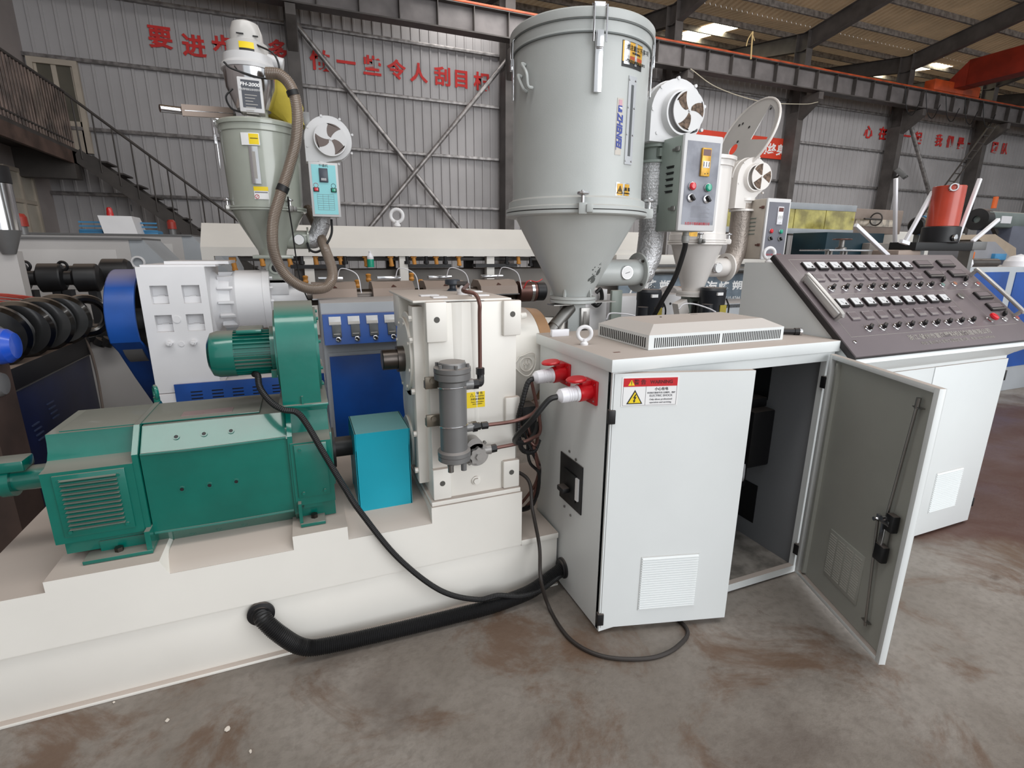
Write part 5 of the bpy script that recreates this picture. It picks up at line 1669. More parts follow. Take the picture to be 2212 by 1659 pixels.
curved_label(lbx, 'yellow_field', sx2, sy2, .2425, -.23, .0, z_top - .13, z_top - .07, yelp)
curved_label(lbx, 'text_line', sx2, sy2, .2432, -.2, -.02, z_top - .098, z_top - .094, blackpr)
sgx = curved_label(sh_, 'sight_glass_frame', sx2, sy2, .2335, -.27, -.05, z_fl + .14, z_top - .14, chrome, 'chrome sight-glass frame', .004)
curved_label(sgx, 'sight_glass', sx2, sy2, .2376, -.2, -.12, z_fl + .17, z_top - .17, silverpr)
lb2 = curved_label(sh_, 'heat_label', sx2, sy2, .226, -.27, .1, z_fl + .05, z_fl + .125, whpr, 'small white and yellow label')
curved_label(lb2, 'yellow_band', sx2, sy2, .2272, -.27, .1, z_fl + .10, z_fl + .125, yelp)
curved_label(lb2, 'grey_band', sx2, sy2, .2272, -.25, .08, z_fl + .088, z_fl + .094, greypr)
p, tx, d = on_cyl(sx2, sy2, .228, -.2, z_fl + .065)
part('ban_symbol', M().torus(p, d, .012, .0015, 16, 4).obox(p, (tx + Z_).normalized() * .01, d * .0004, (tx - Z_).normalized() * .001), redpr, lb2)
gz_ = 1.667
ex = 0.079
part('air_inlet', M().cyl((sx2 + .1, 4.0, gz_), (ex, 4.0, gz_), .062, n=32).cyl((ex - .012, 4, gz_), (ex, 4, gz_), .085, n=32), olive, sh_)
g_ = part('temperature_gauge', M().cyl((0.013, 3.945, gz_), (0.013, 3.92, gz_), .035, n=28, bev=.003), chrome, sh_, 'dial gauge')
part('dial', M().cyl((0.013, 3.921, gz_), (0.013, 3.9185, gz_), .03, n=28), whpr, g_)
fd2 = thing('foil_duct', 'foil-wrapped elbow duct between the small hopper and the turquoise control box', 'duct', (ex, 4.0, gz_))
part('duct', M().tube([(ex, 4, gz_), (ex + .03, 4, gz_), (0.133, 4, gz_ + .03), (0.175, 4, gz_ + .12), (0.178, 4.0, 1.819), (0.202, 4.0, 2.177)], .057, 28, 8), foil, fd2)
bs2 = dup(bw, (0, 0, 0), 'small white centrifugal blower above the turquoise control box')
bpy.data.objects.remove(bs2) if False else None
for ch in [o for o in COL.objects if o.parent == bs2]:
    for g in [o for o in COL.objects if o.parent == ch]:
        bpy.data.objects.remove(g)
    bpy.data.objects.remove(ch)
bs2.location = (0.267, 3.95, 2.316)
bs2['label'] = 'small white centrifugal blower above the turquoise control box'
BASE[bs2.name] = Matrix.Translation(bs2.location)
c2 = V((0.267, 3.95, 2.316))
blower(bs2, c2.x, c2.z, 3.95, .145, .11, 2.175, pale, 8)
vane_face(bs2, (c2.x + .0, 3.915, c2.z), X_, Z_, .105, pale, mat('dull_brown_filter', '6f6460', .7), a0=1.0, sweep=-.7, w=1.0)  # brown is the colour of the filter behind the openings
tb = thing('turquoise_control_box', 'turquoise-faced control box hanging beside the small hopper', 'control box', (0.198, 3.85, 1.989))
q0, q1 = 0.116, 0.291
w0, w1 = 1.82, 2.155
turq = mat('turquoise_face', '8fd6dc', .4, var=.02)
part('enclosure', M().box((q0, 3.85, w0), (q1, 4.0, w1), .006), greydk, tb)
part('front_cover', M().box((q0 - .004, 3.84, w0 - .004), (q1 + .004, 3.852, w1 + .004), .004), pale, tb)
part('face_sheet', M().box((q0 + .012, 3.8385, w0 + .012), (q1 - .012, 3.8405, w1 - .012)), turq, tb, 'turquoise face sheet')
xm = (q0 + q1) / 2
hh2 = w1 - w0
t_ = part('temperature_controller', M().box((xm - .03, 3.83, w1 - hh2 * .36), (xm + .025, 3.84, w1 - hh2 * .1), .002), mat('slate_controller', '3e4450', .35), tb)
text('888', .022, (xm - .003, 3.8295, w1 - hh2 * .31), X_, Z_, whpr, t_)
text('干燥机', .02, (xm, 3.838, w1 - hh2 * .055), X_, Z_, blackpr, tb)
for dx, mm, l in ((-.055, redbtn, 'red switch'), (.055, grnbtn, 'green switch')):
    r_ = part('rocker_switch', M().box((xm + dx - .018, 3.832, w1 - hh2 * .54), (xm + dx + .018, 3.84, w1 - hh2 * .46), .002), blk, tb)
    part('switch_key', M().box((xm + dx - .012, 3.829, w1 - hh2 * .53), (xm + dx + .012, 3.833, w1 - hh2 * .47), .001), mm, r_, l)
    part('pictogram', M().torus((xm + dx, 3.838, w1 - hh2 * .42), Y_, .014, .0012, 16, 4), redpr if dx < 0 else blackpr, tb)
mb = M()
for k in range(8):
    mb.box((q0 + .035, 3.8375, w0 + .04 + k * .014), (q1 - .035, 3.8385, w0 + .0412 + k * .014))
for k in range(4):
    x = q0 + .035 + (q1 - q0 - .07) * k / 3
    mb.box((x, 3.8375, w0 + .04), (x + .001, 3.8385, w0 + .04 + 7 * .014))
part('printed_table', mb, greypr, tb, kind='stuff')
solo('black_lead', M().tube([(0.233, 3.9, 1.803), (0.224, 3.88, 1.707), (0.174, 3.86, 1.624), (0.12, 3.86, 1.586), (0.077, 3.88, 1.599), (0.064, 3.92, 1.645)], .008, 8), rub, 'black lead looping from the turquoise box under the foil elbow', 'cable')

# vacuum loader
lx, ly = -0.18, 4.0
vl = thing('vacuum_loader', 'grey and chrome vacuum loader with a yellow bag on top of the small hopper', 'loader', (lx, ly, z_top))
z = [2.97, 2.901, 2.836, 2.766, 2.735, 2.703, 2.584, 2.414]
part('motor_cover', M().lathe((lx, ly, z[3]), Z_, [(.125, -.02), (.12, 0), (.12, z[2] - z[3]), (.096, z[2] - z[3] + .012), (.092, z[1] - z[3]), (.075, z[0] - z[3] - .02), (.03, z[0] - z[3]), (0, z[0] - z[3] + .003)], 48), mat('grey_plastic_cover', 'bcbab7', .35, coat=.2), vl, 'pale grey domed motor cover')
part('vent_slot', M().box((lx - .05, 3.900, z[2] + .03), (lx - .01, 3.908, z[2] + .036)).box((lx + .04, 3.91, z[2] + .028), (lx + .07, 3.92, z[2] + .034)), dark, vl)
part('lid_ring', M().lathe((lx, ly, z[5]), Z_, [(.165, -.02), (.168, 0), (.15, .02), (.145, z[3] - z[5]), (.12, z[3] - z[5] + .004)], 56), pale, vl)
part('chrome_bowl', M().lathe((lx, ly, z[6]), Z_, [(.10, -.12), (.148, 0), (.155, z[5] - z[6] - .02)], 56), chrome, vl, 'mirror chrome bowl')
part('neck', M().cyl((lx + .02, ly, z_top), (lx + .02, ly, z[6] - .1), .06), olive, vl)
part('side_port', M().cyl((lx + .1, 3.98, z[3] - .0), (lx + .2, 3.97, z[3] - .02), .035, n=20), pale, vl)
cl_ = curved_label(vl, 'caution_label', lx, ly, .1205, -.35, .35, z[2] - .075, z[2] - .015, yelp, 'yellow and black caution label')
curved_label(cl_, 'black_band', lx, ly, .1212, -.35, .35, z[2] - .085, z[2] - .05, blackpr)
kx0, kx1, kz0, kz1 = -0.25, -0.113, 2.412, 2.605
kb = part('control_unit', M().box((kx0, 3.8, kz0), (kx1, 3.9, kz1), .006), pale, vl, 'control unit with a dark instruction sheet')
part('instruction_sheet', M().box((kx0 + .02, 3.7985, kz0 + .025), (kx1 - .015, 3.8005, kz1 - .015)), mat('slate_print', '4a4d55', .4), kb)
text('FH-2000', .026, ((kx0 + kx1) / 2, 3.798, kz1 - .04), X_, Z_, whpr, kb, bold=.0008, shear=.2, fit=.11)
text('欧化微电脑全自动吸料机', .014, ((kx0 + kx1) / 2, 3.798, kz1 - .068), X_, Z_, whpr, kb, fit=.12)
mb = M()
for k in range(8):
    mb.box((kx0 + .035, 3.7975, kz1 - .10 - k * .017), (kx1 - .035 - .012 * (k % 3), 3.7985, kz1 - .096 - k * .017))
part('instruction_lines', mb, silverpr, kb, kind='stuff')
part('loader_cable', M().tube([(lx + .06, 3.9, z[3] + .05), (lx + .15, 3.86, z[3]), (lx + .17, 3.84, z[5] - .03), (lx + .1, 3.82, z[6] + .03), (lx - .08, 3.82, z[6] + .06), (lx - .13, 3.84, z[5] - .02)], .006, 6).tube([(lx - .1, 3.84, kz0 + .13), (lx - .14, 3.83, kz0 + .08), (lx - .12, 3.83, kz0 + .02), (lx - .06, 3.83, kz0 + .0)], .006, 6), rub, vl, kind='stuff')
yb = mat('yellow_cloth', 'b8a63c', .8, var=.12, bump=.4, bscale=9)
bagp = [(.02, (-0.087, 4.05, 2.795)), (.05, (-0.059, 4.05, 2.732)), (.07, (-0.024, 4.05, 2.668)), (.10, (-0.022, 4.07, 2.605)), (.12, (-0.018, 4.08, 2.539)), (.10, (0.007, 4.08, 2.471)), (.06, (0.042, 4.06, 2.419)), (.03, (0.078, 4.04, 2.398))]
mb = M()
rows = []
for i, (r, c) in enumerate(bagp):
    c = V(c)
    rows.append([mb.b.verts.new(c + V((math.cos(a) * r * 1.2 * (1 + .12 * math.sin(3 * a + i)), math.sin(a) * r * .7, .02 * math.cos(a * 2 + i)))) for a in [2 * PI * k / 14 for k in range(14)]])
for p, q in zip(rows, rows[1:]):
    for k in range(14):
        mb.b.faces.new((p[k], p[(k + 1) % 14], q[(k + 1) % 14], q[k]))
bmesh.ops.recalc_face_normals(mb.b, faces=mb.b.faces)
part('filter_bag', mb, yb, vl, 'yellow cloth filter bag')
hosem = mat('brown_translucent_hose', '786a5e', .35, var=.1, coat=.4)
hz3 = [(-0.083, 3.8, 2.639), (-0.006, 3.78, 2.632), (0.053, 3.76, 2.562), (0.073, 3.75, 2.433), (0.052, 3.74, 2.271), (-0.003, 3.72, 2.103), (-0.07, 3.7, 1.934), (-0.129, 3.68, 1.766), (-0.141, 3.66, 1.583), (-0.085, 3.66, 1.439), (0.024, 3.66, 1.358), (0.138, 3.68, 1.354), (0.19, 3.7, 1.404), (0.202, 3.75, 1.478), (0.175, 3.85, 1.599), (0.14, 4.1, 1.76), (0.092, 4.25, 1.895)]
ho = thing('suction_hose', 'brown wire-reinforced suction hose looping down from the vacuum loader', 'hose', (-0.129, 3.68, 1.766))
part('hose', M().tube(hz3, .034, 16, 10, ribs=.005, dip=.95), hosem, ho)
part('black_tape', M().tube([(-0.047, 3.705, 1.985), (-0.063, 3.7, 1.951)], .037, 16, 0).tube([(0.054, 3.755, 2.546), (0.062, 3.755, 2.518)], .037, 16, 0), rub, ho, 'black tape band', kind='stuff')
solo('hopper_lead', M().tube([(-0.029, 3.72, 1.924), (-0.03, 3.75, 1.857), (-0.022, 3.78, 1.715), (-0.016, 3.8, 1.538), (-0.001, 3.8, 1.386), (0.029, 3.7, 1.285)], .005, 6), rub, 'thin black lead hanging in front of the small hopper cone', 'cable')
lc = thing('suction_lance', 'bare steel suction lance sticking out left above the small hopper', 'suction pipe', (-0.52, 4.0, 2.432))
p0, p1, p2 = V((-0.686, 3.9, 2.409)), V((-0.576, 3.95, 2.415)), V((-0.31, 4.1, 2.454))
part('tube', M().cyl(p0, p1, .022, n=20).cyl(p1, p2, .03, n=20), chrome, lc)
part('sleeve', M().obox((p1 + p2) / 2 + V((0, -.03, -.0)), (p2 - p1) / 2, V((0, .004, 0)), V((0, 0, .032))), dustbr, lc)
part('junction_box', M().box((0.101, 4.3, 2.448), V((0.164, 4.3, 2.556)) + V((0, .1, 0)), .004), castm, vl)

# ================================================================== the machines farther back
offw = mat('off_white_paint', 'dddad4', .4, dust=.3, var=.015)
tk = thing('cooling_tank_hood', 'long off-white cooling tank with a sloping hood behind the second extruder', 'tank', (1.5, 5.8, 0))
ta, tb2 = -0.832, 4.147
tz0, tz1, tz2 = 1.54, 1.621, 1.843
part('hood', M().poly([(ta, 5.6, tz0), (ta, 5.6, tz1), (ta, 5.85, tz2), (ta, 6.3, tz2), (ta, 6.5, tz1), (ta, 6.5, tz0)], (tb2 - ta, 0, 0)), offw, tk)
part('left_leg', M().box((ta, 5.6, .9), (ta + .1, 5.66, tz0)), offw, tk)
for x in (0.088, 1.032, 2.011):
    part('post', M().box((x - .045, 5.62, .75), (x + .045, 5.70, tz0)), offw, tk)
for x in (0.993, 1.945, 2.86):
    part('rear_post', M().box((x - .05, 6.2, .75), (x + .05, 6.3, tz0)), darkst, tk)
gtr = mat('grey_trough_paint', '807b76', .5, dust=.6, var=.05)
part('trough', M().box((-0.046, 5.75, .7), (tb2, 6.3, 1.396)), gtr, tk, 'grey water trough')
part('support_frame', M().box((ta, 5.7, 0), (tb2, 6.3, .7)), lightg, tk)
part('spray_pipe', M().cyl((ta + .3, 5.75, tz0 - .03), (tb2 - .8, 5.75, tz0 - .03), .02, n=12), castm, tk)
for p in ((-0.584, 5.5, 1.469), (-0.338, 5.5, 1.511), (-0.09, 5.5, 1.502), (0.152, 5.5, 1.502), (0.39, 5.5, 1.501), (0.64, 5.5, 1.501), (0.895, 5.5, 1.501), (1.14, 5.5, 1.5), (1.383, 5.5, 1.5), (1.639, 5.5, 1.504), (2.354, 5.5, 1.519)):
    c = V(p) + V((0, .12, 0))
    q = part('orange_clip', M().box((c.x - .03, c.y, c.z + .02), (c.x + .03, c.y + .04, c.z + .06), .004).cyl((c.x, c.y + .02, c.z + .03), (c.x + .01, c.y + .02, c.z - .045), .022, n=12).lathe((c.x + .01, c.y + .02, c.z - .045), (0, 0, -1), [(.026, 0), (.026, .02), (.0, .03)], 12), orange, tk)
for p in ((0.022, 5.5, 1.511), (0.434, 5.5, 1.51), (1.067, 5.5, 1.51), (1.273, 5.5, 1.51), (1.484, 5.5, 1.509), (2.207, 5.5, 1.499), (2.505, 5.5, 1.478)):
    c = V(p) + V((0, .12, 0))
    part('black_valve', M().cyl((c.x, c.y, c.z + .05), (c.x, c.y, c.z - .02), .018, n=10).lathe((c.x, c.y, c.z - .02), (0, 0, -1), [(.03, 0), (.03, .03), (0, .035)], 12), blk, tk)
for p in ((0.043, 5.6, 1.312), (0.51, 5.3, 1.28), (0.619, 5.3, 1.336), (1.044, 5.3, 1.34), (1.136, 5.3, 1.273)):
    c = V(p)
    part('orange_clip', M().lathe(c, Z_, [(.02, -.04), (.028, -.02), (.02, 0), (.028, .03), (.015, .04)], 12), orange, tk)
part('rubber_strip', M().box((-0.083, 5.6, 1.419), (0.435, 5.74, 1.455)).box((1.082, 5.6, 1.42), (1.547, 5.74, 1.454)).box((1.828, 5.6, 1.421), (2.329, 5.74, 1.456)), blk, tk, 'black rubber strip', kind='stuff')
eye3 = dup(eye, (0, 0, 0), 'white lifting eye on the ridge of the off-white cooling tank hood', 'lifting eyes')
eye3.location = (1.047, 6.0, 1.857)
eye3.scale = (2.3, 2.3, 2.3)
bo = thing('green_bottle', 'plastic bottle half full of green liquid hanging under the white hood', 'bottle', (0.682, 5.6, 1.462))
c = V((0.685, 5.6, 1.429))
part('bottle', M().lathe(c - Z_ * .0, Z_, [(0, 0), (.032, 0), (.034, .06), (.034, .1), (.012, .14), (.012, .16), (0, .16)], 20), whp, bo)
part('liquid', M().lathe(c - Z_ * .0, Z_, [(.0345, .0), (.0352, .06), (.0352, .08)], 20), grnbtn, bo, 'green liquid')

# grey-white cooling tanks on the left
def longtank(name, lab, x0, x1, y0, z0, z1, slope, dy=.8):
    t = thing(name, lab, 'tank', ((x0 + x1) / 2, y0, 0), 'grey-white cooling tanks on the left')
    part('tank_body', M().poly([(x0, y0, 0), (x0, y0, z1), (x0, y0 + dy, z1), (x0, y0 + dy, 0)], (x1 - x0, 0, 0)), mat('grey_white_paint', 'bdbab8', .45, dust=.25, var=.02) if 'grey_white_paint' not in bpy.data.materials else bpy.data.materials['grey_white_paint'], t)
    part('sloping_end', M().poly([(x1, y0 + .01, 0), (x1, y0 + .01, z1), (x1 + .12, y0 + .01, z1), (x1 + slope, y0 + .01, z0), (x1 + slope, y0 + .01, 0)], (0, dy - .02, 0)), lightg, t, 'grey sloping end')
    part('front_panel', M().box((x0 + .1, y0 - .006, z0 - .1), (x1 - .12, y0, z1 - .1), .002), bpy.data.materials['grey_white_paint'], t)
    part('lid_edge', M().box((x0, y0 - .02, z1), (x1 + .12, y0 + dy, z1 + .02)), castm, t)
    return t


t1 = longtank('cooling_tank', 'grey-white cooling tank at far left with a ring on its sloping grey end', -4.4, -1.596 + .0, 6.5, 1.3, 1.689, .42)
part('end_ring', M().torus((-1.544, 6.49, 1.463), Y_, .055, .012, 24, 6), white, t1, 'white ring')
t2 = longtank('cooling_tank', 'second grey-white cooling tank partly hidden behind the first, with a control box on top', -4.2, -1.417, 8.2, 1.3, 1.766, .5)
ttop = 1.766
t3 = longtank('cooling_tank', 'short grey-white tank just left of the off-white sloping hood', -1.534, -1.182, 9.2, 1.3, 1.761, .3)
tc = thing('tank_control_box', 'white control box with a red beacon on top of the left tank', 'control box', (-2.106, 8.3, 1.758))
xa, xb = -2.271, -1.91
part('box', M().poly([(xa, 8.25, ttop + .02), (xa - .05, 8.3, 2.008), (xa - .05, 8.7, 2.008), (xa, 8.75, ttop + .02)], (xb - xa, 0, 0)), white, tc)
part('handle_slot', M().box((xb - .03, 8.245, ttop + .3), (xb - .015, 8.25, ttop + .38)), blk, tc)
c = V((-2.197, 8.35, 2.021))
part('beacon', M().lathe(c, Z_, [(.038, -.02), (.038, .02), (.034, .03), (.032, .07), (.022, .09), (0, .095)], 20), mat('red_beacon', 'cc2222', .25, coat=.4), tc, 'red beacon')
for p, l in (((-2.536, 6.8, 1.731), 'dull red beacon lamp on the left tank near the timber window'), ((-1.565, 8.5, 1.783), 'small red beacon lamp near the foot of the stair')):
    c = V(p)
    be = thing('beacon_lamp', l, 'lamp', c)
    part('base', M().cyl(c, c + V((0, 0, .08)), .04, n=14), castm, be)
    part('dome', M().lathe(c + V((0, 0, .08)), Z_, [(.055, 0), (.052, .09), (.035, .12), (0, .125)], 18), mat('dull_red_beacon', '9c3024', .4) if 'dull_red_beacon' not in bpy.data.materials else bpy.data.materials['dull_red_beacon'], be)
skyb = mat('sky_blue_paint', '3f86b5', .5, var=.1)
for p, q, l in (((-2.64, 8.6, 1.74), (-2.378, 8.6, 1.82), 'left of'), ((-1.96, 8.6, 1.749), (-1.754, 8.6, 1.813), 'right of')):
    t = thing('blue_fan_housing', 'sky-blue ribbed housing lying %s the white control box' % l, 'machine part', p)
    part('housing', M().box((p[0], 8.6, ttop), (q[0], 8.9, q[2] + .03), .02), skyb, t)
    for k in range(3):
        part('rib', M().box((p[0] + .02, 8.59, ttop + .06 + k * .05), (q[0], 8.6, ttop + .08 + k * .05)), skyb, t)

# row of black cylindrical heads on the low rail behind the navy machine
rr = thing('roller_rail', 'row of black flanged rollers with lifting lugs on a rail before the left tank', 'roller bank', (-2.004, 5.6, 1.358))
for k, px in enumerate(((-2.307, 5.6, 1.369), (-2.193, 5.6, 1.368), (-1.948, 5.6, 1.357), (-1.7, 5.6, 1.354))):
    c = V(px)
    d_ = V((-1, -.1, 0)).normalized()
    r_ = part('roller', M().lathe(c + V((.08, 0, 0)), d_, [(0, 0), (.08, 0), (.115, .02), (.12, .03), (.12, .17), (.075, .19), (.06, .2), (.055, .40)], 36), blkdust, rr)
    part('lifting_lug', M().torus(c + V((-.17, -.02, .10)), (.2, 1, 0), .035, .012, 20, 6), blkdust, r_)
    part('bracket', M().box((c.x - .2, c.y - .05, c.z - .42), (c.x - .14, c.y + .05, c.z - .1)).box((c.x - .02, c.y - .05, c.z - .42), (c.x + .04, c.y + .05, c.z - .1)), blkdust, r_)
c = V((-1.574, 5.9, 1.38))
part('roller', M().lathe(c + V((.1, 0, 0)), (-1, 0, 0), [(0, 0), (.11, 0), (.13, .03), (.13, .2), (.07, .24), (.07, .5), (0, .52)], 28), blkdust, rr)
part('rail', M().box((-3.3, 5.4, .82), (-1.3, 5.9, .96), .005), blkdust, rr)
part('plinth', M().box((-3.3, 5.45, 0), (-1.35, 5.85, .82)), bpy.data.materials['grey_white_paint'], rr, 'pale plinth')
t = part('foot_valves', M().cyl((-1.659, 5.35, 0.8), (-1.629, 5.35, 0.847), .045, n=14).cyl((-1.611, 5.35, 0.793), (-1.575, 5.35, 0.852), .045, n=14), blkdust, rr)

# navy haul-off in the left foreground
nx = -1.6
nv = thing('navy_machine', 'dark navy louvred machine with black wheels on top at the left edge', 'machine', (-1.9, 4.2, 0))
part('cabinet', M().box((nx - 1.0, 3.3, .02), (nx, 4.93, .80), .004), navy, nv)
part('top_deck', M().box((nx - 1.02, 3.28, .80), (nx + .015, 4.95, .93), .006), mat('black_deck', '16161b', .5, dust=.9, dustcol='7d6c60'), nv)
mb = M()
for (yy, zz) in ((4.12, .62), (3.88, .55), (4.22, .34), (4.0, .24)):
    for k in range(4):
        mb.obox((nx + .004, yy + .012 * k, zz - k * .035), (.004, 0, 0), (0, .045, 0), (0, 0, .004))
part('side_louvres', mb, mat('dim_steel_blue', '3c4766', .4), nv, kind='stuff')
part('edge_trim', M().box((nx, 3.3, .795), (nx + .018, 4.95, .803)), steel, nv)
blkg = mat('glossy_black_enamel', '0c0c0d', .25, var=.2, coat=.5, dust=.85, dustcol='8a7b6d')
for k, (yy, rad) in enumerate(((3.88, .17), (4.14, .17), (4.4, .17), (4.66, .17))):
    c = V((nx - .10 + .02 * k, yy, .93 + rad))
    w_ = part('wheel', M().lathe(c + V((0, 0, 0)), V((.25, -1, 0)), [(.06, -.10), (rad, -.07), (rad + .012, -.05), (rad + .012, .03), (rad - .01, .06), (.085, .06), (.08, .03), (.03, .035), (0, .035)], 40), blkg, nv)
    part('hub', M().lathe(c, V((.25, -1, 0)), [(.11, .032), (.07, .036), (.05, .07), (.025, .08), (0, .08)], 24), castm, w_, 'bare steel hub')
part('gear_cover', M().torus((nx + .05, 4.86, 1.1), V((.6, -1, 0)), .13, .035, 32, 10), blkg, nv)
part('terminal_block', M().box((nx - .75, 4.1, .93), (nx - .42, 4.6, 1.17), .01).box((nx - .7, 3.6, .93), (nx - .45, 4.05, 1.13), .01), dustbr, nv, 'dusty grey box')
hos = thing('air_hoses', 'bundle of thin red and grey air hoses arching over the navy machine', 'hoses', (nx - .4, 4.6, 1.0))
redh = mat('red_hose', 'a03c30', .4, var=.12)
for k in range(12):
    o_ = random.uniform(-.02, .02)
    q_ = k * .009
    part('hose', M().tube([(nx - .85 + q_, 4.3, 1.08 + o_), (nx - .65 + q_, 4.45, 1.2 + k * .004), (nx - .42, 4.6, 1.235 + k * .006), (nx - .2 + q_, 4.72, 1.19 + k * .003 + o_ * .5), (nx - .02 + q_ * .6, 4.85, 1.05 + o_)], .008, 6, 5), redh if k % 4 else castm, hos)
solo('dusty_lead', M().tube([(nx - .6, 4.2, 1.14), (nx - .35, 4.35, 1.23), (nx - .1, 4.6, 1.16), (nx + .0, 4.85, .96), (nx + .03, 4.9, .7), (nx + .02, 4.9, .2)], .009, 8), mat('dusty_cable', '8a7d74', .7), 'dusty brown cable running down the corner of the navy machine', 'cable')
bm = thing('blue_motor', 'blue motor with a rounded cap at the left edge of the picture', 'motor', (-1.425, 3.3, 1.12))
c = V((-1.334, 3.1, 1.153))
part('motor_cap', M().lathe(c - V((.18, 0, 0)), X_, [(.085, 0), (.085, .18), (.08, .21), (.06, .235), (0, .245)], 36), mat('bright_blue_enamel', '1c4fc0', .3, coat=.4, dust=.3), bm)
part('motor_foot', M().lathe(c + V((-.06, 0, -.18)), X_, [(0, -.1), (.06, -.1), (.06, .02), (.05, .04), (0, .045)], 24), castm, bm, 'grey round end')
part('stand', M().box((c.x - .3, 3.0, 0), (c.x - .05, 3.25, c.z - .1)), mat('dirty_brown_steel', '4a3a33', .6, var=.2), bm)
dr2 = thing('steel_dryer', 'stainless dryer with a black band and white lid edge at the left picture edge', 'dryer', (-1.827, 4.6, 1.767))
c = V((-1.975, 5.0, 1.877))
part('stainless_shell', M().cyl((c.x, 5.0, c.z - .15), (c.x, 5.0, c.z + .17), .1, n=36), chrome, dr2)
part('black_band', M().cyl((c.x, 5.0, c.z + .17), (c.x, 5.0, c.z + .29), .105, n=36, bev=.004), blk, dr2)
part('cone', M().cyl((c.x, 5.0, c.z - .32), (c.x, 5.0, c.z - .15), .04, .1, n=36), castm, dr2)
part('support', M().box((c.x - .4, 5.0, 0), (c.x + .04, 5.1, c.z - .3)), bpy.data.materials['grey_white_paint'], dr2)

# ---------------- right: second white dryer behind the console
wx, wy = 3.323, 3.8
wr = 0.251
wh2 = mat('warm_white_enamel', 'e6e2de', .25, dust=.3, var=.02, coat=.3)
hw = thing('white_hopper_dryer', 'white hopper dryer with its round lid swung open, behind the control console', 'hopper', (wx, wy, 1.0))
zf, zt2, zb2 = 1.689, 2.364, 1.255
part('cone', M().lathe((wx, wy, zb2), Z_, [(.09, 0), (.1, .03), (wr * .88, zf - zb2 - .03)], 64), wh2, hw)
part('joint_flange', M().lathe((wx, wy, zf - .03), Z_, [(wr * .9, 0), (wr, .003), (wr, .016), (wr - .006, .018), (wr, .022), (wr, .036), (wr * .92, .04)], 64), wh2, hw)
rb_ = wr * .93
part('body', M().lathe((wx, wy, zf + .01), Z_, [(rb_ + .01, 0), (rb_ + .01, .05), (rb_, .055), (rb_, zt2 - zf - .08), (rb_ + .012, zt2 - zf - .075), (rb_ + .012, zt2 - zf - .03), (rb_ + .03, zt2 - zf - .028), (rb_ + .03, zt2 - zf), (rb_, zt2 - zf + .004), (0, zt2 - zf + .004)], 72), wh2, hw)
part('lower_flange', M().lathe((wx, wy, zb2 - .05), Z_, [(.12, 0), (.14, .002), (.14, .02), (.135, .022), (.14, .024), (.14, .045), (.09, .05)], 40), wh2, hw)
part('throat', M().box((wx - .07, wy - .06, zb2 - .28), (wx + .05, wy + .06, zb2 - .05)), greydk, hw)
part('sight_window', M().box((wx - .05, wy - .07, zb2 - .26), (wx + .03, wy - .06, zb2 - .09), .003).box((wx - .02, wy - .073, zb2 - .22), (wx - .005, wy - .07, zb2 - .12)), steel, hw)
part('drain_spout', M().obox((wx - .14, wy - .03, zb2 - .15), V((.05, 0, .02)), (0, .04, 0), V((-.02, 0, .06))), wh2, hw)
for a in (-.62, .85):
    clamp(hw, wx, wy, wr - .01, a, zf, wh2 if a > 0 else steel, .95)
lid_c = V((3.92, 3.95, 2.617))
lx_ = V((.278, -.489, .827)).normalized()
ln = V((-.922, .104, .372))
ln = (ln - lx_ * ln.dot(lx_)).normalized()
ly_ = ln.cross(lx_)
Rl = .355
lidm = mat('grey_white_lid', 'c9c8c6', .35, var=.02)
lo = circ(lid_c, lx_, ly_, Rl, 48)
seg = [(Rl * .86 * math.cos(g), Rl * .86 * math.sin(g)) for g in [-1.35 + 1.35 * k / 10 for k in range(11)]]
holes = [[(.02 * Rl, -.22 * Rl)] + seg, [(-Rl * .38 + Rl * .15 * math.cos(g), Rl * .22 + Rl * .15 * math.sin(g)) for g in [2 * PI * k / 20 for k in range(20)]]]
lp_ = holed_plate('open_lid', lid_c, lx_, ly_, [(Rl * math.cos(g), Rl * math.sin(g)) for g in [2 * PI * k / 48 for k in range(48)]], holes, .006, lidm, hw, 'round lid standing open')
part('lid_rim', M().tube(lo + [lo[0], lo[1]], .012, 8, 0), wh2, lp_)
for a, r in ((1.2, .62), (1.35, .7), (-.2, .8), (2.6, .8), (2.9, .75), (2.2, .3), (.7, .3), (-2.4, .85)):
    part('rivet_hole', M().cyl(lid_c + lx_ * Rl * r * math.cos(a) + ly_ * Rl * r * math.sin(a) + ln * .006, lid_c + lx_ * Rl * r * math.cos(a) + ly_ * Rl * r * math.sin(a) + ln * .0075, .012, n=8), blackpr, lp_)
ix = 3.693
iz = 1.46
part('air_inlet', M().cyl((wx + .12, wy, iz), (ix, wy, iz), .085, n=36).cyl((ix - .015, wy, iz), (ix, wy, iz), .13, n=40), wh2, hw)
g_ = part('temperature_gauge', M().cyl((3.496, wy - .09, iz), (3.496, wy - .12, iz), .045, n=28, bev=.003), chrome, hw)
part('dial', M().cyl((3.496, wy - .12, iz), (3.496, wy - .122, iz), .039, n=28), whpr, g_)
lbw = part('name_plate', M().box((2.972, wy - rb_ - .004, 1.725), (3.115, wy - rb_ + .01, 1.769)), gold, hw, 'gold and black plate')
fd3 = thing('lagged_duct', 'dusty foil-lagged duct beside the white hopper behind the console', 'duct', (ix, wy, iz))
dfoil = mat('dusty_foil', 'a99f97', .4, .5, dust=.4, var=.12, bump=.6, bscale=60)
xv = 3.792
part('duct', M().tube([(ix, wy, iz), (ix + .04, wy, iz), (xv - .04, wy, iz + .05), (xv, wy, iz + .14), (3.803, 3.8, 1.702), (3.803, 3.8, 2.029)], .088, 32, 8), dfoil, fd3)
c = V((3.807, 3.8, 2.037))
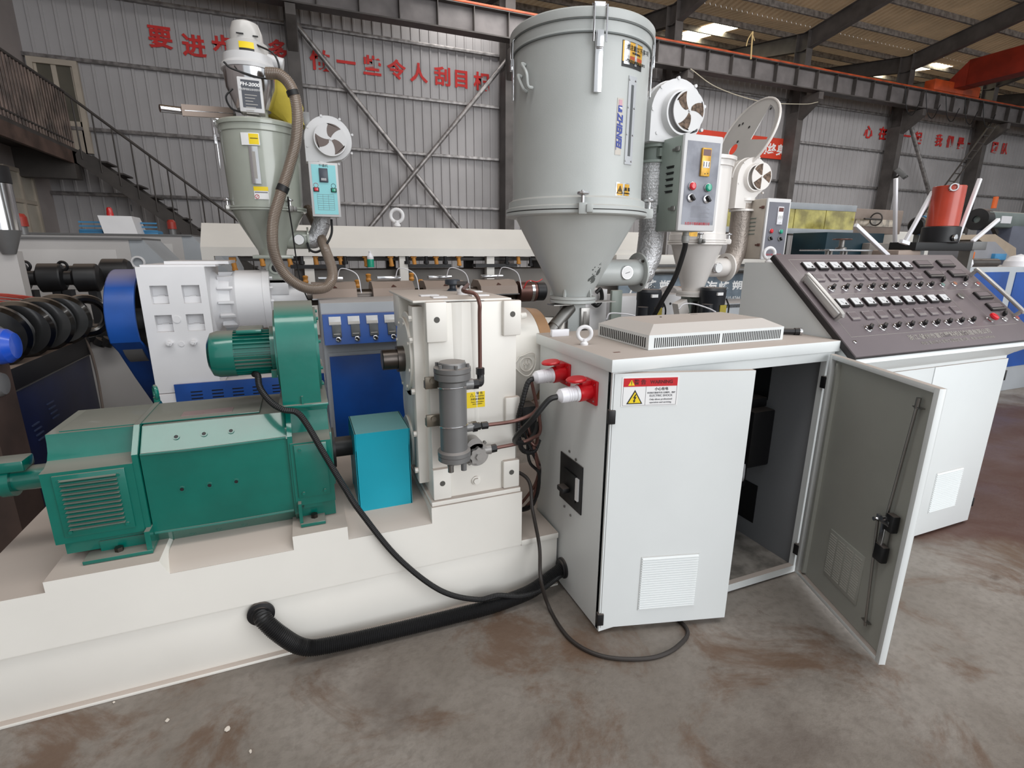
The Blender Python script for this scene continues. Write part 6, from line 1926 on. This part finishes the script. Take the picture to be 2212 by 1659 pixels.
part('pipe_collar', M().lathe(c - Z_ * .08, Z_, [(.085, 0), (.11, .003), (.11, .02), (.08, .022), (.08, .09), (.105, .092), (.105, .115), (.07, .118)], 36), wh2, fd3)
b3 = thing('white_air_blower', 'white centrifugal blower with triangular vanes beside the open hopper lid', 'blower', (3.845, 3.7, 2.249))
c = V((3.825, 3.7, 2.24))
blower(b3, c.x, c.z, 3.72, .165, .13, c.z - .26, wh2, 6)
vane_face(b3, (3.872, 3.68, 2.251), X_, Z_, .115, wh2, rustf, a0=-.5, w=1.0, straight=True)
part('drive_motor', M().cyl((c.x, 3.85, c.z), (c.x - .0, 4.2, c.z), .11, n=28), greydk, b3)
rx0, rx1 = 3.846, 4.096
b4 = dryer_box('beige control box with rusty latches behind the console lifting eye', rx0, rx1 + .03, 3.55, 3.85, 1.539, 2.058, mat('beige_dusty_paint', 'b9b0a5', .5, var=.08), mat('slate_face', '70717a', .4, var=.06), whp, castm)
part('mounting_arm', M().box((rx0 - .1, 3.8, 1.706), (rx0 + .02, 3.84, 1.739)), castm, b4)

# gearboxes and vertical motors between the hoppers
for (pa, pb, lab) in (((2.587, 3.6, 1.24), (2.812, 3.6, 1.234), 'black vertical motor with a yellow plate, left of the leaning hose'), ((3.26, 3.6, 1.222), (3.502, 3.6, 1.215), 'black vertical motor with a yellow plate, right of the leaning hose')):
    t = thing('vertical_motor', lab, 'motor', ((pa[0] + pb[0]) / 2, 3.6, .9))
    xm_ = (pa[0] + pb[0]) / 2
    dk = mat('slate_black_motor', '23262c', .4, dust=.3) if 'slate_black_motor' not in bpy.data.materials else bpy.data.materials['slate_black_motor']
    r_ = (pb[0] - pa[0]) / 2 * .92
    part('motor_body', M().lathe((xm_, 3.6, .95), Z_, [(r_ * .97, 0), (r_ * .97, .25), (r_, .26), (r_, .325), (r_ * .9, .345), (0, .35)], 36), dk, t)
    part('pedestal', M().box((xm_ - r_, 3.5, 0), (xm_ + r_, 3.7, .95)), white, t)
    part('capacitor', M().cyl((xm_ - r_ * 1.1, 3.52, .95), (xm_ - r_ * 1.1, 3.52, 1.16), r_ * .42, n=24), dk, t)
    part('rating_plate', M().box((xm_ - .01, 3.6 - r_ - .004, 1.02), (xm_ + .06, 3.6 - r_ + .02, 1.15)), mat('brass_plate', 'a99a3c', .4, .4) if 'brass_plate' not in bpy.data.materials else bpy.data.materials['brass_plate'], t, 'yellow rating plate')
    part('label', M().box((xm_ - .05, 3.6 - r_ - .004, 1.235), (xm_ + .01, 3.6 - r_ + .02, 1.26)), whpr, t, 'small white label')
    part('lead', M().tube([(xm_ + r_, 3.55, 1.2), (xm_ + r_ + .03, 3.54, 1.12), (xm_ + r_ + .02, 3.54, .98)], .007, 6), rub, t)
wg = thing('small_white_gearbox', 'small white gearbox with a copper-coloured ring seen over the vent hood', 'gearbox', (3.428, 4.2, 1.054))
part('housing', M().box((3.218, 4.1, .8), (3.498, 4.5, 1.199), .01).box((2.887, 4.3, .8), (3.375, 4.6, 1.176), .01), white, wg)
part('bell', M().cyl((3.498, 4.35, 1.0), (3.578, 4.35, 1.0), .26, n=48), white, wg)
part('copper_ring', M().cyl((3.578, 4.35, 1.0), (3.625, 4.35, 1.0), .255, n=48), brass, wg, 'copper-coloured ring')
part('hole', M().cyl((3.239, 4.1, 1.089), V((3.239, 4.1, 1.089)) - V((0, .003, 0)), .018, n=16).cyl((3.331, 4.1, 1.108), V((3.331, 4.1, 1.108)) - V((0, .003, 0)), .012, n=16), blackpr, wg)
part('lug_plate', M().box((2.724, 4.2, .8), (2.843, 4.24, 1.243), .01), greydk, wg)
wpn = thing('white_panel_cabinet', 'plain white cabinet seen between the large hopper and the black motor', 'cabinet', (2.816, 4.6, 0.963))
part('body', M().box((2.556, 4.4, 0), (2.798, 4.9, 1.24), .005), white, wpn)
part('plug_tail', M().tube([(2.64, 4.35, 1.213), (2.685, 4.35, 1.243), (2.706, 4.35, 1.154), (2.658, 4.35, 1.088), (2.604, 4.35, 1.112)], .02, 8), rub, wpn)
part('white_lead', M().tube([(2.166, 3.4, 1.09), (2.197, 3.4, 1.135), (2.333, 3.4, 1.126), (2.429, 3.4, 1.108)], .006, 6), whp, wg, 'thin white lead')
part('grey_lead', M().tube([(2.768, 3.3, 1.157), (2.818, 3.3, 1.196), (2.921, 3.3, 1.193), (3.067, 3.3, 1.154), (3.149, 3.3, 1.121)], .006, 6), whp, wg, 'thin pale lead')

# machine with a tinted glass front carrying white lettering
gl = thing('glass_fronted_machine', 'machine with tinted glass panels and white lettering behind the white hopper', 'machine', (5, 5.6, 0))
gx_0, gx_1 = 3.613, 6.529
tint = mat('tinted_glass', '7a8690', .12, var=.35, vscale=2.2, color2='3d4650')
part('frame', M().box((gx_0, 5.56, 0), (gx_1 + 1, 6.2, .75)).box((gx_0, 5.56, 1.40), (gx_1 + 1, 6.2, 1.47), .004), castm, gl)
part('silver_tube', M().cyl((gx_0, 5.5, 1.36), (gx_1 + 1, 5.5, 1.36), .05, n=20), steel, gl)
part('white_cowl', M().box((gx_0, 5.52, 1.44), (gx_1 + 1, 6.1, 1.56), .01), offw, gl)
xa1, xb1, xc1 = 3.681, 4.672, 6.715
for a, b_ in ((xa1, xb1 - .02), (xb1 + .02, xc1), (xc1 + .04, xc1 + .8)):
    part('glass_panel', M().box((a, 5.54, .75), (b_, 5.56, 1.31)), tint, gl, 'tinted glass panel')
part('post', M().box((5.441, 5.565, .75), (5.507, 5.6, 1.4)), castm, gl)
for ch, p in (('海', (3.937, 5.5, 1.155)), ('峰', (4.164, 5.5, 1.144)), ('塑', (4.398, 5.5, 1.133)), ('海', (5.167, 5.5, 1.11)), ('峰', (5.386, 5.5, 1.105)), ('塑', (5.626, 5.5, 1.107))):
    text(ch, .20, (p[0], 5.537, p[2]), X_, Z_, whpr, gl, bold=.004)
text('0510-8744 10', .07, (5.588, 5.537, 0.975), X_, Z_, whpr, gl)
ct = thing('slotted_top_cabinet', 'low grey cabinet with a slotted dusty top behind the right black motor', 'cabinet', (4.92, 4.9, 0.93))
ca, cb_ = 4.787, 5.186
part('body', M().box((ca, 4.9, 0), (cb_ + .4, 5.4, 0.985), .01), lightg, ct)
mb = M()
for k in range(26):
    mb.box((ca + .03 + k * .022, 4.896, 0.933), (ca + .042 + k * .022, 4.9, 0.974))
part('vent_slots', mb, dark, ct, kind='stuff')

# long machine wrapped in yellow film
yf = mat('yellow_film', 'b5ab5c', .18, var=.35, vscale=4, color2='8b8040', coat=.5, bump=.5, bscale=5)
ym = thing('film_wrapped_machine', 'long machine on legs wrapped in glossy yellowish film behind the console', 'machine', (9, 7.5, 0))
fy = 7.5
f0, f1, f2 = 7.163, 10.542, 12.035
fz1, fz0 = 2.52, 2.008
part('frame_top', M().box((f0, fy, fz1 - .12), (f1, fy + .8, fz1), .005), lightg, ym)
part('frame_bottom', M().box((f0, fy, fz0 - .06), (f1, fy + .8, fz0 + .04), .005), lightg, ym)
nf = 4
for k in range(nf):
    a, b_ = f0 + (f1 - f0) * k / nf, f0 + (f1 - f0) * (k + 1) / nf
    part('film_panel', M().box((a + .01, fy + .01, fz0 + .04), (b_ - .01, fy + .05, fz1 - .12)), yf, ym, 'crinkled yellow film')
part('brown_section', M().box((f1, fy + .02, fz0 - .02), (f2, fy + .8, fz1 - .05), .01), dustbr, ym)
part('film_panel', M().box((f1 + .03, fy, fz0 + .12), (f2 - .2, fy + .02, fz1 - .25)), mat('clear_crinkled_film', 'b9ab98', .15, var=.3, vscale=9, coat=.6, bump=.6, bscale=8), ym, 'crinkled clear film')
for x in (f0 + .6, f0 + 1.6, f0 + 2.6, f1 - .3):
    part('leg', M().box((x, fy + .1, 0), (x + .1, fy + .2, fz0)), castm, ym)
part('lower_shelf', M().box((f0, fy + .05, fz0 - .9), (f1, fy + .7, fz0 - .84)), darkst, ym)
part('hand_wheel', M().torus((f1 + .45, fy - .12, (fz0 + fz1) / 2), X_, .12, .015, 24, 6).cyl((f1 + .1, fy - .12, (fz0 + fz1) / 2), (f1 + .6, fy - .12, (fz0 + fz1) / 2), .02, n=8), darkst, ym)
tm = thing('dark_teal_machine', 'dark blue-green machine body below the film-wrapped machine', 'machine', (9.079, 6.6, 1.647))
part('body', M().box((8.631, 6.6, 0), (10.142, 7.3, 1.949), .01), mat('dark_teal_paint', '10303c', .45, var=.1), tm)
part('gauge', M().cyl((9.821, 6.5, 1.61), V((9.821, 6.5, 1.61)) + V((0, .1, 0)), .09, n=24), whp, tm, 'white dial')
part('motor', M().box((9.565, 6.45, 1.3), (10.198, 6.6, 1.773), .02), gtr, tm)
fw_ = thing('far_white_tank', 'white tank top behind the red cylinder and rods', 'tank', (12.437, 7.6, 1.96))
part('body', M().box((12.289, 7.8, 0), (14.908, 8.6, 2.061), .02), offw, fw_)
wv = thing('hand_wheel_valve', 'dusty hand wheel valve on a polished plate behind the console board', 'valve', (6.019, 4.4, 1.604))
c = V((6.022, 4.4, 1.626))
part('plate', M().box((5.701, 4.3, c.z - .01), (6.447, 4.7, c.z + .01), .003), chrome, wv)
part('hand_wheel', M().lathe(c + Z_ * .12, Z_, [(0, 0), (.1, 0), (.105, .008), (.1, .014), (0, .014)], 28), copper, wv)
part('stem', M().lathe(c, Z_, [(.06, 0), (.06, .03), (.03, .04), (.03, .12)], 18), steel, wv)
for dx in (-.16, -.1, .1, .16):
    part('leg', M().cyl((c.x + dx, 4.45, 0), (c.x + dx, 4.45, c.z), .022, n=12), steel, wv)

# red cylinder, black head and white rods of the haul-off behind the board
RY = 3.2
rc = thing('red_cylinder', 'machine head with a tall orange-red cylinder and splayed white rods behind the console board', 'cylinder', (5.793, 3.2, 1.803))
cx_r = 5.714
rr_ = 0.128
zt3, zb3, zb4 = 2.206, 1.844, 1.695
redc = mat('orange_red_enamel', 'b8402a', .35, var=.12, coat=.3)
part('cylinder', M().cyl((cx_r, RY, zb3), (cx_r, RY, zt3), rr_, n=48, bev=.004), redc, rc)
part('collar', M().cyl((cx_r - .0, RY, zb4), (cx_r, RY, zb3), rr_ * 1.18, n=48, bev=.006), blk, rc, 'black collar')
part('hook_bolt', M().torus((cx_r - rr_ * .75, RY - rr_ * .7, zt3 - .02), (1, 1, 0), .03, .01, 16, 6), chrome, rc)
part('side_bolt', M().lathe((cx_r - .05, RY - rr_ * 1.15, (zb3 + zb4) / 2 - .03), (0, -1, 0), [(.03, 0), (.03, .02), (0, .03)], 16), chrome, rc)
part('cross_bar', M().box((5.189, RY - .12, 1.623), (6.045, RY + .12, 1.697), .006), rub, rc, 'black cross bar')
part('grey_bracket', M().box((6.045, RY - .12, 1.632), (6.272, RY + .1, 1.712), .006), castm, rc, 'grey bracket')
part('column', M().box((5.334, RY - .05, 0), (5.403, RY + .05, 1.623)).box((6.161, RY - .05, 0), (6.223, RY + .05, 1.627)), steel, rc)
for p, q, w_ in (((4.373, 3.1, 1.826), (4.858, 3.1, 1.577), 'leaning far to the left'), ((5.546, 3.6, 2.315), (5.727, 3.6, 1.653), 'standing almost upright'), ((5.648, 3.3, 2.166), (5.382, 3.3, 1.705), 'leaning right beside the red cylinder'),
                 ((5.959, 3.1, 2.275), (5.804, 3.1, 1.694), 'tallest, right of the red cylinder'), ((6.404, 3.1, 1.924), (6.055, 3.1, 1.71), 'short, at far right')):
    part('guide_rod', M().bar(p, q, .03, .03, bev=.003), whp, rc, 'square white guide rod ' + w_)
part('pivot_block', M().box((4.999, 3.1, 1.544), (5.321, 3.35, 1.627), .02), dustbr, rc)
part('white_lever', M().bar((4.997, 3.1, 1.702), (5.105, 3.1, 1.683), .03), whp, rc)
bc2 = thing('blue_trimmed_machine', 'light grey machine with a blue side panel at the right edge', 'machine', (7.008, 3.3, 1.345))
bx0, bx1 = 6.471, 8.405
part('body', M().box((bx0, 3.3, .0), (bx1, 4.1, 1.459), .006), lightg, bc2)
part('blue_panel', M().box((6.57, 3.292, .3), (7.238, 3.3, 1.406)), blue, bc2, 'blue side panel')
part('blue_panel', M().box((7.382, 3.292, .3), (bx1, 3.3, 1.4)), blue, bc2, 'blue side panel')
part('roller', M().cyl((bx0 + .0, 3.45, 1.5), (bx0 + .8, 3.45, 1.5), .045, n=20), steeldk, bc2)
part('white_knob', M().lathe((6.525, 3.35, 1.512), Z_, [(.05, -.05), (.06, -.02), (.05, .02), (.02, .05), (.02, .12), (0, .12)], 20), whp, bc2)
part('acrylic_cover', M().lathe((7.616, 3.4, 1.477), Z_, [(.14, -.03), (.13, .04), (.09, .09), (0, .12)], 24), whp, bc2)
wb2 = thing('wedge_housing', 'grey wedge-shaped housing with blue and orange parts at right behind the rods', 'housing', (9.497, 4.6, 1.617))
wy_ = 4.6
part('wedge', M().poly([(9.079, 4.6, 1.518), (9.073, 4.6, 1.764), (9.551, 4.6, 1.769), (9.994, 4.6, 1.571), (10.024, 4.6, 1.503)], (0, .6, 0)), mat('mid_grey_paint', '8b8b90', .45, var=.04), wb2)
part('tan_cover', M().poly([(9.337, 4.7, 1.801), (9.714, 4.7, 1.88), (10.351, 4.7, 1.683), (10.426, 4.7, 1.515), (10.173, 4.7, 1.515)], (0, .7, 0)), mat('tan_dusty_cover', 'a49482', .6, var=.05), wb2)
part('blue_block', M().box((9.533, 4.55, 1.505), V((9.826, 4.55, 1.598)) + V((0, .1, 0)), .01), skyb, wb2)
part('orange_block', M().box((8.958, 4.55, 1.518), V((9.029, 4.55, 1.622)) + V((0, .1, 0)), .01), mat('orange_paint', 'd86a1c', .45), wb2)
ts = thing('tube_machine', 'grey-green tubular machine with a dark round end at upper right', 'machine', (15.388, 7.5, 2.318))
p0 = V((14.672, 7.5, 2.362))
gg2 = mat('grey_green_tube', '6f7a78', .45, dust=.4, var=.06)
part('tube', M().box((p0.x, 7.3, p0.z - .18), (p0.x + 4, 7.7, p0.z + .18), .06), gg2, ts)
part('round_end', M().lathe(p0 + V((0, 0, 0)), (-1, 0, 0), [(.24, -.2), (.24, .05), (.08, .06), (.08, -.05)], 28), blkdust, ts)
for k in range(2):
    part('window', M().box((p0.x + .5 + k * 1.3, 7.285, p0.z - .08), (p0.x + .9 + k * 1.3, 7.3, p0.z + .08)), whp, ts)
part('orange_handle', M().cyl((15.187, 7.5, 2.624), (15.192, 7.5, 2.88), .05, n=14), mat('orange_grip', 'd9652a', .5), ts)
part('legs', M().bar((15.253, 7.5, 2.284), (15.535, 7.5, 2.057), .08).bar((15.874, 7.5, 2.298), (15.998, 7.5, 2.011), .08), darkst, ts, kind='stuff')
part('lower_body', M().box((15.712, 7.3, 0), (15.712 + 3, 8, 2.245), .02), mat('slate_blue_body', '5d6170', .45), ts)
sb_ = thing('sky_blue_motor', 'sky-blue motor with a black cap behind the red cylinder', 'motor', (10.883, 6.4, 2.092))
part('motor_body', M().cyl((10.786, 6.4, 2.098), (11.107, 6.4, 2.122), .17, n=28), skyb, sb_)
part('stand', M().box((10.816, 6.4, 2.091), (11.061, 6.5, 0)), castm, sb_)
part('cap', M().cyl((10.655, 6.4, 2.087), (10.786, 6.4, 2.098), .16, n=28, bev=.03), blk, sb_, 'black cap')
# sprig-like frayed rope hanging from the roof
solo('frayed_rope', M().tube([(11.223, 11.5, 7.034), (11.237, 11.5, 6.756), (11.261, 11.5, 6.412)], .02, 6).tube([(11.223, 11.5, 7.034), (11.099, 11.5, 6.841), (11.062, 11.5, 6.68)], .012, 6).tube([(11.196, 11.5, 7.009), (11.317, 11.5, 6.839)], .012, 6), mat('straw_rope', 'a08a60', .8), 'frayed straw-coloured rope dangling from the roof purlin', 'rope')

# ================================================================== cables and small things on the floor
cd = thing('corrugated_conduit', 'thick black corrugated conduit lying on the floor between machine base and cabinet', 'conduit', (.3, 1.9, .04))
part('hose', M().tube([(-.262, 1.975, .216), (-.25, 1.93, .205), (-.2, 1.905, .145), (-.13, 1.9, .07), (-.04, 1.9, .043), (.23, 1.893, .036), (.54, 1.885, .036), (.66, 1.882, .038), (.78, 1.89, .042), (.88, 1.90, .052), (.97, 1.915, .08), (1.055, 1.925, .112)], .033, 16, 10, ribs=.0038), rub, cd)
part('collar', M().lathe((-.262, 1.965, .216), (0, -1, 0), [(.05, 0), (.05, .01), (.036, .014), (.036, .02)], 28), blk, cd)
solo('blower_cable', M().tube([(-.205, 2.22, 1.12), (-0.189, 2.17, 1.123), (-0.183, 2.13, 1.084), (-0.149, 2.09, 1.035), (-0.107, 2.06, 1.008), (-0.062, 2.05, 0.996), (-0.03, 2.04, 0.949), (0.023, 2.01, 0.828), (0.089, 1.99, 0.677), (0.141, 1.955, 0.576), (0.273, 1.93, 0.354), (0.441, 1.91, 0.166), (.60, 1.895, .085), (.70, 1.878, .09), (.80, 1.872, .062), (.9, 1.875, .06), (.98, 1.885, .085), (1.05, 1.91, .10)], .0125, 10, 10, ribs=.0035), rub, 'black ribbed cable sagging from the finned blower motor across the cream base', 'cable')
solo('plug_cable', M().tube([(.905, 1.965, 1.065), (.87, 1.96, 1.05), (.84, 1.95, .97), (.83, 1.97, .88), (.84, 1.98, .78), (.87, 2.0, .72), (.93, 2.02, .70), (.97, 2.05, .74)], .012, 12, 8, ribs=.006), rub, 'black ribbed cable curving down from the farther white plug', 'cable')
solo('plug_cable', M().tube([(.90, 1.735, 1.044), (.86, 1.74, 1.03), (.80, 1.76, .95), (.77, 1.84, .86), (.80, 1.92, .80), (.88, 1.97, .775), (.94, 2.02, .80), (.965, 2.06, .82)], .0115, 12, 8), rub, 'smooth black cable sweeping down from the nearer white plug', 'cable')
solo('floor_cable', M().tube([(.80, 2.1, .62), (0.893, 2.0, 0.575), (0.887, 1.93, 0.458), (0.912, 1.9, 0.279), (0.874, 1.8, 0.183), (0.921, 1.807, 0.02), (0.915, 1.657, 0.009), (0.937, 1.553, 0.009), (0.997, 1.47, 0.009), (1.092, 1.414, 0.009), (1.205, 1.384, 0.009), (1.323, 1.4, 0.009), (1.422, 1.462, 0.009), (1.42, 1.62, .006)], .0085, 10, 8), mat('dark_brown_rubber', '2b2522', .55), 'dark cable looping over the floor in front of the cabinet', 'cable')
mb_ = thing('cable_bundle', 'tangle of dark brown cables between the gearbox and the cabinet', 'cable', (.93, 2.1, .7))
for k in range(4):
    random.seed(20 + k)
    j = lambda s=.02: random.uniform(-s, s)
    part('cable', M().tube([(.9 + j(), 2.05 + j(), .80 + j()), (.93 + j(), 2.03 + j(), .66 + j(.04)), (.98 + j(), 2.08 + j(), .57 + j()), (.99 + j(), 2.12, .42 + j(.05)), (.92 + j(.03), 2.2, .3)], .0075, 8, 6), rub if k % 2 else copper, mb_)
part('dark_box', M().box((.95, 2.2, .70), (1.03, 2.3, .86), .004), blk, mb_)
# litter on the floor
lt = mat('paper_scrap', 'd8cfc4', .8)
for i, (p, s) in enumerate((((-0.571, 1.784, 0.002), .007), ((-0.372, 1.668, 0.002), .010), ((-0.768, 1.941, 0.002), .004), ((-0.292, 1.548, 0.002), .006))):
    c = V(p)
    random.seed(40 + i)
    solo('paper_scrap', M().poly([c + V((math.cos(a) * s * random.uniform(.6, 1.2), math.sin(a) * s * random.uniform(.6, 1.3), 0)) for a in [2 * PI * k / 7 for k in range(7)]], (0, 0, .003)), lt,
         'pale scrap of debris on the bare floor, ' + ('second' if i == 0 else 'largest, nearly' if i == 1 else 'smallest' if i == 2 else 'lowest and third') + ' from the picture bottom left', 'debris', 'pale scraps on the floor')

index_kids()
